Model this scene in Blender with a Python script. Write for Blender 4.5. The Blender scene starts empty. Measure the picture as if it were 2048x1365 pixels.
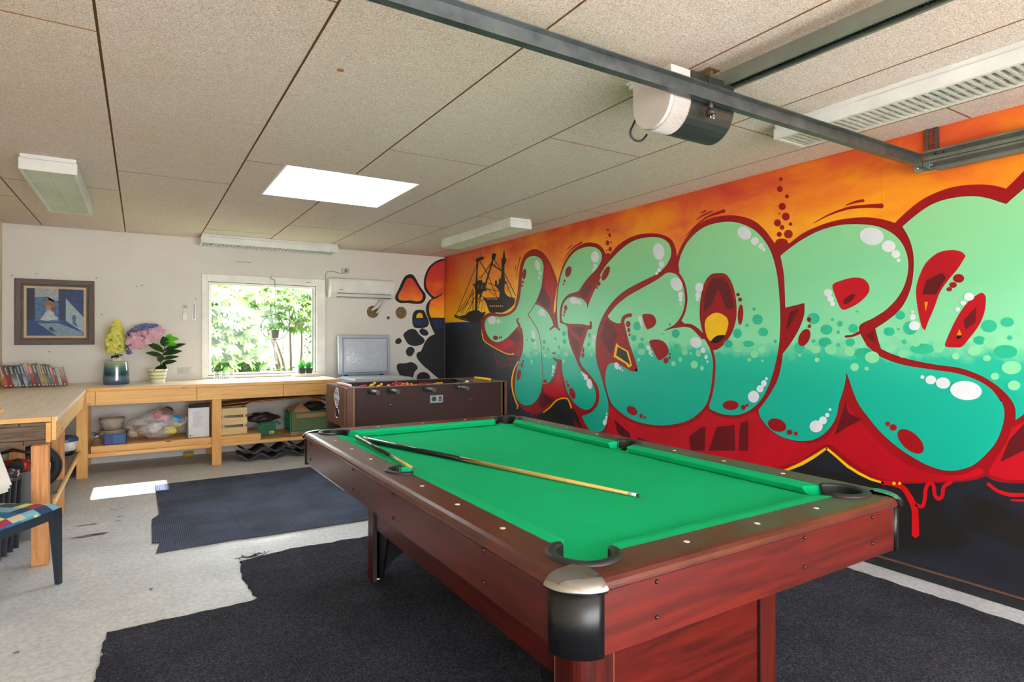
import bpy, bmesh, math, random
from mathutils import Vector, Matrix, noise
from mathutils.geometry import tessellate_polygon, delaunay_2d_cdt
R = math.radians
rnd = random.Random(7)
col = bpy.context.scene.collection
sc = bpy.context.scene
pi = math.pi

# ---------------------------------------------------------------- camera, world, lights, exposure
YAW = math.atan(744/1197.)
cam_d = bpy.data.cameras.new('camera'); cam = bpy.data.objects.new('camera', cam_d); col.objects.link(cam)
cam.location = (0, 0, 1.35); cam.rotation_euler = (R(90), 0, -YAW)
cam_d.sensor_width = 36; cam_d.lens = 36*1197/2048.; cam_d.shift_y = -6.5/2048; cam_d.clip_start = .02
sc.camera = cam
sc.view_settings.view_transform = 'Standard'; sc.view_settings.look = 'None'
sc.view_settings.exposure = 0.35; sc.view_settings.gamma = 1; sc.view_settings.use_curve_mapping = False
sc.cycles.max_bounces = 10; sc.cycles.diffuse_bounces = 6; sc.cycles.glossy_bounces = 4; sc.cycles.transparent_max_bounces = 12
sc.cycles.sample_clamp_indirect = 25; sc.cycles.use_denoising = True
sc.cycles.caustics_reflective = False; sc.cycles.caustics_refractive = False

w = bpy.data.worlds.new('sky'); sc.world = w; w.use_nodes = True
nt = w.node_tree; bg = nt.nodes['Background']
bg.inputs[0].default_value = (0.93, 0.97, 1.0, 1); bg.inputs[1].default_value = 13.0

def light(name, kind, loc, energy, color=(1,1,1), size=None, rot=(0,0,0), portal=False):
    d = bpy.data.lights.new(name, kind); d.energy = energy; d.color = color
    if kind == 'AREA':
        d.shape = 'RECTANGLE'; d.size, d.size_y = size; d.cycles.is_portal = portal
    o = bpy.data.objects.new(name, d); o.location = loc; o.rotation_euler = rot; col.objects.link(o); return o
sun = light('sun', 'SUN', (4, -4, 8), 22.0, (1, .95, .87)); sun.data.angle = R(.6)
sun.rotation_euler = Vector((-.472, .56, -1)).to_track_quat('-Z', 'Y').to_euler()
# daylight through the open garage door behind the camera
GX0, GX1, GY, GZ = -.75, 3.35, -2.3, 2.2
light('garage_portal', 'AREA', ((GX0+GX1)/2, GY-.05, GZ/2+.02), 1, size=(GX1-GX0, GZ), rot=(R(90), 0, 0), portal=True)
light('skylight_portal', 'AREA', (1.31, 4.67, 3.3), 1, size=(.94, .94), portal=True)
light('window_portal', 'AREA', (1.29, 7.88, 1.45), 1, size=(1.2, 1.05), rot=(R(-90), 0, 0), portal=True)

# ---------------------------------------------------------------- materials
def lin(c):
    c = c/255.
    return c/12.92 if c <= .04045 else ((c+.055)/1.055)**2.4
def C(rgb): return (lin(rgb[0]), lin(rgb[1]), lin(rgb[2]), 1)
_m = {}
def newmat(name):
    m = bpy.data.materials.new(name); m.use_nodes = True
    return m, m.node_tree, m.node_tree.nodes['Principled BSDF']
def pos(nt, scale=(1,1,1), rot=(0,0,0), loc=(0,0,0), src='geo'):
    mp = nt.nodes.new('ShaderNodeMapping'); mp.inputs['Scale'].default_value = scale; mp.inputs['Rotation'].default_value = rot
    mp.inputs['Location'].default_value = loc
    if src == 'geo':
        g = nt.nodes.new('ShaderNodeNewGeometry'); nt.links.new(g.outputs['Position'], mp.inputs[0])
    else:
        g = nt.nodes.new('ShaderNodeTexCoord'); nt.links.new(g.outputs['Object'], mp.inputs[0])
    return mp.outputs[0]
def noise_n(nt, vec, scale=5, detail=4, rough=.55, dist=0):
    n = nt.nodes.new('ShaderNodeTexNoise'); n.inputs['Scale'].default_value = scale; n.inputs['Detail'].default_value = detail
    n.inputs['Roughness'].default_value = rough; n.inputs['Distortion'].default_value = dist
    nt.links.new(vec, n.inputs['Vector']); return n.outputs['Fac']
def ramp(nt, fac, stops, interp='LINEAR'):
    r = nt.nodes.new('ShaderNodeValToRGB'); e = r.color_ramp; e.interpolation = interp
    while len(e.elements) < len(stops): e.elements.new(.5)
    for i, (p, c) in enumerate(stops): e.elements[i].position = p; e.elements[i].color = c
    nt.links.new(fac, r.inputs[0]); return r.outputs[0]
def mix(nt, a, b, f, mode='MIX'):
    n = nt.nodes.new('ShaderNodeMix'); n.data_type = 'RGBA'; n.blend_type = mode
    for s, v in ((n.inputs[6], a), (n.inputs[7], b), (n.inputs[0], f)):
        if hasattr(v, 'is_output'): nt.links.new(v, s)
        else: s.default_value = v
    return n.outputs[2]
def mth(nt, op, a, b=0, c=None):
    n = nt.nodes.new('ShaderNodeMath'); n.operation = op
    for s, v in ((n.inputs[0], a), (n.inputs[1], b)) + (((n.inputs[2], c),) if c is not None else ()):
        if hasattr(v, 'is_output'): nt.links.new(v, s)
        else: s.default_value = v
    return n.outputs[0]
def bump(nt, b, h, strength=.3, dist=.002):
    n = nt.nodes.new('ShaderNodeBump'); n.inputs['Strength'].default_value = strength; n.inputs['Distance'].default_value = dist
    nt.links.new(h, n.inputs['Height']); nt.links.new(n.outputs[0], b.inputs['Normal'])
def M(name, rgb, rough=.5, metal=0, rgb2=None, vs=6, bmp=0, bs=80, st=(1,1,1), coat=0, spec=.5, src='geo', trans=0, sheen=0, bd=.002):
    if name in _m: return _m[name]
    m, nt, b = newmat(name)
    b.inputs['Roughness'].default_value = rough; b.inputs['Metallic'].default_value = metal
    b.inputs['Coat Weight'].default_value = coat; b.inputs['Coat Roughness'].default_value = .12
    b.inputs['Specular IOR Level'].default_value = spec; b.inputs['Transmission Weight'].default_value = trans
    b.inputs['Sheen Weight'].default_value = sheen
    b.inputs['Base Color'].default_value = C(rgb)
    if rgb2 is None: rgb2 = tuple(max(0, c*.93) for c in rgb)
    v = pos(nt, st, src=src)
    nt.links.new(ramp(nt, noise_n(nt, v, vs), [(.3, C(rgb)), (.7, C(rgb2))]), b.inputs['Base Color'])
    if bmp: bump(nt, b, noise_n(nt, v, bs, 5, .6), bmp, bd)
    _m[name] = m; return m
def wood(name, c1, c2, axis=0, k=1., rough=.5, knots=True, coat=0, spec=.5):
    if name in _m: return _m[name]
    m, nt, b = newmat(name); b.inputs['Roughness'].default_value = rough; b.inputs['Coat Weight'].default_value = coat
    b.inputs['Coat Roughness'].default_value = .15; b.inputs['Specular IOR Level'].default_value = spec
    s = [16*k]*3; s[axis] = 1.1*k
    v = pos(nt, s); f = noise_n(nt, v, 1.6, 5, .6, 1.2)
    c = ramp(nt, f, [(.3, C(c1)), (.5, C(tuple((a+d)/2 for a, d in zip(c1, c2)))), (.62, C(c2)), (.7, C(c1))])
    s2 = [70*k]*3; s2[axis] = 2*k
    f2 = noise_n(nt, pos(nt, s2), 2, 3, .6)
    c = mix(nt, c, ramp(nt, f2, [(.35, (.88,.84,.79,1)), (.6, (1.04,1.04,1.04,1))]), .6, 'MULTIPLY')
    if knots:
        s3 = [9*k]*3; s3[axis] = 4.2*k
        vo = nt.nodes.new('ShaderNodeTexVoronoi'); vo.inputs['Scale'].default_value = .8; vo.inputs['Randomness'].default_value = 1
        nt.links.new(pos(nt, s3, loc=(.37,.2,.6)), vo.inputs['Vector'])
        kn = ramp(nt, vo.outputs['Distance'], [(.0, (.12,.05,.02,1)), (.07, (.25,.11,.04,1)), (.12, (1,1,1,1))])
        c = mix(nt, c, kn, 1.0, 'MULTIPLY')
    nt.links.new(c, b.inputs['Base Color']); bump(nt, b, f2, .15, .001)
    _m[name] = m; return m

WHITE = M('white_paint', (226,222,214), .55)
# ---------------------------------------------------------------- mesh builder
class B:
    def __init__(s): s.v = []; s.f = []; s.sm = []
    def add(s, vs, fs, smooth=False):
        n = len(s.v); s.v += [tuple(v) for v in vs]
        for f in fs: s.f.append([i+n for i in f]); s.sm.append(smooth)
        return s
    def addbm(s, bm, smooth=False):
        bm.verts.ensure_lookup_table(); bm.verts.index_update()
        s.add([v.co[:] for v in bm.verts], [[v.index for v in f.verts] for f in bm.faces], smooth); bm.free(); return s
    def box(s, x0, x1, y0, y1, z0, z1, r=0, mat=None, seg=2):
        if r <= 0:
            vs = [(x, y, z) for z in (z0, z1) for y in (y0, y1) for x in (x0, x1)]
            if mat is not None: vs = [mat @ Vector(v) for v in vs]
            return s.add(vs, [(0,2,3,1), (4,5,7,6), (0,1,5,4), (2,6,7,3), (0,4,6,2), (1,3,7,5)])
        bm = bmesh.new(); bmesh.ops.create_cube(bm, size=1)
        for v in bm.verts: v.co = Vector(((x0+x1)/2+v.co.x*(x1-x0), (y0+y1)/2+v.co.y*(y1-y0), (z0+z1)/2+v.co.z*(z1-z0)))
        bmesh.ops.bevel(bm, geom=bm.edges[:], offset=r, segments=seg, profile=.5, affect='EDGES')
        if mat is not None: bmesh.ops.transform(bm, matrix=mat, verts=bm.verts)
        return s.addbm(bm, seg > 1 and r > .004)
    def cbox(s, c, d, rot=None, r=0):
        m = Matrix.Translation(c) @ (rot.to_4x4() if rot is not None else Matrix.Identity(4))
        return s.box(-d[0]/2, d[0]/2, -d[1]/2, d[1]/2, -d[2]/2, d[2]/2, r, m)
    def cyl(s, p, q, r0, r1=None, n=16, caps=True):
        r1 = r0 if r1 is None else r1
        p, q = Vector(p), Vector(q); a = (q-p).normalized(); u = a.orthogonal().normalized(); w = a.cross(u)
        k = [(math.cos(2*pi*i/n), math.sin(2*pi*i/n)) for i in range(n)]
        vs = [p+(u*c+w*d)*r0 for c, d in k]+[q+(u*c+w*d)*r1 for c, d in k]
        s.add(vs, [(i, (i+1) % n, n+(i+1) % n, n+i) for i in range(n)], True)
        if caps: s.add(vs, [tuple(range(n-1, -1, -1)), tuple(range(n, 2*n))])
        return s
    def tube(s, pts, r, n=8, closed=False):
        pts = [Vector(p) for p in pts]; N = len(pts); rr = r if isinstance(r, (list, tuple)) else [r]*N
        u = None; vs = []
        for i, p in enumerate(pts):
            a = (pts[(i+1) % N]-pts[i-1]) if closed else (pts[min(i+1, N-1)]-pts[max(i-1, 0)])
            a.normalize()
            if u is None: u = a.orthogonal().normalized()
            else: u = (u-a*u.dot(a)).normalized()
            w = a.cross(u)
            vs += [p+(u*math.cos(2*pi*k/n)+w*math.sin(2*pi*k/n))*rr[i] for k in range(n)]
        fs = [(i*n+k, i*n+(k+1) % n, ((i+1) % N)*n+(k+1) % n, ((i+1) % N)*n+k) for i in range(N if closed else N-1) for k in range(n)]
        s.add(vs, fs, True)
        if not closed: s.add(vs, [tuple(range(n-1, -1, -1)), tuple(range((N-1)*n, N*n))])
        return s
    def lathe(s, prof, c=(0,0,0), n=32, smooth=True, sx=1, sy=1):
        vs = [(c[0]+r*sx*math.cos(2*pi*k/n), c[1]+r*sy*math.sin(2*pi*k/n), c[2]+z) for r, z in prof for k in range(n)]
        m = len(prof)
        return s.add(vs, [(i*n+k, i*n+(k+1) % n, (i+1)*n+(k+1) % n, (i+1)*n+k) for i in range(m-1) for k in range(n)], smooth)
    def prism(s, poly, fn, d0, d1, smooth=False, cap=True):
        """poly 2d, fn(a,b,d)->3d"""
        n = len(poly); vs = [fn(a, b, d0) for a, b in poly]+[fn(a, b, d1) for a, b in poly]
        s.add(vs, [(i, (i+1) % n, n+(i+1) % n, n+i) for i in range(n)], smooth)
        if cap:
            if n > 12:
                r_ = delaunay_2d_cdt([Vector(p[:2]) for p in poly], [], [list(range(n))], 1, 1e-7)
                pv = [(v.x, v.y) for v in r_[0]]; N = len(pv); t = [tuple(f) for f in r_[2]]
                s.add([fn(a, b, d0) for a, b in pv]+[fn(a, b, d1) for a, b in pv], [x for x in t]+[tuple(N+i for i in x) for x in t])
            else:
                t = tessellate_polygon([[Vector((a, b, 0)) for a, b in poly]])
                s.add(vs, [tuple(x) for x in t]+[tuple(n+i for i in x) for x in t])
        return s
    def ball(s, c, r, sx=1, sy=1, sz=1, n=16, m=10):
        prof = [(r*math.sin(pi*i/m), -r*math.cos(pi*i/m)*sz) for i in range(m+1)]
        return s.lathe(prof, c, n, True, sx, sy)
def root_of(p):
    while p.parent: p = p.parent
    return p
def obj(name, b, mat=None, parent=None, fixn=True, **kw):
    me = bpy.data.meshes.new(name)
    if parent is None:
        xs = list(zip(*b.v)); o0 = Vector(((min(xs[0])+max(xs[0]))/2, (min(xs[1])+max(xs[1]))/2, min(xs[2])))
        off = o0
    else:
        off = root_of(parent).location if not root_of(parent).get('_local') else Vector()
        o0 = Vector()
    me.from_pydata([(v[0]-off[0], v[1]-off[1], v[2]-off[2]) for v in b.v], [], b.f)
    me.polygons.foreach_set('use_smooth', b.sm)
    bm = bmesh.new(); bm.from_mesh(me)
    if fixn:
        bmesh.ops.remove_doubles(bm, verts=bm.verts, dist=1e-6); bmesh.ops.recalc_face_normals(bm, faces=bm.faces)
    bm.to_mesh(me); bm.free()
    if mat: me.materials.append(mat)
    o = bpy.data.objects.new(name, me); col.objects.link(o)
    if parent is None: o.location = o0
    else: o.parent = parent
    for k, v in kw.items(): o[k] = v
    return o
def thing(name, label, cat, loc=(0,0,0), group=None, rz=0, local=False):
    o = bpy.data.objects.new(name, None); col.objects.link(o); o.location = loc; o.rotation_euler.z = rz
    o.empty_display_size = .05
    o['label'] = label; o['category'] = cat
    if group: o['group'] = group
    if local: o['_local'] = 1
    return o
def solo(name, b, mat, label, cat, group=None, **kw):
    o = obj(name, b, mat, None, **kw); o['label'] = label; o['category'] = cat
    if group: o['group'] = group
    return o
def struct(name, b, mat, parent=None, **kw):
    o = obj(name, b, mat, parent, **kw)
    if parent is None: o['kind'] = 'structure'
    return o
def bake_cut(o, cutter):
    """subtract builder cutter (world coords) from mesh object o"""
    me = bpy.data.meshes.new('tmp'); me.from_pydata(cutter.v, [], cutter.f)
    bm = bmesh.new(); bm.from_mesh(me); bmesh.ops.remove_doubles(bm, verts=bm.verts, dist=1e-6)
    bmesh.ops.recalc_face_normals(bm, faces=bm.faces); bm.to_mesh(me); bm.free()
    c = bpy.data.objects.new('tmp', me); col.objects.link(c)
    mod = o.modifiers.new('b', 'BOOLEAN'); mod.object = c; mod.operation = 'DIFFERENCE'; mod.solver = 'EXACT'
    bpy.context.view_layer.update()
    dg = bpy.context.evaluated_depsgraph_get()
    nm = bpy.data.meshes.new_from_object(o.evaluated_get(dg)); nm.name = o.name
    o.modifiers.clear(); old = o.data; o.data = nm
    bpy.data.objects.remove(c); bpy.data.meshes.remove(me); bpy.data.meshes.remove(old)
def spline(pts, closed=True, n=5):
    """Catmull-Rom through pts; a point given with a third value is a sharp corner"""
    N = len(pts); out = []
    P = [Vector(p[:2]) for p in pts]; K = [len(p) > 2 for p in pts]
    for i in range(N if closed else N-1):
        p1, p2 = P[i], P[(i+1) % N]
        p0 = P[i-1] if (closed or i > 0) else p1; p3 = P[(i+2) % N] if (closed or i+2 < N) else p2
        if K[i]: p0 = p1
        if K[(i+1) % N]: p3 = p2
        d1 = (p2-p0)*.5 if not K[i] else (p2-p1)*.5
        d2 = (p3-p1)*.5 if not K[(i+1) % N] else (p2-p1)*.5
        L = (p2-p1).length
        if d1.length > L: d1 *= L/d1.length
        if d2.length > L: d2 *= L/d2.length
        for k in range(n):
            t = k/n; a = 2*t**3-3*t*t+1; b_ = t**3-2*t*t+t; c = -2*t**3+3*t*t; d = t**3-t*t
            out.append(tuple(p1*a+d1*b_+p2*c+d2*d))
    if not closed: out.append(tuple(P[-1]))
    return out
# ---------------------------------------------------------------- structure
XL, XR, YB, HC = -1.175, 3.72, 7.808, 2.506
YF = GY
# floor
m, nt, b = newmat('concrete'); b.inputs['Specular IOR Level'].default_value = .5
v = pos(nt)
c = ramp(nt, noise_n(nt, v, 1.3, 6, .6), [(.3, C((224,227,231))), (.52, C((206,209,214))), (.72, C((233,234,236)))])
c = mix(nt, c, ramp(nt, noise_n(nt, v, 38, 4, .7), [(.42, (.68,.67,.66,1)), (.56, (1,1,1,1))]), .6, 'MULTIPLY')
c = mix(nt, c, ramp(nt, noise_n(nt, pos(nt, (1,1.6,1)), 9, 6, .75), [(.24, (.35,.33,.32,1)), (.30, (1,1,1,1))]), .8, 'MULTIPLY')
nt.links.new(c, b.inputs['Base Color']); bump(nt, b, noise_n(nt, v, 60, 5, .7), .6, .003)
nt.links.new(ramp(nt, noise_n(nt, v, 3, 4), [(.35, (.42,.42,.42,1)), (.7, (.65,.65,.65,1))]), b.inputs['Roughness'])
CONC = m
floor = struct('floor', B().box(XL-.2, XR+.2, YF, YB+.1, -.1, 0), CONC)
# walls: painted board, faint vertical panel seams
m, nt, b = newmat('wall_paint'); b.inputs['Roughness'].default_value = .6
v = pos(nt)
c = ramp(nt, noise_n(nt, v, 2.0, 5), [(.3, C((222,218,212))), (.7, C((213,208,202)))])
c = mix(nt, c, ramp(nt, noise_n(nt, v, 55, 3, .8), [(.2, (.35,.32,.3,1)), (.235, (1,1,1,1))]), .6, 'MULTIPLY')
nt.links.new(c, b.inputs['Base Color']); bump(nt, b, noise_n(nt, pos(nt, (1,1,1)), 90, 4), .12, .001)
WALL = m
WX0, WX1, WZ0, WZ1 = .655, 1.93, .885, 2.03       # window opening
T = .24
wall_back = struct('wall_back', B().box(XL-.2, XR+.2, YB, YB+T, 0, HC+.1), WALL)
def disc(x, y, z, r, d): return B().cyl((x, y, z), (x, y+d, z), r, n=28)
hole = B()
for x, z, r in ((2.653, 1.697, .082), (3.057, 1.694, .083), (2.87, 1.622, .022)): hole.cyl((x, YB-.05, z), (x, YB+.12, z), r, n=28)
hole.box(WX0, WX1, YB-.1, YB+T+.1, WZ0, WZ1)
bake_cut(wall_back, hole)
INSUL = M('bare_insulation', (150,128,88), .95, rgb2=(88,70,44), vs=40, bmp=.8, bs=60)
for x, z, r in ((2.653, 1.697, .084), (3.057, 1.694, .085), (2.87, 1.622, .024)):
    struct('hole_filling', B().cyl((x, YB+.045 if r > .05 else YB+.02, z), (x, YB+.119, z), r-.003, n=28), INSUL, wall_back)
struct('hole_rim', B().tube([(2.87+.018*math.cos(a*pi/8), YB-.001, 1.622+.018*math.sin(a*pi/8)) for a in range(16)], .004, 6, True), M('rim_brown', (120,90,60), .6), wall_back)
struct('screw_hole', B().cbox((1.06, YB-.001, 2.26), (.16,.003,.006)), M('scratch_grey', (120,112,104), .8), wall_back)
spots = B()
for px, z in ((-.905,2.01),(-.40,1.99),(-.03,1.92),(-.80,1.205),(-1.10,1.98),(.02,1.93),(-.35,1.6),(.55,1.8)): spots.cyl((px, YB-.0015, z), (px, YB+.001, z), .006, n=8)
struct('nail_mark', spots, M('nail_dark', (96,88,80), .8), wall_back, kind='stuff')
wall_left = struct('wall_left', B().box(XL-.2, XL, YF, YB, 0, HC+.1), M('left_wall_cream', (222,208,180), .6))
# front wall with the garage opening (behind the camera)
fw = B().box(XL-.2, GX0, YF-.12, YF, 0, HC+.1).box(GX1, XR+.2, YF-.12, YF, 0, HC+.1).box(GX0, GX1, YF-.12, YF, GZ, HC+.1)
struct('wall_front', fw, WALL)

# ceiling: wood-wool cement boards, each one its own piece
def woodwool(name, base, pit, warm):
    m, nt, b = newmat(name); b.inputs['Roughness'].default_value = .95; b.inputs['Specular IOR Level'].default_value = .1
    v = pos(nt)
    big = ramp(nt, noise_n(nt, v, 1.1, 4), [(.3, C(base)), (.7, C(warm))])
    ds = []
    for k_, (rz_, st2) in enumerate(((.3, (1,2.6,1)), (1.4, (1,2.6,1)), (2.5, (1,2.6,1)), (.9, (2.2,1,1)))):
        n_ = noise_n(nt, pos(nt, st2, rot=(0,0,rz_), loc=(3*k_,7*k_,k_)), 34+5*k_, 1, .5, 3.2)
        ds.append(mth(nt, 'ABSOLUTE', mth(nt, 'SUBTRACT', n_, .5)))
    d = mth(nt, 'MINIMUM', mth(nt, 'MINIMUM', ds[0], ds[1]), mth(nt, 'MINIMUM', ds[2], ds[3]))
    strands = ramp(nt, d, [(.0, (1.0,1.0,1.0,1)), (.012, (.97,.96,.95,1)), (.035, (.64,.585,.54,1)), (.07, (.36,.31,.27,1))])
    holes = ramp(nt, noise_n(nt, v, 150, 3, .6), [(.34, C(pit)), (.46, (1,1,1,1))])
    c = mix(nt, big, strands, 1, 'MULTIPLY'); c = mix(nt, c, holes, .45, 'MULTIPLY')
    nt.links.new(c, b.inputs['Base Color']); bump(nt, b, mth(nt, 'MULTIPLY', d, -6), .5, .004)
    return m
BOARD = woodwool('woodwool_board', (252,240,236), (112,96,84), (250,236,224))
SKX0, SKX1, SKY0, SKY1 = .84, 1.785, 4.205, 5.145
OPX0, OPX1 = 0, 0
slab = B(); z0, z1 = HC+.009, HC+.14
slab.box(XL-.2, SKX0-.02, YF-.12, YB+T, z0, z1).box(SKX1+.02, XR+.2, YF-.12, YB+T, z0, z1)
slab.box(SKX0-.02, SKX1+.02, YF-.12, SKY0-.02, z0, z1).box(SKX0-.02, SKX1+.02, SKY1+.02, YB+T, z0, z1)
ceiling = struct('ceiling', slab, M('joint_brown', (128,92,60), .9), fixn=False)
edges = [-1.175, -.853, -.135, .581, 1.294, 2.005, 2.722, 3.44, 3.72]
seams = [[6.3, 3.42, .54], [5.62, 2.745, -.13], [4.95, 2.07, -.81], [7.1, 4.22, 1.34], [6.42, 3.52, .64], [5.71, 2.82, -.06], [7.9, 5.01, 2.13, -.75], [7.15, 4.27, 1.40]]
def slab_board(x0, x1, y0, y1):
    b = B(); g = .005; x0 += g; x1 -= g; y0 += .005; y1 -= .005
    hx0, hx1, hy0, hy1 = SKX0-.014, SKX1+.014, SKY0-.014, SKY1+.014
    if x1 <= hx0 or x0 >= hx1 or y1 <= hy0 or y0 >= hy1: rects = [(x0, x1, y0, y1)]
    else:
        rects = []
        a0, a1 = max(x0, hx0), min(x1, hx1)
        if x0 < hx0: rects.append((x0, hx0, y0, y1))
        if x1 > hx1: rects.append((hx1, x1, y0, y1))
        if y0 < hy0: rects.append((a0, a1, y0, hy0))
        if y1 > hy1: rects.append((a0, a1, hy1, y1))
    for a, c_, d, e in rects:
        if len(rects) == 1: b.box(a, c_, d, e, HC, HC+.0095)
        else: b.box(a, c_, d, e, HC, HC+.0095)
    return b
EDGE_ = M('board_edge_tan', (156,116,76), .95)
for i, ss in enumerate(seams):
    ys = [YF] + sorted(y for y in ss if YF+.05 < y < YB-.05) + [YB]
    for y0, y1 in zip(ys, ys[1:]):
        o = struct('ceiling_board', slab_board(edges[i], edges[i+1], y0, y1), BOARD, ceiling, fixn=False)
        o.data.materials.append(EDGE_)
        for f in o.data.polygons:
            if abs(f.normal.z) < .5: f.material_index = 1
RUST = M('rust_stain', (176,108,40), .9, rgb2=(120,66,22), vs=40)
def stain(path, w_, name='rust_stain', mat=RUST):
    b = B()
    b.tube([(x, y, HC+.0008) for x, y in path], w_, 6); return struct(name, b, mat, ceiling)
stain([(2.02,1.86),(2.05,1.80),(2.10,1.79),(2.12,1.74),(2.18,1.72)], .003)
stain([(2.00,1.83),(2.06,1.77),(2.10,1.76),(2.13,1.77)], .004)
stain([(1.99,1.95),(2.03,1.80),(2.03,1.70)], .002)
struct('brown_stain', B().cyl((.735,2.585,HC-.001),(.735,2.585,HC+.002), .016, n=12), M('stain_orange', (190,120,60), .9), ceiling)
# skylight shaft and pane
SH = M('shaft_white', (246,246,244), .5)
sz = 3.36
sh = B().box(SKX0-.02, SKX0, SKY0-.02, SKY1+.02, HC+.0005, sz).box(SKX1, SKX1+.02, SKY0-.02, SKY1+.02, HC+.001, sz)
sh.box(SKX0, SKX1, SKY0-.02, SKY0, HC+.001, sz).box(SKX0, SKX1, SKY1, SKY1+.02, HC+.001, sz)
w2 = struct('window_2', sh, SH, fixn=False)
def glass(name, tint=(1,1,1), gloss=.06):
    m = bpy.data.materials.new(name); m.use_nodes = True; nt = m.node_tree; nt.nodes.clear()
    o = nt.nodes.new('ShaderNodeOutputMaterial'); t = nt.nodes.new('ShaderNodeBsdfTransparent'); g = nt.nodes.new('ShaderNodeBsdfGlossy')
    t.inputs[0].default_value = (*tint, 1); g.inputs['Roughness'].default_value = .03
    f = nt.nodes.new('ShaderNodeLayerWeight'); f.inputs[0].default_value = .5
    k = mth(nt, 'ADD', gloss, mth(nt, 'MULTIPLY', mth(nt, 'POWER', f.outputs['Facing'], 4), min(.6, gloss*7)))
    mx = nt.nodes.new('ShaderNodeMixShader'); nt.links.new(k, mx.inputs[0]); nt.links.new(t.outputs[0], mx.inputs[1]); nt.links.new(g.outputs[0], mx.inputs[2])
    nt.links.new(mx.outputs[0], o.inputs[0]); return m
GLASS = glass('window_glass', (.97,.985,.98), .012)
struct('pane', B().box(SKX0, SKX1, SKY0, SKY1, sz-.03, sz-.02), GLASS, w2)
# roof deck over the ceiling (keeps the sun out)
rf = B(); z0, z1 = 3.30, 3.36
rf.box(XL-.6, SKX0-.02, YF-.5, YB+.45, z0, z1).box(SKX1+.02, XR+.6, YF-.5, YB+.45, z0, z1)
rf.box(SKX0-.02, SKX1+.02, YF-.5, SKY0-.02, z0, z1).box(SKX0-.02, SKX1+.02, SKY1+.02, YB+.45, z0, z1)
struct('roof', rf, M('roof_felt', (90,88,86), .9), fixn=False)

# window_1: casing, frame, sash, pane, handle
WF = M('window_white', (240,238,232), .4)
casing = B()
cx0, cx1, cz0, cz1 = .607, 2.019, .872, 2.096
casing.box(cx0, WX0+.006, YB-.022, YB+.0, cz0, cz1, .004).box(WX1-.006, cx1, YB-.022, YB+.0, cz0, cz1, .004).box(WX0+.006, WX1-.006, YB-.022, YB+.0, WZ1-.006, cz1, .004)
win = struct('window_1', casing, WF)
fr = B(); ty = YB+.05
fr.box(WX0, WX0+.02, YB-.018, YB+T, WZ0, WZ1).box(WX1-.02, WX1, YB-.018, YB+T, WZ0, WZ1).box(WX0+.02, WX1-.02, YB-.018, YB+T, WZ1-.02, WZ1).box(WX0+.02, WX1-.02, YB-.018, YB+T, WZ0, WZ0+.02)
struct('window_frame', fr, WF, win)
sa = B(); s0, s1, t0, t1 = WX0+.026, WX1-.026, WZ0+.026, WZ1-.026
sw = .03
sa.box(s0, s0+sw, ty-.03, ty+.02, t0, t1, .004).box(s1-sw, s1, ty-.03, ty+.02, t0, t1, .004).box(s0+sw, s1-sw, ty-.03, ty+.02, t1-sw, t1, .004).box(s0+sw, s1-sw, ty-.03, ty+.02, t0, t0+sw*.7, .004)
struct('sash', sa, WF, win)
gk = B(); a = .004
gk.box(WX0+.019, s0+.001, ty-.026, ty-.02, t0, t1).box(s1-.001, WX1-.019, ty-.026, ty-.02, t0, t1).box(WX0+.019, WX1-.019, ty-.026, ty-.02, t1-.001, WZ1-.019).box(WX0+.019, WX1-.019, ty-.026, ty-.02, WZ0+.019, t0+.001)
gk.box(s1-sw-.004, s1-sw+.001, ty-.034, ty+.0, t0+sw*.7, t1-sw)
struct('gasket', gk, M('gasket_dark', (60,60,58), .6), win)
struct('pane', B().box(s0+sw-.003, s1-sw+.003, ty-.003, ty+.003, t0+sw*.6, t1-sw+.003), GLASS, win)
CHROME = M('chrome', (225,225,225), .12, 1, rgb2=(215,215,215)); STEEL = M('galvanised_steel', (120,126,128), .42, .85, rgb2=(92,98,102), vs=14, bmp=.05)
hd = B().box(1.245, 1.315, ty-.05, ty-.028, .94, .958, .005).tube([(1.28, ty-.05, .955), (1.285, ty-.075, .985), (1.34, ty-.085, 1.03), (1.355, ty-.085, 1.045)], [.010,.009,.008,.006], 8)
struct('window_handle', hd, CHROME, win)
struct('window_latch', B().box(1.79,1.83,YB-.026,YB-.02,2.045,2.052), M('latch_grey',(90,90,90),.5), win)

# plinth strip and painted sill along the mural wall
DARKP = M('painted_black', (30,32,38), .42, rgb2=(20,21,25), vs=4)
struct('baseboard_right', B().box(XR-.02, XR-.0005, YF, YB, 0, .055, .004), DARKP)
struct('trim_1', B().box(XR-.022, XR-.0005, YF, YB, .056, .063), M('bare_edge_brown', (96,66,54), .6))
# ---------------------------------------------------------------- mural wall
def crop(ox, oy, s): return lambda pts: [((p[0]/s+ox), (p[1]/s+oy)) + tuple(p[2:]) for p in pts]
KA, KB, KC, KD = crop(860,440,3.102), crop(1180,340,2.527), crop(1528,340,2.527), crop(1528,780,2.625)
KE, KG = crop(880,490,6.5), crop(780,500,4.871)
_c, _s = math.cos(YAW), math.sin(YAW)
def ray(u, v):
    a = (u-1024)/1197.; b_ = (676-v)/1197.
    return (_s+a*_c, _c-a*_s, b_)
def onright(p):      # photo point -> (y, z) on the right wall
    d = ray(p[0], p[1]); t = XR/d[0]; return (d[1]*t, 1.35+d[2]*t) + tuple(p[2:])
def onback(p):       # photo point -> (x, z) on the back wall
    d = ray(p[0], p[1]); t = YB/d[1]; return (d[0]*t, 1.35+d[2]*t) + tuple(p[2:])

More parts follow.
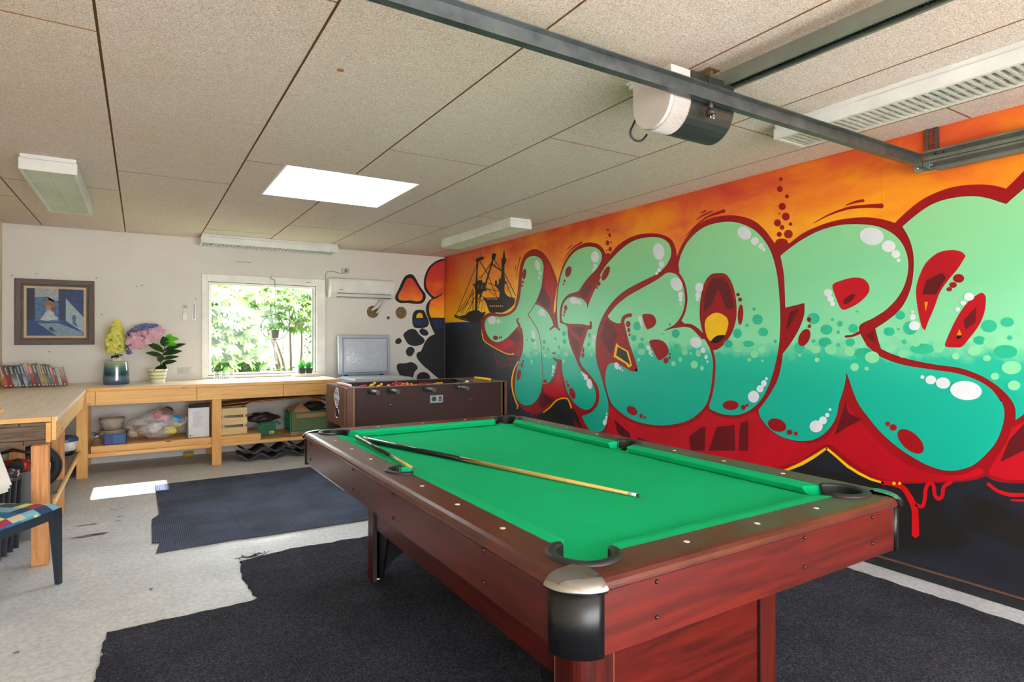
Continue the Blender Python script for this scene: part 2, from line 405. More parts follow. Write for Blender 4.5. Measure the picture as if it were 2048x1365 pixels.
# background of the mural: sunset sky over a dark sea bed
m, nt, b = newmat('mural_ground'); b.inputs['Roughness'].default_value = .42
g = nt.nodes.new('ShaderNodeNewGeometry'); sx = nt.nodes.new('ShaderNodeSeparateXYZ'); nt.links.new(g.outputs[0], sx.inputs[0])
def sky_col(nt, z, horizon=True):
    n = noise_n(nt, pos(nt, (1,.9,1.9)), 2.1, 4, .55, .3)
    h = mth(nt, 'ADD', mth(nt, 'MULTIPLY', mth(nt, 'SUBTRACT', z, 1.57), .92), mth(nt, 'MULTIPLY', mth(nt, 'SUBTRACT', n, .5), 1.0))
    return ramp(nt, h, [(.05, C((252,196,18))), (.38, C((247,168,22))), (.62, C((240,134,28))), (.82, C((222,92,40))), (1.0, C((206,66,46)))])
sky = sky_col(nt, sx.outputs[2])
hot = mix(nt, sky, C((196,48,54)), mth(nt, 'MULTIPLY', ramp(nt, sx.outputs[1], [(0,(0,0,0,1)),(1,(0,0,0,1))]), 0))
# redder towards the far corner
far = mth(nt, 'MULTIPLY', mth(nt, 'SUBTRACT', sx.outputs[1], 6.6), .75)
n_ = nt.nodes.new('ShaderNodeClamp'); nt.links.new(far, n_.inputs[0])
red = mth(nt, 'MULTIPLY', n_.outputs[0], ramp(nt, mth(nt,'SUBTRACT',sx.outputs[2],1.4), [(.3,(0,0,0,1)),(.9,(.95,.95,.95,1))]))
sky = mix(nt, sky, C((196,52,44)), red)
dk = ramp(nt, noise_n(nt, pos(nt, (1,.55,1.3)), 1.6, 3, .5, .4), [(.36, C((24,25,31))), (.5, C((31,34,44))), (.56, C((27,24,24))), (.7, C((36,31,30)))])
blue = ramp(nt, noise_n(nt, pos(nt, (1,1,4)), 3, 3), [(.35, C((22,30,52))), (.6, C((20,54,104)))])
isblue = mth(nt, 'MULTIPLY', mth(nt, 'GREATER_THAN', sx.outputs[2], 1.47), mth(nt, 'GREATER_THAN', sx.outputs[1], 7.0))
dk = mix(nt, dk, blue, isblue)
c = mix(nt, dk, sky, mth(nt, 'GREATER_THAN', sx.outputs[2], 1.565))
nt.links.new(c, b.inputs['Base Color']); bump(nt, b, noise_n(nt, pos(nt), 70, 3), .06, .001)
MUR = m
rw = B(); pan = [YF, .42, 1.85, 3.27, 4.69, 6.1, 7.54, YB]
wall_right = struct('wall_right', B().box(XR+.004, XR+.2, YF-.12, YB+T, 0, HC+.1), M('mural_joint', (60,40,34), .7))
for y0, y1 in zip(pan, pan[1:]):
    struct('wall_panel', B().box(XR, XR+.012, y0+.0008, y1-.0008, .05, HC+.02), MUR, wall_right, fixn=False)

_pc = 0
def painted(name, poly, mat, layer, back=False, parent=None):
    """a coat of paint on the wall: flat polygon with a hair of thickness"""
    global _pc; _pc += 1
    t = .0004+.00022*layer+(_pc % 20)*8e-6
    par = wall_back if back else wall_right
    b = B()
    if back: b.prism(poly, lambda a, c_, d: (a, YB-d, c_), t-.0002, t)
    else: b.prism(poly, lambda a, c_, d: (XR-d, a, c_), t-.0002, t)
    return struct(name, b, mat, par, fixn=True)
def shape(name, K, pts, mat, layer, back=False, smooth=True, n=5):
    f = onback if back else onright
    p = [f(q) for q in K(pts)]
    if smooth: p = spline(p, True, n)
    return painted(name, [q[:2] for q in p], mat, layer, back)
def strokes(name, K, lines, mat, layer, back=False, sm=True):
    """lines: (points, width at each point or one width) in crop pixels"""
    f = onback if back else onright
    b = B(); t = .0004+.00022*layer
    for pts, wd in lines:
        P = spline(pts, False, 6) if (sm and len(pts) > 2) else pts
        N = len(P); L, Rr = [], []
        for i, p in enumerate(P):
            a = Vector(P[max(i-1,0)][:2]); c_ = Vector(P[min(i+1,N-1)][:2]); d = (c_-a).normalized(); nn = Vector((-d.y, d.x))
            if isinstance(wd, (list, tuple)):
                u = i/(N-1)*(len(wd)-1); k = min(int(u), len(wd)-2); ww = wd[k]+(wd[k+1]-wd[k])*(u-k)
            else: ww = wd
            p = Vector(p[:2]); L.append(p+nn*ww/2); Rr.append(p-nn*ww/2)
            if i == N-1: tip = p+d*ww*.35
            if i == 0: tail = p-d*ww*.35
        poly = [tail]+L+[tip]+Rr[::-1]
        q = [f(x) for x in K([tuple(v) for v in poly])]
        for k in range(len(q)-1): pass
        vs = [(x[0], YB-t, x[1]) if back else (XR-t, x[0], x[1]) for x in q]
        n = len(L)
        fs = [(0, 1, 2*n+1), (n, n+1, n+2)] + [(1+k, 2+k, 2*n-k, 2*n+1-k) for k in range(n-1)]
        b.add(vs, fs)
    return struct(name, b, mat, wall_back if back else wall_right, fixn=False)
def dots(name, K, lst, mat, layer, back=False, merged=False):
    f = onback if back else onright
    B0 = B(); t = .0004+.00022*layer; n = 30
    for i_, d in enumerate(lst):
        t += 6e-6
        x, y, rx = d[:3]; ry = d[3] if len(d) > 3 else rx; a = R(d[4]) if len(d) > 4 else 0
        pts = []
        for k in range(n):
            u, v_ = rx*math.cos(2*pi*k/n), ry*math.sin(2*pi*k/n)
            pts.append((x+u*math.cos(a)-v_*math.sin(a), y+u*math.sin(a)+v_*math.cos(a)))
        q = [f(p) for p in K(pts)]
        bb = B0 if merged else B()
        bb.add([(p[0], YB-t, p[1]) if back else (XR-t, p[0], p[1]) for p in q], [tuple(range(n))])
        if not merged: struct(name, bb, mat, wall_back if back else wall_right, fixn=False)
    if merged: struct(name, B0, mat, wall_back if back else wall_right, fixn=False)

GL = .42
CRIM = M('paint_crimson', (144,10,20), GL, rgb2=(156,14,24), vs=2)
REDB = M('paint_red', (196,14,34), GL, rgb2=(168,12,28), vs=2.2, st=(1,1,.5))
MAROON = M('paint_maroon', (108,16,26), GL, rgb2=(84,18,26), vs=3)
OUTL = M('paint_outline', (132,22,26), GL)
YEL = M('paint_yellow', (250,196,20), GL); BLACKP = M('paint_black', (20,20,23), .35)
PALE = M('paint_highlight', (226,228,236), GL, rgb2=(206,216,224))
ORANGE = M('paint_orange', (246,150,30), GL)
DTEAL = M('paint_deep_teal', (26,178,142), GL, rgb2=(60,192,150)); LMINT = M('paint_light_mint', (142,222,168), GL, rgb2=(120,212,164))
# letter fill: mint above, sea green below, sponge edge between
m, nt, b = newmat('paint_letter_fill'); b.inputs['Roughness'].default_value = .38; b.inputs['Specular IOR Level'].default_value = .4
g = nt.nodes.new('ShaderNodeNewGeometry'); sx = nt.nodes.new('ShaderNodeSeparateXYZ'); nt.links.new(g.outputs[0], sx.inputs[0])
z = sx.outputs[2]
topc = ramp(nt, mth(nt, 'ADD', mth(nt,'MULTIPLY', mth(nt, 'SUBTRACT', z, 1.2), .9), mth(nt, 'MULTIPLY', mth(nt,'SUBTRACT', noise_n(nt, pos(nt), 1.6, 2), .5), .5)), [(.1, C((134,220,172))), (.5, C((128,208,156))), (.9, C((146,212,152)))])
lowc = ramp(nt, mth(nt, 'SUBTRACT', 1.3, z), [(.0, C((40,192,158))), (.25, C((16,178,152))), (1., C((10,168,146)))])
ez = mth(nt, 'ADD', z, mth(nt, 'MULTIPLY', mth(nt, 'SUBTRACT', noise_n(nt, pos(nt), 9, 3, .6), .5), .22))
# the edge climbs a little towards the near end
edge = mth(nt, 'SUBTRACT', 1.275, mth(nt, 'MULTIPLY', mth(nt,'MAXIMUM', mth(nt, 'SUBTRACT', sx.outputs[1], 3.2), 0), .04))
e2 = mth(nt, 'SUBTRACT', ez, edge)
sp = nt.nodes.new('ShaderNodeMapRange'); sp.inputs['From Min'].default_value = -.05; sp.inputs['From Max'].default_value = .05; nt.links.new(e2, sp.inputs[0])
c = mix(nt, lowc, topc, sp.outputs[0])
nt.links.new(c, b.inputs['Base Color']); bump(nt, b, noise_n(nt, pos(nt), 70, 3), .05, .001)
FILL = m

# 1: red silhouette
sil = KA([(315,640),(340,592),(390,572),(440,580),(490,565),(522,530),(540,470),(547,400),(556,310),(570,250),(597,205),(640,182),(690,195),(728,237),(757,290),(784,362),(791,402,1),(778,470),(768,540),(769,585,1),(779,560),(785,480),(792,400),(806,340),(830,270),(870,205),(920,163),(980,140),(1040,150),(1075,180),(1092,212),(1104,204),(1118,214,1),(1130,200),(1170,155),(1230,115),(1300,90),(1380,83),(1450,95),(1500,125),(1525,180),(1533,240,1)])
sil += KB([(436,448,1),(452,405),(482,350),(530,290),(600,248),(680,231),(760,234),(830,258),(880,300),(915,345),(934,372,1),(945,353),(967,347),(992,352),(1004,372,1)])
sil += KC([(128,372,1),(190,325),(260,290),(340,262),(430,245),(520,240),(600,250),(662,268,1),(690,240),(740,195),(800,150),(870,115),(950,88),(1040,75),(1130,75),(1190,85),(1223,95,1),(1265,55),(1314,5),(1420,-90,1)])
sil += KD([(1600,120,1),(1560,470,1),(1365,490),(1290,490),(1210,478),(1165,453,1),(1120,470),(1060,480),(990,486),(900,489),(800,492),(700,492),(625,488),(560,466),(500,432),(440,393),(380,343),(330,305,1),(280,343),(220,383),(160,412),(60,440,1)])
sil += [(1480,1010,1),(1330,990,1),(1245,970,1),(1190,925,1)]
sil += KA([(960,1330,1),(940,1290),(925,1240),(905,1195),(872,1150),(850,1108,1),(790,1118),(745,1160),(700,1190),(650,1200),(600,1190),(560,1160),(530,1120),(512,1060),(508,980),(522,920),(548,875),(552,836,1),(520,832),(480,828),(430,806),(380,778),(340,748),(322,700)])
def wall_of(K, pts): return [onright(p) for p in pts]
p = spline([onright(q) for q in sil], True, 4)
painted('painted_lettering_shadow', [q[:2] for q in p], CRIM, 0)
# brighter red body shading at the bottom
shape('painted_red_shading', KA, [(560,700),(552,740),(500,790),(440,812),(380,776),(400,772),(470,745),(530,700),(556,660)], REDB, 1)
shape('painted_red_shading', KB, [(95,1190,1),(150,1245),(230,1285),(320,1305),(420,1305),(500,1285),(560,1250),(590,1215),(640,1245),(740,1258),(800,1235),(845,1225),(880,1290),(950,1340),(1020,1365),(1100,1375,1),(1080,1480,1),(400,1500,1),(150,1420,1),(60,1370,1),(90,1290)], REDB, 1)
shape('painted_red_shading', KA, [(1130,1230,1),(1180,1300,1),(1250,1365,1),(1600,1365,1),(1600,1480,1),(1200,1440,1),(1100,1340,1)], REDB, 1)
shape('painted_red_shading', KD, [(-60,170,1),(20,225),(90,262),(180,290),(260,280),(330,250),(380,190),(415,90),(432,60),(450,95),(500,160),(570,240),(650,320),(740,385),(840,430),(950,448),(1050,445),(1130,410),(1150,440),(1060,470),(900,480),(700,480),(600,460),(500,405),(420,345),(355,290),(330,285),(280,310),(200,360),(100,400,1),(-60,420,1)], REDB, 1)
shape('painted_red_shading', KD, [(1300,200,1),(1380,160,1),(1500,120,1),(1500,460,1),(1300,475),(1200,450),(1180,430),(1240,330),(1280,260)], REDB, 1)
shape('painted_maroon_shade', KD, [(432,60),(445,120),(520,155,1),(430,200,1),(370,240,1),(400,150)], MAROON, 2)
shape('painted_maroon_shade', KD, [(1365,180,1),(1450,140,1),(1450,280,1),(1240,380,1),(1290,260,1)], MAROON, 2)
shape('painted_maroon_shade', KA, [(545,690),(560,745),(525,765,1),(490,735,1)], MAROON, 2)
for pts in ([(240,1350,1),(300,1375,1),(300,1430,1),(225,1400,1)], [(500,1350,1),(560,1300,1),(585,1300,1),(580,1420,1),(510,1420,1)], [(640,1300,1),(730,1290,1),(735,1420,1),(600,1420,1)], [(760,1280,1),(800,1270,1),(800,1420,1),(750,1420,1)], [(120,1260,1),(200,1330,1),(210,1380,1),(140,1330,1)]):
    shape('painted_maroon_shade', KB, pts, MAROON, 2, smooth=False)
shape('painted_red_shading', KA, [(705,1030),(770,1010),(790,960),(800,900),(815,1000),(840,1080),(800,1100),(760,1095),(720,1075)], REDB, 1)
shape('painted_maroon_shade', KA, [(690,1075),(740,1100,1),(775,1120,1),(700,1170,1),(670,1150,1)], MAROON, 2)
shape('painted_maroon_shade', KA, [(700,420,1),(750,500,1),(735,560,1),(665,500,1)], MAROON, 2)
shape('painted_red_shading', KA, [(720,260),(760,340),(785,420),(770,480),(752,500),(712,400)], REDB, 1)

def letter(K, pts, layer, w_=5, edge=True):
    """outline stroke plus fill"""
    p = [onright(q) for q in (K(pts) if K else pts)]
    p = [q[:2] for q in spline(p, True, 5)]
    if edge:
        # expand the outline by w_ cm for the dark contour
        N = len(p); A = sum(p[i][0]*p[(i+1) % N][1]-p[(i+1) % N][0]*p[i][1] for i in range(N)); sg = 1 if A > 0 else -1
        ring = []
        for i in range(N):
            a = Vector(p[i-1]); c_ = Vector(p[(i+1) % N]); d = (c_-a)
            if d.length < 1e-9: ring.append(p[i]); continue
            d.normalize(); ring.append((p[i][0]+d.y*sg*w_, p[i][1]-d.x*sg*w_))
        b = B(); t = .0004+.00022*(layer-.5)
        vs = [(XR-t, q[0], q[1]) for q in p]+[(XR-t, q[0], q[1]) for q in ring]
        b.add(vs, [(i, (i+1) % N, N+(i+1) % N, N+i) for i in range(N)])
        struct('painted_contour', b, OUTL if w_ < .015 else CRIM, wall_right, fixn=False)
    painted('painted_letter', p, FILL, layer)

# 2: O first, then H body, B lobes, T stem over it
letter(KB, [(452,512),(448,480),(460,430),(490,370),(540,315),(600,280),(680,263),(750,268),(820,297),(870,342),(908,400),(933,470),(950,560),(960,680),(962,780),(956,880),(940,970),(915,1060),(880,1140),(840,1190),(790,1225),(740,1240),(670,1235),(605,1210,1),(600,1100,1),(600,900,1),(500,800,1),(400,700,1),(440,600,1)], 3, .006)
letter(None, KC([(84,435,1),(110,412),(190,355),(280,308),(380,280),(480,275),(570,285),(640,315),(690,360),(720,420),(730,490),(715,570),(680,640),(620,705),(555,748),(480,795),(520,890,1),(590,945),(700,985),(850,1010),(980,1030),(1080,1065),(1150,1110),(1200,1175)]) + KD([(1245,50),(1263,120),(1250,200),(1215,280),(1160,345),(1100,395),(1030,420),(960,425),(880,405),(790,360),(700,300),(620,230),(560,160),(500,80),(465,0)]) + KC([(434,1070),(418,1026,1),(405,1100),(380,1180)]) + KD([(380,140),(350,195),(310,235),(260,262),(200,270),(140,262),(80,240),(30,205),(-15,150),(-30,108,1)]) + KB([(900,1150),(945,1070),(965,1000),(975,930,1)]) + KC([(140,870),(180,800),(204,730),(205,673,1),(108,697,1),(105,600),(100,520)]), 3, .006)
letter(None, KC([(700,287,1),(760,235),(830,185),(900,155),(980,138),(1060,133),(1130,143),(1190,162),(1225,173,1),(1250,150),(1314,95),(1430,-10,1),(1480,1100,1),(1314,1235),(1272,1265,1),(1270,1205),(1240,1150),(1180,1092),(1100,1042),(990,1002),(870,985),(750,962),(650,932),(592,905,1),(578,860),(563,802,1),(640,750),(700,690),(742,600),(757,500),(754,420),(735,350)]), 3, .006)
G2 = [(655,525),(700,545),(735,580),(760,630),(768,665,1),(785,672),(803,683,1),(795,650),(790,600),(790,520),(795,440),(810,360),(835,290),(870,230),(912,190),(970,168),(1010,168),(1045,183),(1066,215),(1060,260),(1030,310),(990,350),(950,400),(925,438),(900,450),(862,462),(825,500),(806,560),(806,640,1),(850,658),(855,710),(870,780),(900,850),(930,920),(980,980),(1020,1040),(1030,1100),(1015,1150),(980,1178),(940,1170),(890,1130),(850,1060),(835,1000),(822,940),(818,868,1),(788,864),(760,852,1),(768,868),(787,885),(785,910),(772,960),(740,1008),(702,1022,1),(690,940),(680,800),(650,680),(605,590),(625,550)]
letter(KA, G2, 4, .008)
letter(KA, [(655,225),(690,245),(705,290),(700,350),(690,420),(665,490),(640,540),(605,590,1),(640,640),(672,700),(688,780),(692,860),(698,940),(697,1020),(680,1090),(650,1132),(620,1150),(580,1150),(545,1120),(527,1070),(528,1000),(542,920),(562,860),(577,810),(580,740),(572,680),(556,655,1),(540,668),(510,700),(470,738),(420,760),(378,742),(350,700),(340,650),(352,612),(385,597),(440,602),(490,590),(530,560),(555,500),(565,430),(572,350),(582,280),(602,240),(630,226)], 5, .012)
letter(KA, [(905,478),(950,495),(972,520),(978,550,1),(985,520),(1010,450),(1040,375),(1080,300),(1130,240),(1190,180),(1260,132),(1340,110),(1420,110),(1475,138),(1497,190),(1490,240),(1460,290),(1410,335),(1350,365),(1280,400),(1210,440),(1150,490),(1105,545),(1065,615),(1040,690),(1028,790),(1035,880),(1060,960),(1085,1050),(1105,1120),(1108,1180),(1103,1240),(1080,1300),(1050,1318),(1000,1310),(965,1265),(942,1218,1),(1000,1195),(1040,1150),(1052,1090),(1040,1030),(1000,970),(955,920),(930,875),(935,810),(955,740),(968,690),(985,680),(1005,675),(1003,632),(992,632),(990,655),(940,648),(855,643),(822,628),(820,560),(835,510),(865,482)], 5, .008)
letter(KB, [(90,740,1),(130,690),(190,640),(260,600),(340,555),(385,523),(412,520),(440,532),(465,570),(478,620),(480,670),(465,730),(430,780),(378,812,1),(450,797),(510,797),(560,835),(600,890),(620,960),(620,1030),(610,1110),(590,1180),(550,1230),(490,1270),(400,1290),(320,1290),(230,1270),(160,1230),(110,1180),(85,1110),(78,1050),(90,990),(120,975),(160,990),(210,1018),(242,1020,1),(235,980),(215,920),(195,860),(180,800),(172,775),(135,775),(103,758)], 5, .026)
# 3: counters and inner details
strokes('painted_red_line', KB, [([(378,812),(440,790),(510,790),(560,835),(572,850)], [4,14,20,20,18])], CRIM, 6)
strokes('painted_red_line', KB, [([(168,800),(166,762),(178,742),(208,734)], [16,18,18,20])], CRIM, 6)
strokes('painted_red_line', KA, [([(745,682),(775,660),(806,684)], [10,14,10]), ([(605,590),(560,650),(540,618),(556,612)], 3)][:1], CRIM, 6)
strokes('painted_red_line', KA, [([(556,655),(545,635),(542,620),(553,612)], [14,12,10,6])], CRIM, 6)
strokes('painted_red_line', KC, [([(412,843),(450,838),(500,815),(560,790)], [12,12,20,26])], CRIM, 6)
shape('painted_counter', KA, [(820,655,1),(905,660),(985,662,1),(975,700),(955,760),(938,830),(926,868,1),(892,800),(868,720),(855,665)], CRIM, 6)
shape('painted_counter', KA, [(1062,355,1),(1020,440),(990,510),(976,550,1),(972,520),(945,490),(915,470,1),(950,430),(1000,385),(1050,345)], CRIM, 6)
shape('painted_maroon_shade', KA, [(1005,405,1),(975,480,1),(960,490,1),(925,455,1),(960,420,1)], MAROON, 7, smooth=False)
shape('painted_maroon_shade', KA, [(870,665,1),(960,665,1),(935,735,1)], MAROON, 7, smooth=False)
shape('painted_maroon_shade', KA, [(865,700,1),(930,765,1),(920,850,1),(890,790,1)], MAROON, 7, smooth=False)
shape('painted_counter', KB, [(265,735),(290,728),(320,735),(336,765),(325,790),(300,805),(288,805),(275,775)], CRIM, 6)
shape('painted_counter', KB, [(300,868),(340,858),(375,870),(395,900),(396,930),(375,950),(348,962),(325,925)], CRIM, 6)
shape('painted_counter', KB, [(642,522),(690,530),(725,590),(741,680),(738,760),(715,830),(670,890),(630,912),(600,890),(570,820),(555,740),(560,650),(580,570),(608,532)], CRIM, 6)
shape('painted_maroon_shade', KB, [(645,545),(690,560),(715,620),(728,700,1),(690,705,1),(650,600,1),(610,690,1),(575,715,1),(585,620),(610,560)], MAROON, 7)
shape('painted_yellow_window', KB, [(615,730),(650,723),(690,745),(700,780),(680,840),(640,870),(602,860),(583,810),(585,760)], YEL, 7)
shape('painted_black_shade', KB, [(612,868),(640,840),(682,836),(660,866),(635,877)], BLACKP, 8)
shape('painted_maroon_shade', KB, [(75,765,1),(100,760,1),(140,830,1),(105,935,1),(55,850,1)], MAROON, 2, smooth=False)
shape('painted_yellow_window', KB, [(133,876,1),(150,892,1),(194,916,1),(213,990,1),(196,1000,1),(180,980,1),(120,945,1)], YEL, 6, smooth=False)
shape('painted_black_shade', KB, [(141,894,1),(186,920,1),(206,988,1),(185,972,1),(133,938,1)], BLACKP, 7, smooth=False)
shape('painted_maroon_shade', KC, [(130,720,1),(180,700,1),(140,770,1),(110,820,1)], MAROON, 2, smooth=False)
shape('painted_counter', KC, [(347,583),(390,560),(450,545),(500,550),(530,580),(530,620),(490,665),(440,695),(405,708),(385,695),(362,640)], REDB, 6)
shape('painted_maroon_shade', KC, [(400,660),(440,630),(462,632),(440,665),(410,680)], MAROON, 7)
for pts in ([(770,600),(785,540),(820,470),(880,420),(950,405),(1000,415),(1020,436,1),(980,500),(930,560),(890,620),(860,700),(830,770),(815,812,1),(800,795),(785,740),(772,660)], [(915,885),(940,820),(980,740),(1030,670),(1080,630),(1105,622),(1122,645),(1115,720),(1085,790),(1040,850),(1000,895),(960,898),(925,896)]):
    shape('painted_counter', KC, pts, REDB, 6)
shape('painted_maroon_shade', KC, [(820,560,1),(900,520,1),(920,545,1),(870,630,1),(800,630,1)], MAROON, 7, smooth=False)
shape('painted_maroon_shade', KC, [(1075,690,1),(1070,770,1),(1020,810,1),(1010,760,1)], MAROON, 7, smooth=False)
shape('painted_orange_sliver', KC, [(812,668,1),(829,668,1),(818,716,1)], ORANGE, 8, smooth=False)
shape('painted_orange_sliver', KC, [(988,806,1),(1000,834,1),(976,836,1)], ORANGE, 8, smooth=False)
shape('painted_black_shade', KC, [(972,842,1),(1000,838,1),(996,850,1),(978,856,1)], BLACKP, 8, smooth=False)
shape('painted_maroon_shade', KC, [(510,835,1),(555,815,1),(565,880,1)], MAROON, 2, smooth=False)
# highlights
dots('painted_highlight', KA, [(668,283,16,34,-12),(683,330,9,12),(677,360,7,11),(387,624,24,26),(425,630,11,15),(443,632,5,7),(693,575,20,22,30),(712,592,9,12),(643,712,11,32,-8),(653,765,7,14),(657,795,5,7),(1025,230,24,35),(1026,290,11,18),(1014,312,7,9),(1420,197,35,52,-10),(1437,275,17,22),(1424,311,12,13),(1408,331,9,10),(893,503,26,20,20),(925,510,10,14),(938,522,6,9),(1018,730,9,18),(1014,763,7,12),(1012,785,5,8),(768,915,9,14),(764,942,6,12),(760,965,5,7),(945,947,5,6),(955,960,8,10),(968,978,12,18),(991,1018,17,32,-10),(1098,1203,4,7),(1095,1228,6,12),(1086,1258,11,18)], PALE, 11)
dots('painted_highlight', KB, [(438,578,28,36,-30),(459,632,12,17),(459,656,9,11),(459,678,5,6),(781,320,38,30,35),(835,360,20,20),(866,386,14,14),(880,403,8,8),(553,595,20,24),(547,634,14,17),(545,656,8,9),(255,755,10,16,-20),(259,775,7,12),(264,790,5,7),(296,900,9,14,-20),(306,924,8,12),(314,940,5,6),(136,991,12,18,-15),(154,1004,6,9),(165,1015,4,5),(536,873,30,26,40),(573,912,12,15),(588,946,8,11),(595,970,5,6),(828,1147,28,30),(861,1107,18,18),(880,1080,14,17),(893,1056,7,7),(76,1276,10,15,10),(84,1250,5,8)], PALE, 11)
dots('painted_highlight', KC, [(546,336,61,44,8),(631,386,35,30),(667,426,22,20),(681,457,9,9),(324,622,22,20),(338,653,17,15),(348,677,12,12),(802,1048,10,9),(844,1062,27,22),(906,1078,36,28,5),(1022,1116,80,48,6),(753,744,16,16),(762,788,28,24),(752,718,8,7),(1037,642,26,20),(1008,672,16,11),(980,705,12,12),(265,1297,33,30),(299,1267,20,20),(321,1240,11,11),(335,1212,7,7)], PALE, 11)
# dark red marks
dots('painted_red_mark', KA, [(586,337,12,33,8),(577,387,6,10),(572,409,5,8),(859,322,18,34,15),(836,380,6,9),(829,400,5,6),(1092,333,18,48,25),(1049,397,10,14,15),(1038,421,6,9),(843,547,10,17),(836,573,6,10),(832,592,5,8),(408,733,16,14),(434,731,5,8),(445,728,4,8),(553,962,12,36,10),(571,903,7,16),(579,880,5,10),(884,1077,17,36,-20),(858,1028,8,12),(849,1007,5,9),(949,840,9,16,5),(952,812,6,12),(953,795,4,6),(716,1003,12,13),(770,828,10,6)], CRIM, 10.5)
dots('painted_red_mark', KB, [(194,780,12,16),(197,810,8,12),(201,834,5,8),(405,932,5,6),(403,950,6,8),(385,964,13,16),(749,631,9,9),(760,656,10,11),(762,732,14,52,3),(712,1190,40,25),(776,1202,12,14),(795,1191,7,9),(214,1218,30,20,35),(259,1245,8,12),(277,1253,6,8),(947,1291,48,32,20),(1010,1327,14,13),(1042,1334,10,10)], CRIM, 10.5)
dots('painted_red_mark', KC, [(985,549,28,22),(957,582,19,15),(938,604,14,11),(205,848,27,46,25),(231,791,9,10),(229,757,11,12)], CRIM, 10.5)
dots('painted_red_mark', KD, [(772,271,84,44,42),(680,198,19,17),(651,179,12,12)], CRIM, 10.5)
# rising dots and motion ticks over the letters
dots('painted_red_dot', KB, [(965,47,10),(960,97,15),(996,134,10),(972,185,18),(958,221,5),(990,236,20),(948,268,18),(1014,274,9),(971,291,12),(957,326,13),(1003,325,22)], CRIM, 1)
dots('painted_red_dot', KA, [(1103,62,8),(1115,95,9,12),(1097,112,4),(1102,143,12,16),(1124,139,5),(1118,182,11,15),(1097,190,5)], CRIM, 1)
strokes('painted_motion_line', KA, [([(850,188),(868,168),(886,154)], [3,7,3]), ([(824,262),(850,215),(890,172),(943,140)], [2,5,8,12]), ([(535,368),(545,295),(560,232)], [2,4,9]), ([(530,312),(534,282)], [6,4])], CRIM, 1)
strokes('painted_motion_line', KB, [([(483,335),(540,278),(600,235),(680,207)], [3,7,10,18]), ([(538,252),(575,228),(620,208)], [3,10,6]), ([(555,220),(585,206)], [4,10])], CRIM, 1)
strokes('painted_motion_line', KC, [([(250,270),(330,227),(430,193),(520,184),(598,182)], [3,9,14,17,26]), ([(415,179),(460,163),(504,155)], [4,12,15])], CRIM, 1)
# yellow rim lines, drips
strokes('painted_yellow_rim', KA, [([(322,700),(336,750),(380,782),(430,810),(480,832),(522,834)], 6), ([(549,878),(522,930),(508,1000),(513,1060),(530,1120),(547,1158)], 8), ([(712,1190),(745,1163),(790,1118),(850,1110),(876,1162)], 8), ([(408,578),(470,578),(515,548),(530,505)], 6)], YEL, 2)
strokes('painted_yellow_rim', KD, [([(60,440),(130,418),(200,388),(262,352),(329,307)], [10,14,18,17,12]), ([(329,307),(380,350),(440,402),(500,440),(560,470),(628,490)], [12,13,15,14,12,11])], YEL, 3, sm=False)
dots('painted_yellow_dot', KD, [(683,492,9),(713,492,8)], YEL, 3); dots('painted_yellow_dot', KA, [(542,1168,4,6),(706,1194,4,5),(322,688,3,5),(513,832,4,5),(875,1168,4,5)], YEL, 3)
strokes('painted_drip', KD, [([(620,488),(680,495),(730,515),(762,560),(790,620),(795,690),(796,765)], [20,24,26,30,34,36,40]), ([(800,605),(832,612),(845,570),(850,520),(870,488),(890,505),(896,550),(915,572),(936,560),(945,510),(985,485)], 20), ([(1175,492),(1225,530),(1300,552),(1420,548)], [16,18,20,20]), ([(1298,580),(1420,585)], [8,14])], M('paint_drip_red', (206,12,24), GL), 3)
strokes('painted_drip', KA, [([(632,1195),(630,1240)], 6), ([(662,1200),(658,1245)], 6), ([(636,1205),(690,1200)], 5), ([(898,1252),(914,1292)], [12,8]), ([(916,1262),(928,1296)], [9,5])], CRIM, 3)
# the writer's red tag
strokes('painted_tag', KA, [([(395,812),(412,870),(425,905)], 5), ([(440,868),(415,885),(448,898)], 4), ([(478,868),(455,878),(476,890),(452,902)], 4), ([(500,862),(492,908)], 4), ([(478,866),(535,852)], 4), ([(470,850),(552,838)], 3), ([(470,838),(550,856)], 3), ([(400,905),(480,898),(535,905)], 3), ([(425,918),(470,912)], 3), ([(520,840),(528,880)], 3)], M('paint_tag_red', (150,28,34), GL), 2, sm=False)
# bubbles along the waterline
up_ = KB; 
dots('painted_bubble', KB, [(239,790,19,22),(222,851,14,15),(264,858,9,10),(260,892,16,18),(434,828,20,22),(440,901,16,22),(404,782,6,7),(367,830,4),(848,757,26,26),(830,704,8),(746,827,22,24),(877,820,25,22),(795,786,8),(938,867,7),(800,880,30,16),(700,880,22,20)], DTEAL, 8)
dots('painted_bubble', KC, [(250,752,32,28),(317,808,30,25),(347,757,8),(385,779,14,15),(376,821,8),(452,802,24,22),(310,872,32,24),(436,872,24,20),(472,716,6),(376,886,10),(252,866,9),(634,818,28,22),(740,800,36,34),(680,806,8,6),(710,870,12),(1138,790,40,32),(1230,770,34,24),(1243,849,14,12),(1090,862,30,22),(800,905,62,26),(1222,920,60,34),(505,930,48,30),(180,900,26,26),(0,820,22),(58,868,8),(690,735,24,22)], DTEAL, 8)
dots('painted_bubble', KC, [(338,908,28,26),(434,919,26,24),(459,997,22,20),(548,948,36,30),(269,961,12),(230,890,22,20),(262,908,24,20),(520,1005,12,10),(181,938,10,8),(705,930,28,20),(970,942,20,17),(1064,915,34,24),(1128,952,20,16),(1168,1044,22,18),(1252,1000,50,34),(1265,1090,32,25),(885,890,30,36),(768,872,24,22),(660,868,36,28),(1150,870,40,30),(1290,830,20,16)], LMINT, 9)
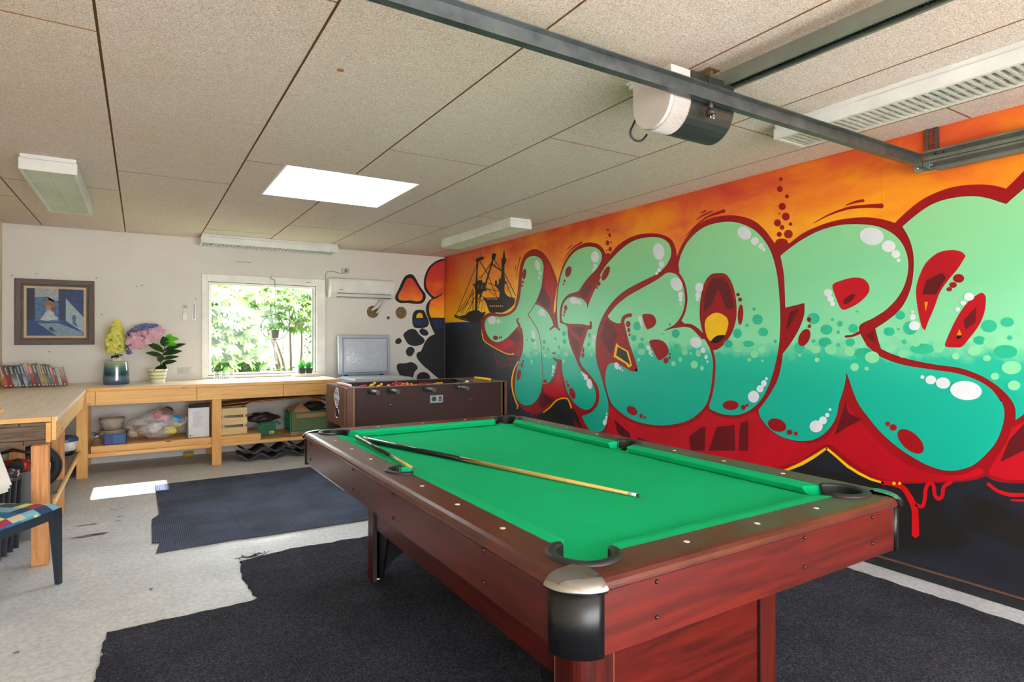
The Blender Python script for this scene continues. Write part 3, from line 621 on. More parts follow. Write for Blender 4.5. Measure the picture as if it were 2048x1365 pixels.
dots('painted_bubble', KB, [(752,893,27,30),(831,932,20,20),(866,911,15,16),(873,966,7),(806,960,10,11),(528,985,18,20),(549,928,14,18),(567,1003,10,12),(457,959,10,12),(423,980,11,13),(260,920,18,16),(510,928,7,8),(247,960,7,9),(480,920,16,18)], LMINT, 9)
dots('painted_bubble', KA, [(640,745,12,14),(709,758,9,12),(706,795,8,11),(736,803,12,14),(833,706,11,16),(836,755,12,16),(779,738,8,9),(603,745,5),(990,715,8,14),(985,775,9,14),(800,790,8,10)], DTEAL, 8)
dots('painted_bubble', KA, [(747,793,14,16),(714,842,9,12),(845,832,13,18),(830,877,8,12),(631,880,7,13),(800,822,9,10),(660,830,9,12),(992,795,10,14),(1003,835,8,12),(620,800,8,10),(590,780,8,10)], LMINT, 9)
fine = random.Random(3); a_, b_ = [], []
for k in range(90):
    yy = fine.uniform(1.15, 6.6); zz = 1.27-max(yy-3.2, 0)*.04+fine.gauss(0, .06); r = fine.uniform(.006, .02)
    (a_ if zz > 1.25-max(yy-3.2, 0)*.04 else b_).append((yy, zz, r))
# ship on the horizon
strokes('painted_ship_rigging', KE, [(l, w_) for l, w_ in [([(215,900),(490,225)],9),([(235,880),(440,560)],5),([(250,850),(470,600)],6),([(270,890),(440,600)],6),([(290,905),(500,420)],5),([(490,215),(470,520)],22),([(480,520),(470,860)],34),([(515,205),(620,380)],13),([(620,380),(740,680)],9),([(690,200),(530,430)],10),([(690,190),(590,520)],20),([(590,520),(500,720)],14),([(670,250),(810,345)],16),([(700,180),(800,330)],8),([(735,230),(705,270)],7),([(600,490),(780,550)],9),([(610,570),(790,610)],9),([(610,570),(720,670)],7),([(840,370),(985,660)],10),([(850,470),(940,690)],9),([(500,640),(600,700)],9),([(490,750),(600,700)],8),([(430,600),(430,900)],10),([(540,640),(495,830)],9),([(380,870),(440,700)],7),([(560,720),(540,860)],5),([(330,900),(430,720)],7),([(480,660),(350,780)],7),([(350,780),(250,870)],7),([(523,105),(523,170)],4),([(505,120),(505,175)],3),([(520,395),(520,450)],5),([(545,420),(545,470)],4),([(758,405),(758,440)],4),([(870,600),(900,540)],4),([(585,740),(585,880)],4),([(575,880),(545,990)],5)]], BLACKP, 1, sm=False)
shape('painted_ship_hull', KE, [(560,690,1),(770,682,1),(778,580),(790,430),(800,330),(798,190,1),(815,170),(820,110,1),(835,60,1),(845,110,1),(848,168,1),(864,185,1),(855,235),(840,260),(838,360),(845,480),(838,580),(855,640),(900,675),(975,692,1),(970,760),(930,810),(860,862),(780,887),(680,880),(640,865),(600,760)], BLACKP, 1)
shape('painted_ship_hull', KE, [(178,900,1),(250,928,1),(330,912,1),(360,880,1),(440,850,1),(500,850,1),(540,880,1),(600,870,1),(570,930,1),(520,1010,1),(400,1000,1),(330,988,1),(260,968,1),(195,945,1)], BLACKP, 1, smooth=False)
for pts in ([(465,190),(480,175),(555,150),(575,165),(565,190),(520,205),(480,225),(466,215)], [(672,140),(685,110),(710,108),(735,130),(725,150),(715,190),(690,200),(672,180)], [(420,510),(480,500),(490,460),(545,460),(555,495),(605,490),(608,600),(560,605),(545,640),(470,640),(450,560)], [(715,530),(715,470),(730,455),(745,480),(740,520),(765,505),(765,450),(785,430),(800,600),(780,610)], [(840,485),(870,480),(872,500),(840,505)]):
    shape('painted_ship_rigging', KE, pts, BLACKP, 1, smooth=False)
dots('painted_ship_light', KE, [(655+26*k, 797, 9, 8) for k in range(7)]+[(618+20*k, 705, 5, 9) for k in range(7)]+[(225+24*k, 938+7*k, 6, 4) for k in range(6)]+[(445+50*k, 545, 3, 28, 8) for k in range(4)], M('paint_ship_light', (240,170,90), GL), 2, merged=True)

# back wall part of the mural
m, nt, b = newmat('mural_ground_back'); b.inputs['Roughness'].default_value = .42
g = nt.nodes.new('ShaderNodeNewGeometry'); sx = nt.nodes.new('ShaderNodeSeparateXYZ'); nt.links.new(g.outputs[0], sx.inputs[0])
h = mth(nt, 'ADD', mth(nt, 'SUBTRACT', sx.outputs[2], 1.6), mth(nt, 'MULTIPLY', mth(nt, 'SUBTRACT', noise_n(nt, pos(nt, (1.4,1,2)), 3, 4), .5), .5))
c = ramp(nt, h, [(.02, C((250,180,20))), (.3, C((238,120,30))), (.55, C((204,56,40))), (.9, C((190,46,44)))])
nt.links.new(c, b.inputs['Base Color']); MURB = m
NAVY = M('paint_navy', (22,32,58), .4, rgb2=(24,58,108), vs=3, st=(1,1,2)); SEAB = M('paint_near_black', (24,26,32), .4, rgb2=(34,32,34), vs=2)
big = [(553,88,1),(500,90),(440,115),(385,160),(355,210),(335,270),(328,340),(340,395),(375,440),(410,474,1),(375,500),(352,550),(350,600),(370,660),(390,720),(415,780),(436,822,1),(380,850),(340,900),(315,960),(300,988,1),(265,1005),(258,1040),(280,1080),(330,1135),(380,1175),(430,1220),(478,1258,1),(500,1290,1),(553,1330,1)]
shape('painted_black_mass', KG, big, SEAB, 0, True)
shape('painted_sunset', KG, [(553,97,1),(500,110),(440,137),(395,180),(368,232),(352,300),(353,350),(374,400),(407,442),(432,463),(398,500),(382,550),(382,610),(398,660,1),(553,663,1)], MURB, 1, True)
strokes('painted_black_line', KG, [([(405,480),(440,467),(475,452),(513,425)], [14,16,13,6])], BLACKP, 2, True)
shape('painted_blue_sea', KG, [(412,680,1),(553,675,1),(553,765,1),(440,768,1)], NAVY, 1, True)
shape('painted_black_blob', KG, [(185,238),(225,245),(255,285),(290,350),(325,400),(347,435),(345,480),(320,515),(280,528),(220,525),(170,518),(110,520),(70,505),(50,475),(55,440),(85,380),(115,310),(145,260)], BLACKP, 0, True)
shape('painted_sunset', KG, [(188,275),(215,282),(245,320),(275,370),(310,425),(320,462),(303,492),(265,503),(200,492),(150,495),(100,490),(80,465),(85,435),(110,390),(140,330),(160,290)], MURB, 1, True)
shape('painted_black_blob', KG, [(290,585),(330,592),(350,630),(372,680),(378,720),(360,750),(310,763),(245,760),(222,730),(216,670),(225,620),(250,590)], BLACKP, 0, True)
shape('painted_yellow_sun', KG, [(255,663,1),(262,632),(290,613),(315,630),(322,663,1)], YEL, 1, True)
shape('painted_blue_sea', KG, [(235,672,1),(352,672,1),(366,720),(300,738),(235,725)], NAVY, 1, True)
for pts in ([(130,830),(150,800),(200,772),(250,780),(285,825),(335,870),(330,905),(290,930),(230,938),(180,920),(150,880)], [(285,790),(310,765),(350,780),(373,805),(368,830),(335,838),(300,820)], [(55,880),(90,858),(112,880),(108,905),(85,918),(55,912)], [(155,985),(180,950),(220,950),(240,980),(222,1020),(200,1040),(165,1025)], [(65,1150),(80,1110),(150,1105),(210,1095),(255,1120),(270,1155),(240,1190),(225,1240),(200,1265),(140,1265),(95,1220)], [(262,1300,1),(262,1230),(300,1195),(350,1195),(385,1225),(398,1300,1)]):
    shape('painted_black_blob', KG, pts, SEAB, 0, True)
struct('trim_2', B().cyl((XR-.006, YB-.006, .0), (XR-.006, YB-.006, HC), .004, n=6), M('corner_bead', (120,96,86), .5))

for k_, m_ in _m.items():
    if k_.startswith('paint_'): m_.node_tree.nodes['Principled BSDF'].inputs['Specular IOR Level'].default_value = .34
# ---------------------------------------------------------------- carpets
m, nt, b = newmat('carpet_charcoal'); b.inputs['Roughness'].default_value = .95; b.inputs['Specular IOR Level'].default_value = .15
v = pos(nt)
c = ramp(nt, noise_n(nt, v, 150, 3, .7), [(.3, C((26,26,31))), (.5, C((52,53,62))), (.68, C((92,94,106)))])
c = mix(nt, c, ramp(nt, noise_n(nt, v, 3, 5, .6), [(.3, (.72,.72,.75,1)), (.7, (1.15,1.15,1.18,1))]), 1, 'MULTIPLY')
nt.links.new(c, b.inputs['Base Color']); bump(nt, b, noise_n(nt, v, 170, 3, .8), .8, .006); CARP = m
m, nt, b = newmat('carpet_blue_grey'); b.inputs['Roughness'].default_value = .9; b.inputs['Specular IOR Level'].default_value = .2
v = pos(nt)
wv = nt.nodes.new('ShaderNodeTexWave'); wv.inputs['Scale'].default_value = 26; wv.inputs['Distortion'].default_value = .6; nt.links.new(v, wv.inputs[0])
c = mix(nt, ramp(nt, noise_n(nt, v, 2.2, 4), [(.35, C((66,72,88))), (.6, C((84,94,118)))]), ramp(nt, wv.outputs['Fac'], [(.2, (.5,.5,.55,1)), (.7, (1.1,1.1,1.1,1))]), .6, 'MULTIPLY')
c = mix(nt, c, ramp(nt, noise_n(nt, v, 140, 3, .7), [(.3, (.6,.6,.6,1)), (.65, (1.2,1.2,1.2,1))]), .8, 'MULTIPLY')
nt.links.new(c, b.inputs['Base Color']); bump(nt, b, wv.outputs['Fac'], .6, .004); CARP2 = m
def ragged(pts, amp, step=.03, seed=1):
    rn = random.Random(seed); out = []
    for i, p in enumerate(pts):
        q = pts[(i+1) % len(pts)]; a, c_ = Vector(p), Vector(q); L = (c_-a).length; n = max(1, int(L/step)); d = (c_-a).normalized(); nn = Vector((-d.y, d.x))
        for k in range(n): out.append(tuple(a+(c_-a)*k/n+nn*rn.gauss(0, amp)*(0 if k == 0 else 1)))
    return out
FZ = lambda a, c_, d: (a, c_, d)
big = ragged([(.507,3.91),(.49,3.60),(.515,3.31),(.484,3.29),(-.128,3.286),(-.15,2.9),(-.19,2.3),(-.25,1.0),(-.3,-.4),(3.50,-.4),(3.505,1.1),(3.50,2.6),(3.48,4.02),(1.35,3.955),(.78,3.965)], .006, .035)
cbig = solo('carpet', B().prism(big, FZ, .0005, .010), CARP, 'charcoal cut carpet with ragged edges under the pool table', 'carpet')
sm_ = ragged([(.085,4.33),(.11,4.54),(.068,4.56),(.075,5.15),(.125,5.27),(.118,6.33),(.80,6.345),(1.494,6.37),(1.50,6.30),(1.515,5.22),(2.45,5.2),(2.45,4.36),(1.394,4.305),(.60,4.33),(.56,4.345)], .0012, .05, 2)
cp = thing('carpet', 'blue-grey ribbed carpet lying on concrete between pool table and workbench', 'carpet', (1.2,5.3,0))
cp2 = obj('pile', B().prism(sm_, FZ, .004, .012), CARP2, cp)
obj('backing', B().prism([(x+(.008 if x > 1 else -.004), y-(.008 if y < 5 else 0)) for x, y in sm_], FZ, .0005, .004), M('carpet_backing', (196,184,166), .9), cp, label='pale cream backing edge')
obj('seam', B().box(.60,.603,4.36,5.2,.0121,.0126).box(.52,.523,5.2,6.33,.0121,.0126), M('seam_dark', (30,32,40), .9), cp)
fb_ = B(); rf_ = random.Random(11)
for k in range(16):
    x0, y0 = .52+rf_.uniform(0,.16), 3.975+rf_.uniform(-.02,.02); P_ = [(x0, y0, .004)]
    for j in range(4): P_.append((P_[-1][0]+rf_.uniform(-.03,.03), P_[-1][1]+rf_.uniform(-.012,.014), .003+rf_.uniform(0,.006)))
    fb_.tube(P_, .0016, 5)
obj('frayed_threads', fb_, CARP, cbig, kind='stuff')
st = M('oil_stain', (120,120,124), .35, rgb2=(104,104,110))
for i, (x, y, a, l_) in enumerate([(-.30,4.98,.10,.03),(-.235,5.0,.05,.018),(-.32,5.28,.07,.02),(-.16,5.62,.02,.012),(-.12,5.66,.02,.008),(-.13,5.40,.025,.012),(-.19,5.66,.015,.01),(-.14,5.28,.02,.01),(-.45,3.3,.012,.012),(.05,3.75,.01,.02)]):
    pts = [(x+a*math.cos(k*pi/8)*(1+.25*math.sin(k*2.3+i)), y+l_*math.sin(k*pi/8)*(1+.3*math.cos(k*1.7+i))) for k in range(16)]
    struct('floor_stain', B().prism(pts, FZ, .0002, .0006), st, floor)

# ---------------------------------------------------------------- pool table
CHER = wood('cherry_laminate', (86,24,17), (54,14,10), 1, .8, .32, False, .03, .38); CHERX = wood('cherry_laminate_x', (98,24,15), (60,14,9), 0, .8, .32, False, .03, .38)
CHERZ = wood('cherry_laminate_z', (84,24,16), (52,14,10), 2, .8, .34, False, .03, .38)
RAILM = M('rail_laminate', (88,36,27), .3, rgb2=(66,26,20), vs=8, st=(1,1,1), coat=.1, bmp=.05, bs=200)
FELT = M('green_felt', (8,186,122), .95, rgb2=(6,178,114), vs=3, bmp=.3, bs=400, spec=.15)
BLKP = M('black_plastic', (34,34,36), .45); BLKM = M('black_satin', (14,15,17), .38, spec=.4)
BONE = M('sight_bone', (228,216,190), .4)
TX0, TX1, TY0, TY1, TZ = .80, 2.30, 1.04, 3.66, .80
pool = thing('pool_table', 'cherry-brown pool table with green cloth and chrome corner caps', 'table', ((TX0+TX1)/2, (TY0+TY1)/2, 0))
RW = .135
def rail_prof(flip=1):
    # cross-section: d = distance inward from the outer face, z
    return [(.006,.770),(.001,.776),(.001,.783),(.005,.791),(.014,.798),(.030,.8015),(RW,.799),(RW,.735),(.045,.735),(.045,.770)]
def cloth_cut():
    c = B()
    for x in (TX0+.137, TX1-.137):
        for y in (TY0+.137, TY1-.137): c.cyl((x, y, .55), (x, y, .9), .050, n=28)
    for x in (TX0+.112, TX1-.112): c.cyl((x, (TY0+TY1)/2, .55), (x, (TY0+TY1)/2, .9), .047, n=28)
    return c
def pocket_cut():
    c = B()
    for x in (TX0+.165, TX1-.165):
        for y in (TY0+.165, TY1-.165): c.cyl((x, y, .55), (x, y, .9), .072, n=32)
    for x in (TX0+.135, TX1-.135): c.cyl((x, (TY0+TY1)/2, .55), (x, (TY0+TY1)/2, .9), .060, n=32)
    return c
pr_ = rail_prof()
mit = lambda d: max(d, .1-math.sqrt(max(0, .068**2-(.1-min(d, .1))**2)))
def rail(fn, a0, a1):
    vs = [fn(d, z, a0+mit(d)) for d, z in pr_]+[fn(d, z, a1-mit(d)) for d, z in pr_]; n = len(pr_)
    o = obj('wood_rail', B().add(vs, [(k, (k+1) % n, n+(k+1) % n, n+k) for k in range(n)]+[tuple(range(n-1,-1,-1)), tuple(range(n, 2*n))]), RAILM, pool)
    o.data.transform(Matrix.Translation(pool.location)); o.location = -pool.location; bake_cut(o, pocket_cut())
rail(lambda d, z, t: (TX0+d, t, z), TY0, TY1); rail(lambda d, z, t: (TX1-d, t, z), TY0, TY1)
rail(lambda d, z, t: (t, TY0+d, z), TX0, TX1); rail(lambda d, z, t: (t, TY1-d, z), TX0, TX1)
o = obj('cloth_bed', B().box(TX0+.06, TX1-.06, TY0+.06, TY1-.06, .735, .762), FELT, pool)
o.data.transform(Matrix.Translation(pool.location)); o.location = -pool.location; bake_cut(o, cloth_cut())
# cushions: six, angled ends
NOSE = .195
def cushion(p, q, inward, e0, e1):
    """from p to q along the rail inner edge; e0,e1 = how much the nose is cut back"""
    p, q = Vector(p), Vector(q); d = (q-p).normalized(); i = Vector(inward); w_ = NOSE-RW
    prof = [(0,.798),(w_*.55,.797),(w_*.95,.794),(w_,.788),(w_*.8,.766),(w_*.6,.762),(0,.762)]
    vs = []
    for base, sgn, e in ((p, 1, e0), (q, -1, e1)):
        for a, z in prof: vs.append((base.x+i.x*a+d.x*sgn*e*a/w_, base.y+i.y*a+d.y*sgn*e*a/w_, z))
    n = len(prof); b = B().add(vs, [(k, (k+1) % n, n+(k+1) % n, n+k) for k in range(n)]+[tuple(range(n-1,-1,-1)), tuple(range(n, 2*n))])
    obj('cushion', b, FELT, pool)
ix0, ix1, iy0, iy1, ym = TX0+RW, TX1-RW, TY0+RW, TY1-RW, (TY0+TY1)/2
cr = .105; mr = .058
for x, inw in ((ix0, (1,0)), (ix1, (-1,0))):
    cushion((x, iy0+cr), (x, ym-mr), inw, .05, .012); cushion((x, ym+mr), (x, iy1-cr), inw, .012, .05)
for y, inw in ((iy0, (0,1)), (iy1, (0,-1))): cushion((ix0+cr, y), (ix1-cr, y), inw, .05, .05)
# pocket rims and cups
def pocket(cx, cy, R0, R1, a0, a1, cup):
    b = B(); n = 26; vs = []
    for k in range(n+1):
        a = R(a0+(a1-a0)*k/n); ca, sa_ = math.cos(a), math.sin(a)
        t = min(k, n-k)/n; ro = R1 if t > .06 else R1-.012*(1-t/.06)
        for r, z in ((R0,.770),(R0,.803),(R0+.004,.807),(ro-.006,.808),(ro,.802),(ro,.797)): vs.append((cx+r*ca, cy+r*sa_, z))
    b.add(vs, [(k*6+j, k*6+(j+1) % 6, (k+1)*6+(j+1) % 6, (k+1)*6+j) for k in range(n) for j in range(6)]+[tuple(range(6)), tuple(range(n*6+5, n*6-1, -1))], True)
    rim = obj('pocket_rim', b, BLKP, pool)
    dk_ = M('pocket_dark', (16,16,18), .6); b = B(); rl_ = R0-.001
    b.add([(cx+rl_*math.cos(R(a0+(a1-a0)*k/n)), cy+rl_*math.sin(R(a0+(a1-a0)*k/n)), z) for k in range(n+1) for z in (.7625, .800)], [(2*k, 2*k+1, 2*k+3, 2*k+2) for k in range(n)], True)
    obj('pocket_lining', b, dk_, pool, fixn=False)
    am = R((a0+a1)/2); sh_ = .028*1.414 if R0 > .065 else .023; ch_ = .0495 if R0 > .065 else .0465
    obj('pocket_cup', B().lathe([(ch_,.7615),(ch_,.66),(ch_*.8,.63),(0,.625)], (cx+sh_*math.cos(am), cy+sh_*math.sin(am), 0), 24), dk_, pool, fixn=False)
for x, y, a in ((TX0+.165, TY0+.165, 225), (TX1-.165, TY0+.165, 315), (TX1-.165, TY1-.165, 45), (TX0+.165, TY1-.165, 135)): pocket(x, y, .072, .100, a-125, a+125, .0715)
for x, a in ((TX0+.135, 180), (TX1-.135, 0)): pocket(x, ym, .060, .084, a-98, a+98, .0595)
# corner caps and posts
for sx_, sy_ in ((0,0),(1,0),(1,1),(0,1)):
    X, Y = (TX0, TX1)[sx_], (TY0, TY1)[sy_]; ux, uy = (1,-1)[sx_], (1,-1)[sy_]
    r = .100; fnz = lambda a, c_, d: (a, c_, d)
    levels = [(.006,.772),(-.004,.771),(-.006,.775),(-.005,.782),(.001,.791),(.011,.799),(.026,.8045),(.045,.8070),(.065,.8082),(.082,.8085)]
    vs = []
    for off, z in levels:
        rr = r-off; vs += [(X+ux*(r-rr*math.cos(t*pi/2/14)), Y+uy*(r-rr*math.sin(t*pi/2/14)), z) for t in range(15)]
    n = 15; fs = [(i*n+k, i*n+k+1, (i+1)*n+k+1, (i+1)*n+k) for i in range(len(levels)-1) for k in range(n-1)]
    obj('corner_cap', B().add(vs, fs, True), M('cap_chrome', (176,176,176), .14, 1, rgb2=(170,170,170)), pool)
    r2 = .092; o2 = .008
    post = [(X+ux*(o2+r2-r2*math.cos(t*pi/2/8)), Y+uy*(o2+r2-r2*math.sin(t*pi/2/8))) for t in range(9)]
    post += [(X+ux*(o2+r2), Y+uy*(o2+.012)), (X+ux*(o2+r2), Y+uy*(o2+r2)), (X+ux*(o2+.012), Y+uy*(o2+r2))]
    obj('corner_post', B().prism(post, fnz, .618, .773, smooth=True), BLKM, pool)
# diamond sights
def sight(x, y): obj('diamond_sight', B().cyl((x, y, .799), (x, y, .8015), .0085, n=14), BONE, pool)
dx = .29; sxl, sxr = TX0+.088, TX1-.088
for s_ in (1,-1):
    for k in (1,2,3):
        for x in (sxl, sxr): sight(x, ym+s_*dx*k)
for k in (-1,0,1):
    for y in (TY0+.080, TY1-.080): sight((TX0+TX1)/2+k*.30, y)
# aprons
AZ0, AZ1 = .634, .771; o_ = .014
obj('apron', B().box(TX0+o_, TX0+o_+.022, TY0+.07, TY1-.07, AZ0, AZ1), CHER, pool); obj('apron', B().box(TX1-o_-.022, TX1-o_, TY0+.07, TY1-.07, AZ0, AZ1), CHER, pool)
obj('apron', B().box(TX0+.07, TX1-.07, TY0+o_, TY0+o_+.022, AZ0-.014, AZ1), CHERX, pool); obj('apron', B().box(TX0+.07, TX1-.07, TY1-o_-.022, TY1-o_, AZ0, AZ1), CHERX, pool)
BOLT = M('bolt_dark', (60,52,48), .3, .8)
for x in (TX0+.27, (TX0+TX1)/2+.13, TX1-.24):
    for z in (.755, .668):
        obj('bolt', B().ball((x, TY0+o_, z), .006, n=10, m=6), BOLT, pool)
for y in (TY0+.42, TY0+1.12, TY0+1.62, TY1-.22):
    for z in (.757, .668): obj('bolt', B().ball((TX0+o_, y, z), .006, n=10, m=6), BOLT, pool)
# sub frame, legs, end panels
LX0, LX1, LY0, LY1 = 1.07, 2.01, 1.35, 3.27
for x0, x1 in ((LX0+.012, LX0+.03), (LX1-.03, LX1-.012)): obj('side_panel', B().box(x0, x1, LY0+.12, LY1-.12, .315, AZ0+.06), CHER, pool)
obj('cross_beam', B().box(TX0+.05, TX1-.05, LY0+.02, LY0+.10, .655, .735), BLKM, pool); obj('cross_beam', B().box(TX0+.05, TX1-.05, LY1-.10, LY1-.02, .655, .735), BLKM, pool)
def endpanel(y0, y1, mt):
    n = 16; arch = [(LX0+.10+(LX1-LX0-.20)*k/n, .03+.15*math.sin(pi*k/n)**.6) for k in range(n+1)]
    poly = [(LX0+.1, .70), (LX1-.1, .70)]+arch[::-1]
    return B().prism(poly, lambda a, c_, d: (a, d, c_), y0, y1)
obj('end_panel', endpanel(LY0+.012, LY0+.030, 0), CHERX, pool); obj('end_panel', endpanel(LY1-.030, LY1-.012, 0), CHERX, pool)
obj('panel_lining', endpanel(LY1-.036, LY1-.0305, 0), BLKM, pool, label='black inner face of the far end panel')
for x, ux in ((LX0, 1), (LX1, -1)):
    for y, uy in ((LY0, 1), (LY1, -1)):
        r = .05; W = .125
        outer = [(x+ux*W, y), ] + [(x+ux*(r-r*math.cos(t*pi/2/6)), y+uy*(r-r*math.sin(t*pi/2/6))) for t in range(6, -1, -1)] + [(x, y+uy*W)]
        inner = [(x+ux*.02, y+uy*W), (x+ux*.02, y+uy*.06), (x+ux*.06, y+uy*.02), (x+ux*W, y+uy*.02)]
        lg = obj('leg', B().prism(outer+inner, fnz, .025, AZ0+.06), CHERZ, pool)
        obj('leg_edging', B().box(min(x, x+ux*.021), max(x, x+ux*.021), y+uy*W-.0015+ (0 if uy > 0 else 0), y+uy*W+.0015, .025, .65).box(x+ux*W-.0012, x+ux*W+.0012, min(y, y+uy*.021), max(y, y+uy*.021), .025, .65), M('edge_tan' if (uy > 0 and ux > 0) else 'edge_black', (176,140,96) if (uy > 0 and ux > 0) else (22,20,20), .5), lg)
        ft = B().cyl((x+ux*.05, y+uy*.05, .0), (x+ux*.05, y+uy*.05, .02), .038, .030, n=18).cyl((x+ux*.05, y+uy*.05, .02), (x+ux*.05, y+uy*.05, .05), .01)
        ft.v = [(a, b_, c_+.010) for a, b_, c_ in ft.v]
        obj('levelling_foot', ft, CHROME, pool)
        obj('bolt', B().ball((x+ux*.10 if 1 else 0, y, .45), .007, n=10, m=6), BOLT, lg)
        obj('bolt', B().ball((x, y+uy*.09, .42), .007, n=10, m=6), BOLT, lg)
        obj('gusset', B().prism([(y+uy*.02,.05),(y+uy*.16,.05),(y+uy*.20,.12),(y+uy*.26,.30),(y+uy*.26,.62),(y+uy*.02,.62)], lambda a, c_, d: (d, a, c_), x+ux*.031, x+ux*.045), BLKM, pool)

# cues and ball
def cue(label, butt, tip, r0=.0155, r1=.0062, bl=.45, wood_c=(214,168,92), name='pool_cue'):
    p, q = Vector(butt), Vector(tip); L = (q-p).length
    t = thing(name, label, 'cue', butt)
    f = lambda u: p+(q-p)*u
    rad = lambda u: r0+(r1-r0)*u
    obj('rubber_bumper', B().cyl(f(-.008), f(0), r0*.8, r0*.95, n=16), BLKP, t)
    obj('butt', B().cyl(f(0), f(bl), rad(0), rad(bl), n=18), M('lacquer_black', (14,13,14), .3, coat=.3), t)
    obj('ring', B().cyl(f(.012), f(.02), rad(.012)+.0004, n=18), M('cue_ring', (200,196,188), .3, .5), t)
    WC = M('maple_shaft', wood_c, .3, rgb2=tuple(x*.9 for x in wood_c), vs=5, coat=.15)
    obj('shaft', B().cyl(f(bl), f(.972), rad(bl), rad(.972), n=18), WC, t)
    # splice points of the butt running into the shaft
    d = (q-p).normalized(); u_ = d.cross(Vector((0,0,1))).normalized(); n_ = u_.cross(d)
    sp_ = B()
    for k in range(4):
        a = k*pi/2+pi/4; c0 = u_*math.cos(a)+n_*math.sin(a); s0 = -u_*math.sin(a)+n_*math.cos(a)
        e = bl+.09; r_ = rad(bl)+.0004
        vs = []
        for j in range(5):
            an = (j-2)*.33; vs.append(f(bl)+(c0*math.cos(an)+s0*math.sin(an))*r_)
        vs.append(f(e)+c0*(rad(e)+.0003)); sp_.add(vs, [(j, j+1, 5) for j in range(4)], True)
    obj('splice_point', sp_, M('lacquer_black', (14,13,14), .3, coat=.3), t, fixn=False)
    obj('ferrule', B().cyl(f(.972), f(.992), rad(.972), rad(.992), n=16), M('ferrule_white', (238,236,228), .3), t)
    obj('tip', B().cyl(f(.992), f(1), rad(.992), r1*.85, n=16), M('tip_blue_grey', (70,70,76), .8), t)
cue('long pool cue with black butt lying diagonally across green cloth', (1.072,3.30,.7795), (1.557,1.615,.7700))
cue('short dark cue resting on left cushion with its point near side pocket', (.992,3.18,.815), (.955,2.30,.812), .0125, .0055, .66, (208,160,86))
solo('billiard_ball', B().ball((TX1-.118, ym-.012, .742), .026, n=24, m=16), M('ball_cream', (236,224,178), .2, coat=.5), 'cream ball sunk in the side pocket by the mural wall', 'ball')

# ---------------------------------------------------------------- foosball table
FB = M('foosball_brown', (54,24,20), .45, spec=.35, rgb2=(42,18,15), vs=20, st=(1,1,1), bmp=.1, bs=160); FBL = M('foosball_end_brown', (108,68,56), .42, spec=.4, rgb2=(94,58,48), vs=20)
fx0, fx1, fy0, fy1, fz0, fz1 = 1.55, 3.205, 5.25, 5.95, .545, .90
foo = thing('foosball_table', 'dark brown foosball table with black-gripped rods against the mural wall', 'table', ((fx0+fx1)/2, (fy0+fy1)/2, 0))
tk = .03
rodx = [1.70, 1.80, 1.985, 2.16, 2.33, 2.50, 2.68, 2.86]
front = obj('side_panel', B().box(fx0+.065, fx1-.03, fy0, fy0+tk, fz0, fz1, .002), FB, foo); obj('side_panel', B().box(fx0+.065, fx1-.03, fy1-tk, fy1, fz0, fz1, .002), FB, foo)
def endp(x0, x1):
    b = B(); hy0, hy1, hz0, hz1 = 5.50, 5.625, .615, .70
    b.box(x0, x1, fy0+.06, hy0, fz0, fz1).box(x0, x1, hy1, fy1-.06, fz0, fz1).box(x0, x1, hy0, hy1, fz0, hz0).box(x0, x1, hy0, hy1, hz1, fz1)
    return b
e1 = obj('end_panel', endp(fx0, fx0+tk), FBL, foo); obj('end_panel', B().box(fx1-tk, fx1, fy0+.06, fy1-.06, fz0, fz1), FB, foo)
EDG = M('edging_tan', (204,160,104), .4)
for x, y, ux, uy in ((fx0, fy0, 1, 1), (fx0, fy1, 1, -1), (fx1, fy0, -1, 1), (fx1, fy1, -1, -1)):
    cpst = obj('corner_post', B().box(min(x, x+ux*.063), max(x, x+ux*.063), min(y, y+uy*.058), max(y, y+uy*.058), fz0, fz1-.001, .004), FBL, foo)
    obj('edging', B().box(x+ux*.063-.0025, x+ux*.063+.0025, y-.001, y+.006, fz0, fz1).box(x-.0015, x+.004, y+uy*.058-.002, y+uy*.058+.002, fz0, fz1) if uy > 0 else B().box(x+ux*.063-.0025, x+ux*.063+.0025, y-.006, y+.001, fz0, fz1), EDG, cpst)
    lg = obj('leg', B().box(min(x+ux*.02, x+ux*.11), max(x+ux*.02, x+ux*.11), min(y+uy*.02, y+uy*.11), max(y+uy*.02, y+uy*.11), .012, fz0+.05), FB, foo)
    obj('foot', B().cyl((x+ux*.065, y+uy*.065, 0), (x+ux*.065, y+uy*.065, .014), .03, n=14), BLKP, lg)
TOPG = M('foosball_top_ledge', (120,104,98), .35, rgb2=(104,90,84))
obj('top_ledge', B().box(fx0+.002, fx1-.002, fy0, fy0+tk+.012, fz1, fz1+.006, .002).box(fx0+.002, fx1-.002, fy1-tk-.012, fy1, fz1, fz1+.006, .002).box(fx0+.002, fx0+.115, fy0+.04, fy1-.04, fz1, fz1+.006).box(fx1-.30, fx1-.002, fy0+.04, fy1-.04, fz1, fz1+.006), TOPG, foo)
obj('playfield', B().box(fx0+.10, fx1-.28, fy0+tk, fy1-tk, .77, .782), M('pitch_green', (30,110,70), .5), foo)
obj('goal_box', B().box(fx0+.03, fx0+.10, fy0+tk, fy1-tk, .77, fz1-.002).box(fx1-.28, fx1-.03, fy0+tk, fy1-tk, .77, fz1-.002), FB, foo)
obj('hole_trim', B().tube([(fx0-.001, 5.50+.0625+.068*math.cos(a)*(1 if abs(math.cos(a)) < .8 else .95), .6575+.047*math.sin(a)) for a in [2*pi*k/20 for k in range(20)]], .003, 6, True), CHROME, e1)
obj('ball_tray', B().box(fx0+.03, fx0+.06, 5.48, 5.645, .6, .715), M('pocket_dark', (16,16,18), .6), foo)
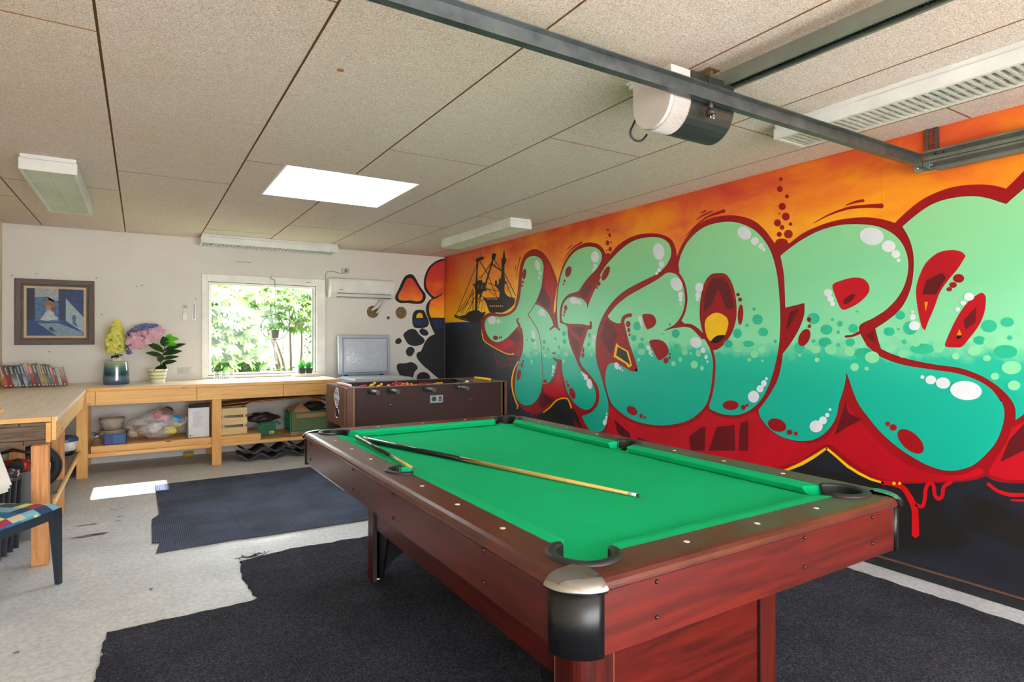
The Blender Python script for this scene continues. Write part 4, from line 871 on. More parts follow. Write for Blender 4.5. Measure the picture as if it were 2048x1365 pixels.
for z in (.58, .68, .78, .875):
    for x, y in ((fx0+.085, fy0-.001), (fx1-.06, fy0-.001)):
        if z < .87 or x < 2: obj('screw_cap', B().ball((x, y, z), .009, n=10, m=6), M('cap_brown', (60,44,40), .4), front)
obj('bolt', B().ball((1.95, fy0-.001, .735), .006, n=8, m=6), CHROME, front); obj('bolt', B().ball((2.78, fy0-.001, .74), .006, n=8, m=6), CHROME, front)
# maker badge: white ringed emblem with the figure 1 and a blue-white word band
bd = obj('badge', B().prism([(5.567+.062*math.cos(2*pi*k/28), .80+.086*math.sin(2*pi*k/28)) for k in range(28)], lambda a, c_, d: (fx0-d, a, c_), 0, .0012), M('badge_blue', (52,92,150), .4, rgb2=(40,44,52), vs=12), e1)
BW = M('badge_white', (236,238,240), .4)
obj('badge_ring', B().tube([(fx0-.0015, 5.567+.060*math.cos(2*pi*k/28), .80+.084*math.sin(2*pi*k/28)) for k in range(28)], .0045, 6, True), BW, bd) if False else None
obj('badge_ring', B().tube([(fx0-.0015, 5.567+.060*math.cos(2*pi*k/28), .80+.084*math.sin(2*pi*k/28)) for k in range(28)], .0045, 6, True), BW, e1)
obj('badge_band', B().box(fx0-.0022, fx0-.001, 5.475, 5.655, .775, .830), M('badge_band_blue', (44,70,120), .4), e1)
def text(name, s, size, mat, parent, mtx, ext=.0006, bold=0):
    cu = bpy.data.curves.new(name, 'FONT'); cu.body = s; cu.size = size; cu.extrude = ext; cu.align_x = 'CENTER'; cu.align_y = 'CENTER'; cu.offset = bold
    t = bpy.data.objects.new(name, cu); col.objects.link(t); bpy.context.view_layer.update()
    me = bpy.data.meshes.new_from_object(t.evaluated_get(bpy.context.evaluated_depsgraph_get())); me.name = name
    bpy.data.objects.remove(t); bpy.data.curves.remove(cu)
    me.transform(mtx)
    o = bpy.data.objects.new(name, me); col.objects.link(o); o.parent = parent
    r_ = root_of(parent).location.copy() if not root_of(parent).get('_local') else Vector()
    me.transform(Matrix.Translation(-r_)); me.materials.clear(); me.materials.append(mat); return o
def facing(loc, right, up):
    right, up = Vector(right), Vector(up); m_ = Matrix((right, up, right.cross(up))).transposed().to_4x4(); m_.translation = Vector(loc); return m_
text('badge_lettering', 'TUN', .052, BW, e1, facing((fx0-.0026, 5.620, .803), (0,-1,0), (0,.06,1)), bold=.001)
text('badge_lettering', 'RO', .052, BW, e1, facing((fx0-.0026, 5.508, .795), (0,-1,0), (0,.06,1)), bold=.001)
obj('badge_figure', B().box(fx0-.0034, fx0-.0022, 5.553, 5.567, .722, .872).box(fx0-.0034, fx0-.0022, 5.567, 5.578, .845, .858), BW, e1)
pl = obj('coin_plate', B().box(2.345, 2.478, fy0-.003, fy0, .728, .800, .001), M('plate_grey', (150,160,166), .35, .3), front)
obj('plate_symbol', B().prism([(2.385+.024*math.cos(2*pi*k/14), .765+.024*math.sin(2*pi*k/14)) for k in range(14)], lambda a, c_, d: (a, fy0-.003-d, c_), 0, .001).box(2.43, 2.468, fy0-.0042, fy0-.003, .745, .755).box(2.435, 2.463, fy0-.0042, fy0-.003, .76, .786), M('plate_dark', (40,44,50), .5), front)
CH = M('rod_chrome', (220,220,224), .15, 1, rgb2=(214,214,218)); REDP = M('player_red', (198,26,46), .3, rgb2=(186,20,40)); YELP = M('player_yellow', (246,182,20), .3, rgb2=(238,170,14))
GRIP = M('grip_grey', (74,76,80), .5)
lay = [(1,'r'),(2,'r'),(3,'y'),(5,'r'),(5,'y'),(3,'r'),(2,'y'),(1,'y')]
tilt = [1.2, 1.4, .95, 1.1, 1.45, 1.6, 1.5, 1.3]
zr = .868
for k, (x, (n, cc)) in enumerate(zip(rodx, lay)):
    near = k in (0, 2, 4, 6)
    x = {0:1.765, 2:1.95, 4:2.30, 6:2.645}.get(k, x+.03)
    y0, y1 = (fy0-.11, fy1-.02) if near else (fy0+.02, fy1+.11)
    rod = obj('rod', B().cyl((x, y0+.02, zr), (x, y1, zr), .007, n=12), CH, foo)
    yb = fy0-.012 if near else fy1+.012
    obj('bearing', B().cyl((x, fy0-.014, zr), (x, fy0, zr), .026, .03, n=18) if near else B().cyl((x, fy1, zr), (x, fy1+.014, zr), .03, .026, n=18), BLKP, rod)
    yh = fy0-.19 if near else fy1+.06
    hb = B()
    P = [(x, (fy0-.05 - .15*j/10) if near else (fy1+.05+.15*j/10), zr) for j in range(11)]
    hb.tube(P, [.017,.0215,.022,.020,.022,.020,.022,.020,.022,.0215,.018], 14); obj('handle', hb, GRIP, rod)
    obj('stopper', B().cyl((x, fy0+tk+.01, zr), (x, fy0+tk+.035, zr), .018, n=14).cyl((x, fy1-tk-.035, zr), (x, fy1-tk-.01, zr), .018, n=14), BLKP, rod)
    for j in range(n):
        y = (fy0+fy1)/2+(j-(n-1)/2)*(.62/max(n, 2.2))*.95; th = tilt[k]
        rot = Matrix.Translation((x, y, zr)) @ Matrix.Rotation(th, 4, 'Y')
        p_ = B()
        for (a0, a1, w0, w1, d0) in ((-.075, -.01, .010, .015, .010), (-.01, .03, .022, .022, .013)):
            p_.addbm((lambda bm: (bmesh.ops.create_cube(bm, size=1), [setattr(v_, 'co', Vector((v_.co.x*2*d0, v_.co.y*2*(w0 if v_.co.z < 0 else w1), a0 if v_.co.z < 0 else a1))) for v_ in bm.verts], bmesh.ops.bevel(bm, geom=bm.edges[:], offset=.004, segments=2, affect='EDGES'), bmesh.ops.transform(bm, matrix=rot, verts=bm.verts), bm)[-1])(bmesh.new()), True)
        hb2 = B().ball((0,0,.048), .015, n=12, m=8); hb2.v = [tuple(rot @ Vector(v_)) for v_ in hb2.v]
        p_.add(hb2.v, hb2.f, True)
        obj('player', p_, REDP if cc == 'r' else YELP, rod)
# scoring sliders
def slider(label, p, q, mat):
    b = B(); p, q = Vector(p), Vector(q); n = 10
    for k in range(n):
        a = p+(q-p)*(k/n); c_ = p+(q-p)*((k+.86)/n); b.cyl(a, c_, .0135, n=12)
    b.cyl(p, q, .008, n=8)
    obj('score_counter', b, mat, foo, label=label)
slider('row of pink score counters', (1.59, 5.67, .921), (1.60, 5.31, .921), M('counter_pink', (232,150,164), .4, rgb2=(240,214,216), vs=30))
slider('row of yellow score counters', (3.06, 5.67, .922), (3.05, 5.33, .922), M('counter_yellow', (246,190,10), .4))
obj('keeper_ball', B().ball((2.90, 5.55, .885), .022, n=16, m=10), BW, foo, label='white ball on the keeper rod')
# ---------------------------------------------------------------- workbenches
PINE = wood('pine_x', (236,188,116), (220,162,90), 0, 1, .5); PINEY = wood('pine_y', (240,198,134), (226,178,108), 1, 1, .5); PINEZ = wood('pine_z', (230,176,100), (214,152,78), 2, 1, .5)
FIR = wood('fir_z', (224,162,98), (190,122,68), 2, 1.2, .55, False)
TOPX = wood('bench_top_x', (246,232,210), (236,216,188), 0, .8, .38, False); TOPY = wood('bench_top_y', (248,238,224), (236,220,200), 1, .8, .38, False)  # tops paler than the wood: window glare is put into the colour
OLDP = wood('old_grey_plank', (128,108,90), (92,76,62), 0, 1.3, .85); SHELFG = wood('grey_shelf', (150,138,124), (118,106,94), 1, 1, .8, False)
BZ = .868
bench = thing('workbench', 'long pine workbench with drawers and lower shelf under the window', 'workbench', (.8, 7.4, 0))
bx0, bx1 = XL+.01, 1.985; by0 = 6.96
for k in range(4):
    y0 = by0+.02+k*(YB-.012-by0-.02)/4; y1 = by0+.02+(k+1)*(YB-.012-by0-.02)/4
    obj('top_board', B().box(bx0, bx1, y0, y1-.0015, BZ-.028, BZ, .001, seg=1), TOPX, bench)
obj('front_lip', B().box(-.43, bx1+.012, by0, by0+.02, BZ-.032, BZ+.001, .003), PINE, bench)
fz0_, fz1_ = .70, BZ-.034
for a, c_ in ((-.362, .498), (.502, 1.349), (1.353, 1.975)):
    dr = obj('drawer', B().box(a, c_, by0+.02, by0+.042, fz0_, fz1_, .0015).box(a+.03, c_-.03, by0+.042, by0+.40, fz0_+.02, fz1_-.01), PINE, bench)
obj('corner_board', B().box(-.452, -.366, by0+.02, by0+.042, fz0_, fz1_, .0015), PINE, bench)
obj('rear_rail', B().box(bx0, bx1, YB-.05, YB-.012, .72, BZ-.03), PINE, bench)
for x0 in (-.515, .645): obj('leg', B().box(x0, x0+.09, 7.02, 7.065, .002, .74, .002), PINEZ, bench)
for x0 in (-.515, .655, 1.88): obj('leg', B().box(x0, x0+.07, YB-.06, YB-.015, .002, .74, .002), PINEZ, bench)
obj('leg', B().box(1.885, 1.955, 7.02, 7.065, .002, .74, .002), PINEZ, bench)
obj('lower_shelf', B().box(-.42, 1.95, 7.075, YB-.065, .205, .225, .001, seg=1), PINE, bench)
obj('shelf_front', B().box(-.425, 1.885, 7.052, 7.075, .190, .228, .002), PINE, bench)

lb = thing('workbench', 'workbench arm along the left wall with top paled by painted-in glare', 'workbench', (-.8, 5.7, 0))
for k in range(5):
    x0 = bx0+k*(.735)/5; obj('top_board', B().box(x0, x0+.735/5-.0015, 4.60, by0-.002, BZ-.028, BZ, .001, seg=1), TOPY, lb)
obj('side_apron', B().box(-.4585, -.436, 4.581, 6.97, .725, BZ-.001, .002), PINEY, lb)
obj('end_lip', B().box(bx0, -.46, 4.582, 4.60, BZ-.03, BZ, .002), PINE, lb)
for k, (z0_, z1_, x1_) in enumerate(((.735, .815, -.485), )): obj('end_board', B().box(bx0, x1_, 4.56, 4.585, z0_, z1_, .002), OLDP, lb)
for k in range(5): obj('end_block', B().box(bx0+.14*k, bx0+.14*k+.13, 4.575, 4.62, .822, .836), OLDP, lb); obj('end_block', B().box(bx0+.10+.12*k, bx0+.10+.12*k+.112, 4.565, 4.60, .705, .732), OLDP, lb)
obj('apron_block', B().box(-.484, -.459, 4.555, 4.60, .715, .835, .002), PINEZ, lb)
obj('leg', B().box(-.545, -.462, 4.475, 4.56, .002, .712, .003), FIR, lb)
obj('leg', B().box(-.575, -.495, 5.70, 5.76, .002, .70, .003), FIR, lb)
obj('leg', B().box(-.75, -.67, 5.20, 5.26, .002, .70, .003), FIR, lb); obj('leg', B().box(-1.16, -1.08, 4.62, 4.70, .002, .70), FIR, lb)
obj('lower_shelf', B().box(-1.16, -.50, 5.28, 5.69, .248, .268), SHELFG, lb); obj('lower_shelf', B().box(-1.16, -.50, 5.77, 6.99, .248, .268), SHELFG, lb)
obj('shelf_edge', B().box(-.494, -.478, 5.0, 7.0, .235, .275, .002), PINEY, lb)
obj('bearer', B().box(-1.16, -.52, 6.93, 6.96, .16, .245), PINE, lb)
# things on the workbench
gl_ = glass('clear_drinking_glass', (.93,.95,.95), .10)
def tumbler(x, y, label):
    t = thing('drinking_glass', label, 'glass', (x, y, BZ), 'tumblers on the window end of the workbench')
    b = B().lathe([(0,.002),(.026,.002),(.028,.012),(.033,.095),(.0315,.095),(.0265,.016),(0,.014)], (x, y, BZ), 24)
    obj('bowl', b, gl_, t, fixn=True)
    rb = B()
    for k in range(10):
        a = 2*pi*k/10; rb.ball((x+.0305*math.cos(a), y+.0305*math.sin(a), BZ+.022), .005, n=6, m=4)
    obj('beaded_foot', rb, gl_, t, kind='stuff')
tumbler(.745, 7.60, 'clear beaded tumbler below the window, leftmost of the three')
tumbler(.822, 7.64, 'clear beaded tumbler below the window, middle of the three')
tumbler(.895, 7.59, 'clear beaded tumbler below the window, nearest the window handle')
SOIL = M('soil', (62,44,32), .95, bmp=.6); 
def leafmesh(b, base, d, up, L, W, fold=.25, droop=.3, n=5):
    """one leaf blade from base along d"""
    base, d, up = Vector(base), Vector(d).normalized(), Vector(up).normalized(); s_ = d.cross(up).normalized(); up = s_.cross(d).normalized()
    vs = []
    for i in range(n+1):
        t = i/n; w_ = W*math.sin(pi*min(1, t*.92+.06))**.8*(1-.25*t); c_ = base+d*L*t-Vector((0,0,1))*droop*L*t*t
        vs += [c_-s_*w_/2+up*fold*w_/2, c_, c_+s_*w_/2+up*fold*w_/2]
    fs = []
    for i in range(n): fs += [(3*i, 3*i+1, 3*i+4, 3*i+3), (3*i+1, 3*i+2, 3*i+5, 3*i+4)]
    b.add(vs, fs, True)
def leafmat(name, rgb, rgb2, tr=.35, vs=8, rough=.4):
    if name in _m: return _m[name]
    m, nt, b = newmat(name); b.inputs['Roughness'].default_value = rough
    c = ramp(nt, noise_n(nt, pos(nt), vs, 3), [(.3, C(rgb)), (.7, C(rgb2))]); nt.links.new(c, b.inputs['Base Color'])
    t = nt.nodes.new('ShaderNodeBsdfTranslucent'); nt.links.new(c, t.inputs[0]); mx = nt.nodes.new('ShaderNodeMixShader'); mx.inputs[0].default_value = tr
    o = [n for n in nt.nodes if n.type == 'OUTPUT_MATERIAL'][0]
    nt.links.new(b.outputs[0], mx.inputs[1]); nt.links.new(t.outputs[0], mx.inputs[2]); nt.links.new(mx.outputs[0], o.inputs[0]); _m[name] = m; return m
LEAFD = leafmat('leaf_dark', (44,74,34), (28,54,28), .1, 20, .3); LEAFB = leafmat('leaf_bright', (98,190,30), (70,160,26), .3)
SPR = leafmat('sprout', (110,200,96), (70,168,70), .35)
rs = random.Random(5)
for x, lab in ((1.70, 'small black pot of green seedlings beside the window, left one'), (1.785, 'small black pot of green seedlings in the window corner, right one')):
    t = thing('seedling_pot', lab, 'pot', (x, 7.66, BZ+.04), 'seedling pots under the window')
    zb = BZ+.04
    obj('pot', B().box(x-.028, x+.028, 7.635, 7.69, zb, zb+.003).prism([(x-.031,zb),(x+.031,zb),(x+.037,zb+.062),(x-.037,zb+.062)], lambda a, c_, d: (a, d, c_), 7.63, 7.70), M('pot_black', (38,32,30), .5), t)
    b = B()
    for k in range(150):
        a = rs.uniform(0, 6.28); r = rs.uniform(0, .034); p = (x+r*math.cos(a), 7.665+r*.9*math.sin(a), zb+.06)
        leafmesh(b, p, (rs.gauss(0,.35), rs.gauss(0,.35), 1), (rs.gauss(0,1), rs.gauss(0,1), .2), rs.uniform(.05,.13), .008, .2, .1, 2)
    obj('seedlings', b, SPR, t, fixn=False, kind='stuff')
solo('window_ledge', B().box(1.60, 1.90, 7.62, YB-.025, BZ+.0005, BZ+.039, .003), WF, 'small white ledge block under the two seedling pots', 'ledge')
# vase with a yellow-green panicle
vx, vy = -.21, 7.45
t = thing('vase', 'blue-green drip-glazed ceramic vase holding a yellow hydrangea', 'vase', (vx, vy, BZ))
m, nt, b = newmat('vase_glaze'); b.inputs['Roughness'].default_value = .12; b.inputs['Coat Weight'].default_value = .6
g = nt.nodes.new('ShaderNodeNewGeometry'); sx = nt.nodes.new('ShaderNodeSeparateXYZ'); nt.links.new(g.outputs[0], sx.inputs[0])
st_ = noise_n(nt, pos(nt, (60,60,5)), 1.2, 3)
h = mth(nt, 'ADD', mth(nt, 'MULTIPLY', mth(nt, 'SUBTRACT', sx.outputs[2], BZ), 1/.25), mth(nt, 'MULTIPLY', mth(nt, 'SUBTRACT', st_, .5), .14))
c = ramp(nt, h, [(.0, C((52,76,104))), (.30, C((92,116,140))), (.40, C((24,50,84))), (.50, C((28,72,86))), (.68, C((72,112,108))), (.9, C((150,166,148))), (.97, C((206,200,176)))])
nt.links.new(c, b.inputs['Base Color']); VG = m
obj('vase_body', B().lathe([(0,.0),(.112,.0),(.118,.006),(.116,.05),(.112,.13),(.107,.20),(.104,.228),(.098,.236),(.05,.240),(.044,.242)], (vx,vy,BZ), 48), VG, t)
obj('vase_neck', B().lathe([(.044,.238),(.046,.275),(.042,.279),(.036,.276),(.036,.245)], (vx,vy,BZ), 32), M('vase_neck_cream', (220,212,190), .5), t)
def head(b, axis_pts, rad, n, size, rr, flat=.5, jit=.35):
    """florets covering a tapering panicle"""
    for k in range(n):
        u = rr.random(); i = min(int(u*(len(axis_pts)-1)), len(axis_pts)-2); f = u*(len(axis_pts)-1)-i
        c_ = Vector(axis_pts[i]).lerp(Vector(axis_pts[i+1]), f); ax = (Vector(axis_pts[i+1])-Vector(axis_pts[i])).normalized()
        R_ = rad[i]+(rad[i+1]-rad[i])*f; a = rr.uniform(0, 2*pi); o1 = ax.orthogonal().normalized(); o2 = ax.cross(o1)
        nrm = (o1*math.cos(a)+o2*math.sin(a)); p = c_+nrm*R_*rr.uniform(.82, 1.08)
        nrm = (nrm+ax*rr.uniform(-.3,.5)+Vector((rr.gauss(0,jit), rr.gauss(0,jit), rr.gauss(0,jit)))).normalized()
        t1 = nrm.orthogonal().normalized(); t2 = nrm.cross(t1); a0 = rr.uniform(0, pi)
        s_ = size*rr.uniform(.75, 1.2)
        for q in range(4):
            an = a0+q*pi/2; d1 = t1*math.cos(an)+t2*math.sin(an); d2 = t1*math.cos(an+pi/2)+t2*math.sin(an+pi/2)
            b.add([p, p+d1*s_*.5+d2*s_*.42+nrm*s_*.22, p+d1*s_+nrm*s_*.18, p+d1*s_*.5-d2*s_*.42+nrm*s_*.22], [(0,1,2,3)], True)
t = thing('flower', 'yellow-green hydrangea panicle standing in the blue-green vase', 'flower', (vx, vy, 1.16))
b = B(); head(b, [(vx-.01,vy,1.20),(vx-.012,vy,1.26),(vx-.01,vy,1.36),(vx+.003,vy,1.45),(vx+.01,vy,1.53)], [.062,.082,.074,.048,.012], 760, .021, random.Random(1))
obj('petals', b, leafmat('petal_yellow', (250,248,150), (238,234,112), .3, 30, .6), t, fixn=False, kind='stuff')
obj('core', B().tube([(vx-.01,vy,1.20),(vx-.012,vy,1.26),(vx-.01,vy,1.36),(vx+.003,vy,1.45),(vx+.01,vy,1.53)], [.03,.055,.048,.028,.004], 12), leafmat('petal_core', (196,190,80), (170,166,66), .1), t)
obj('stem', B().tube([(vx,vy,1.0),(vx,vy,1.12),(vx-.008,vy,1.22)], .004, 6), M('stem_green', (70,96,40), .6), t)
b = B()
for d, L, W in (((-.4,-.6,-.15),.07,.06),((.5,-.5,.1),.075,.06),((.1,-.8,-.3),.06,.055),((.8,-.1,.3),.08,.05)): leafmesh(b, (vx, vy, 1.165), d, (0,0,1), L, W, .2, .2)
obj('leaves', b, LEAFD, t, fixn=False, kind='stuff')
def bloom(label, axis, rad, n, size, mat, seed, leaf):
    t = thing('flower', label, 'flower', axis[0]); b = B(); head(b, axis, rad, n, size, random.Random(seed)); obj('petals', b, mat, t, fixn=False, kind='stuff')
    obj('core', B().tube(axis, [r*.55 for r in rad], 10), leaf, t)
    obj('stem', B().tube([Vector(axis[0]), Vector((vx+.02, vy+.01, 1.21)), Vector((vx+.012, vy+.004, 1.15)), Vector((vx+.005, vy, 1.02))], .0035, 6), M('stem_green', (70,96,40), .6), t)
bloom('blue-violet hydrangea leaning out of the vase behind the pink bloom', [(-.12,7.50,1.24),(-.08,7.52,1.36),(-.02,7.53,1.41),(.05,7.53,1.45),(.09,7.53,1.47),(.16,7.53,1.485)], [.02,.052,.062,.05,.022,.006], 380, .020, leafmat('petal_blue', (158,166,212), (120,130,186), .3, 30, .6), 2, leafmat('core_blue', (70,76,120), (60,64,100), .1))
obj('tip_leaf', (lambda b: (leafmesh(b, (.12,7.53,1.475), (1,0,.12), (0,0,1), .10, .016, .3, 0), b)[-1])(B()), M('tip_grey_green', (112,122,108), .6), [o for o in col.objects if o.name.startswith('flower') and not o.parent][-1], fixn=False)
bloom('pink hydrangea arching sideways between the vase and the potted plant', [(-.10,7.42,1.27),(-.05,7.42,1.31),(.02,7.42,1.33),(.10,7.43,1.375),(.16,7.43,1.41),(.215,7.43,1.44)], [.045,.075,.082,.062,.042,.016], 520, .024, leafmat('petal_pink', (250,220,232), (240,190,212), .35, 30, .6), 3, leafmat('core_pink', (176,110,130), (150,90,116), .1))
bloom('small blue hydrangea sprig drooping beside the vase neck', [(-.115,7.44,1.22),(-.10,7.44,1.20),(-.085,7.44,1.185)], [.014,.022,.012], 40, .013, leafmat('petal_blue', (158,166,212), (120,130,186)), 4, leafmat('core_blue', (70,76,120), (60,64,100), .1))
# potted plant
qx, qy = .162, 7.44
t = thing('potted_plant', 'dark-leaved plant in a cream pot with green bands', 'plant', (qx, qy, BZ))
m, nt, b = newmat('pot_banded'); b.inputs['Roughness'].default_value = .3
g = nt.nodes.new('ShaderNodeNewGeometry'); sx = nt.nodes.new('ShaderNodeSeparateXYZ'); nt.links.new(g.outputs[0], sx.inputs[0])
h = mth(nt, 'MULTIPLY', mth(nt, 'SUBTRACT', sx.outputs[2], BZ), 1/.15)
c = ramp(nt, h, [(0, C((226,224,196))), (.26, C((160,178,138))), (.36, C((228,222,186))), (.50, C((160,178,138))), (.58, C((230,222,184))), (.76, C((150,172,128))), (.84, C((232,224,188)))], 'CONSTANT')
nt.links.new(c, b.inputs['Base Color'])
obj('pot', B().lathe([(0,0),(.066,0),(.068,.006),(.07,.03),(.072,.036),(.075,.062),(.077,.066),(.081,.095),(.083,.10),(.088,.125),(.092,.148),(.090,.150),(.084,.148),(.078,.12),(0,.12)], (qx,qy,BZ), 40), m, t)
stp = Vector((qx+.02, qy, BZ+.12)); top = Vector((qx+.075, qy+.01, 1.30))
obj('stem', B().tube([stp, Vector((qx+.03, qy, 1.10)), Vector((qx+.06, qy, 1.22)), top, top+Vector((.02,0,.08))], [.005,.0045,.004,.003,.002], 6), M('stem_dark', (50,44,30), .6), t)
for base, d, L, W, dr in (((qx+.02,qy-.01,1.0),(-.15,-.4,.5),.13,.12,.4), ((qx+.04,qy,1.15),(-.8,-.2,.35),.17,.05,.15), ((qx+.05,qy,1.20),(-.9,-.2,.75),.20,.06,.2), ((qx+.055,qy,1.21),(.9,-.3,.45),.24,.05,.12),
    ((qx+.05,qy,1.17),(.9,-.2,.30),.19,.055,.12), ((qx+.045,qy,1.12),(.9,-.2,.25),.16,.04,.1), ((qx+.04,qy,1.07),(.9,-.3,.30),.15,.045,.12), ((qx+.07,qy,1.26),(-.2,-.2,.9),.11,.075,.0), ((qx+.04,qy,1.10),(-.5,-.5,.8),.10,.07,.2), ((qx+.02,qy,1.02),(.5,-.6,.2),.10,.09,.2)):
    b = B(); leafmesh(b, base, d, (.05,-.85,.5), L, W*1.35, .25, dr, 7); obj('leaf', b, LEAFD, t, fixn=False)
for base, d, L, W in ((top+Vector((-.02,0,.02)),(.9,-.3,.10),.15,.10), (top,(.35,-.4,.55),.12,.10), (top+Vector((0,0,-.02)),(.8,-.5,-.1),.12,.09)):
    b = B(); leafmesh(b, base, d, (0,-.7,.7), L, W, .3, .0, 7); obj('leaf', b, LEAFB, t, fixn=False, label='bright green young leaf')
# books leaning to the left
books = [((150,96,74),(232,120,52),.044,.225,'orange sunset spine, leftmost book'), ((96,22,40),(190,30,44),.042,.22,'dark red thriller with white letters near the left end of the books'), ((40,44,46),(196,206,196),.042,.222,'black paperback with white and grey lettering, third book from left'),
 ((48,46,62),(206,216,226),.024,.205,'thin dark paperback with a white stripe and a yellow patch'), ((30,90,130),(40,50,70),.026,.23,'blue-topped paperback between two dark books'), ((78,58,86),(200,206,214),.032,.235,'violet and white paperback with a starry foot'), ((226,222,214),(70,86,130),.032,.238,'white spine fading to navy at its foot'),
 ((228,120,110),(176,24,52),.036,.232,'crimson paperback with a salmon top'), ((52,70,72),(96,84,92),.040,.238,'thick slate-green hardback at the middle of the row'), ((206,196,160),(214,158,146),.032,.225,'cream to pink paperback right of the slate-green hardback'), ((150,110,56),(196,170,50),.024,.232,'ochre paperback between cream and thin black books'),
 ((40,40,44),(150,140,130),.018,.232,'thin black book beside the ochre one'), ((24,60,84),(44,150,138),.028,.225,'teal and dark blue book right of a thin black one'), ((236,140,110),(214,90,80),.022,.205,'slim coral coloured book beside the teal one'), ((74,64,70),(110,90,90),.024,.19,'short brown-grey book left of the white one with red title'), ((226,220,214),(206,204,196),.026,.19,'white paperback with red title, second from the right end'), ((200,188,172),(150,62,54),.040,.192,'tan and brick-red book, rightmost of the row')]
x = XL+.02; PAGES = M('book_pages', (226,216,192), .8)
lean = R(13.5); ydir = 7.40
for k, (c1, c2, th, hh, lab) in enumerate(books):
    hh *= .96; th *= .86; c1 = tuple(q*.8 for q in c1); c2 = tuple(q*.84 for q in c2)
    cos_, sin_ = math.cos(lean), math.sin(lean)
    base = Vector((x+hh*sin_*1.0, 0, 0)) if False else None
    # bottom left corner sits on the bench; book leans left (top to the left)
    rot = Matrix.Rotation(-lean, 4, 'Y')
    bl = x+.052
    t = thing('book', lab, 'book', (bl+th/2, ydir+.07, BZ), 'row of paperbacks on the workbench')
    mt = Matrix.Translation((bl, ydir, BZ+.0005)) @ rot
    dp = rs.uniform(.125, .15)
    sp0 = th*0; lift = th*sin_
    mt = Matrix.Translation((bl, ydir, BZ+.0008)) @ rot
    # lower right corner would dip: raise so the lowest corner touches
    ca = B().box(0, .0025, 0, dp, 0, hh, mat=mt).box(th-.0025, th, 0, dp, 0, hh, mat=mt).box(0, th, -.002, .001, 0, hh, mat=mt)
    mm, nt, b_ = newmat('book_cover'); b_.inputs['Roughness'].default_value = .3
    g = nt.nodes.new('ShaderNodeNewGeometry'); sx = nt.nodes.new('ShaderNodeSeparateXYZ'); nt.links.new(g.outputs[0], sx.inputs[0])
    f = mth(nt, 'ADD', mth(nt, 'MULTIPLY', mth(nt, 'SUBTRACT', sx.outputs[2], BZ), 1/hh), mth(nt, 'MULTIPLY', mth(nt, 'SUBTRACT', noise_n(nt, pos(nt), 35, 3), .5), .35))
    nt.links.new(ramp(nt, f, [(.05, C(tuple(q*.6 for q in c2))), (.25, C(c2)), (.5, C(tuple((p+q)/2 for p, q in zip(c1, c2)))), (.75, C(c1))]), b_.inputs['Base Color'])
    obj('cover', ca, mm, t); obj('pages', B().box(.0026, th-.0026, .0012, dp-.004, .003, hh-.003, mat=mt), PAGES, t)
    # title marks: small bars in rows down the spine
    lb_ = B(); lc = (236,228,214) if sum(c1) < 420 else (70,50,52)
    zz = hh*.93; rr = random.Random(k)
    while zz > hh*(.62 if k % 3 else .45):
        l_ = rr.uniform(.004, .008); lb_.box(th*.30, th*rr.uniform(.55,.72), -.0026, -.0019, zz-l_*.7, zz, mat=mt); zz -= l_+.002
    obj('spine_title', lb_, M('title_%d' % (1 if sum(c1) < 420 else 0), lc, .5), t, kind='stuff')
    obj('publisher_mark', B().box(th*.35, th*.65, -.0026, -.0019, .012, .024, mat=mt), M('title_1', (236,228,214), .5), t)
    x += th/cos_+.0012
# small wooden wedge at the near left edge of the bench
solo('wood_offcut', B().prism([(0,0),(.11,0),(.10,.018),(.03,.035),(0,.04)], lambda a, c_, d: (-.86+a, 5.02+d-.25*a, BZ+.0005+c_), 0, .09), PINE, 'small brown wooden wedge lying at the left edge of the bench top', 'wood')
# framed painting
PX0, PX1, PZ0, PZ1 = -1.076, -.414, 1.277, 1.953
t = thing('picture_frame', 'grey-brown wooden frame with a blue painting of a seated child', 'picture', ((PX0+PX1)/2, YB-.02, PZ0))
FRM = wood('frame_grey_x', (112,100,94), (84,74,70), 0, 3, .6, False); FRZ = wood('frame_grey_z', (112,100,94), (84,74,70), 2, 3, .6, False)
fw_ = .072
prof = [(0,0),(0,-.024),(.008,-.030),(.05,-.024),(.058,-.014),(fw_,-.012),(fw_,0)]
def fbar(fn, L0, L1, mat):
    n = len(prof); vs = [fn(d, h_, L0+d) for d, h_ in prof]+[fn(d, h_, L1-d) for d, h_ in prof]
    obj('frame_bar', B().add(vs, [(k, (k+1) % n, n+(k+1) % n, n+k) for k in range(n)]+[tuple(range(n)), tuple(range(n, 2*n))]), mat, t)
yb = YB-.003
fbar(lambda d, h_, s_: (s_, yb+h_, PZ0+d), PX0, PX1, FRM); fbar(lambda d, h_, s_: (s_, yb+h_, PZ1-d), PX0, PX1, FRM)
fbar(lambda d, h_, s_: (PX0+d, yb+h_, s_), PZ0, PZ1, FRZ); fbar(lambda d, h_, s_: (PX1-d, yb+h_, s_), PZ0, PZ1, FRZ)
obj('slip', B().box(PX0+fw_, PX1-fw_, yb-.010, yb-.002, PZ0+fw_, PZ1-fw_), M('slip_tan', (206,180,146), .6), t)
ax0, ax1, az0, az1 = PX0+fw_+.022, PX1-fw_-.022, PZ0+fw_+.022, PZ1-fw_-.022
def art(name, pts, rgb, rgb2, l_, vs=30):
    W_, H_ = ax1-ax0, az1-az0
    obj(name, B().prism([(ax0+a*W_, az1-c_*H_) for a, c_ in pts], lambda a, c_, d: (a, yb-.0105-d, c_), l_*.0003, l_*.0003+.0004), M('art_%d_%d_%d' % rgb, tuple(q*.86 for q in rgb), .5, rgb2=tuple(q*.8 for q in rgb2), vs=vs, st=(1,1,2.2)), canvas)
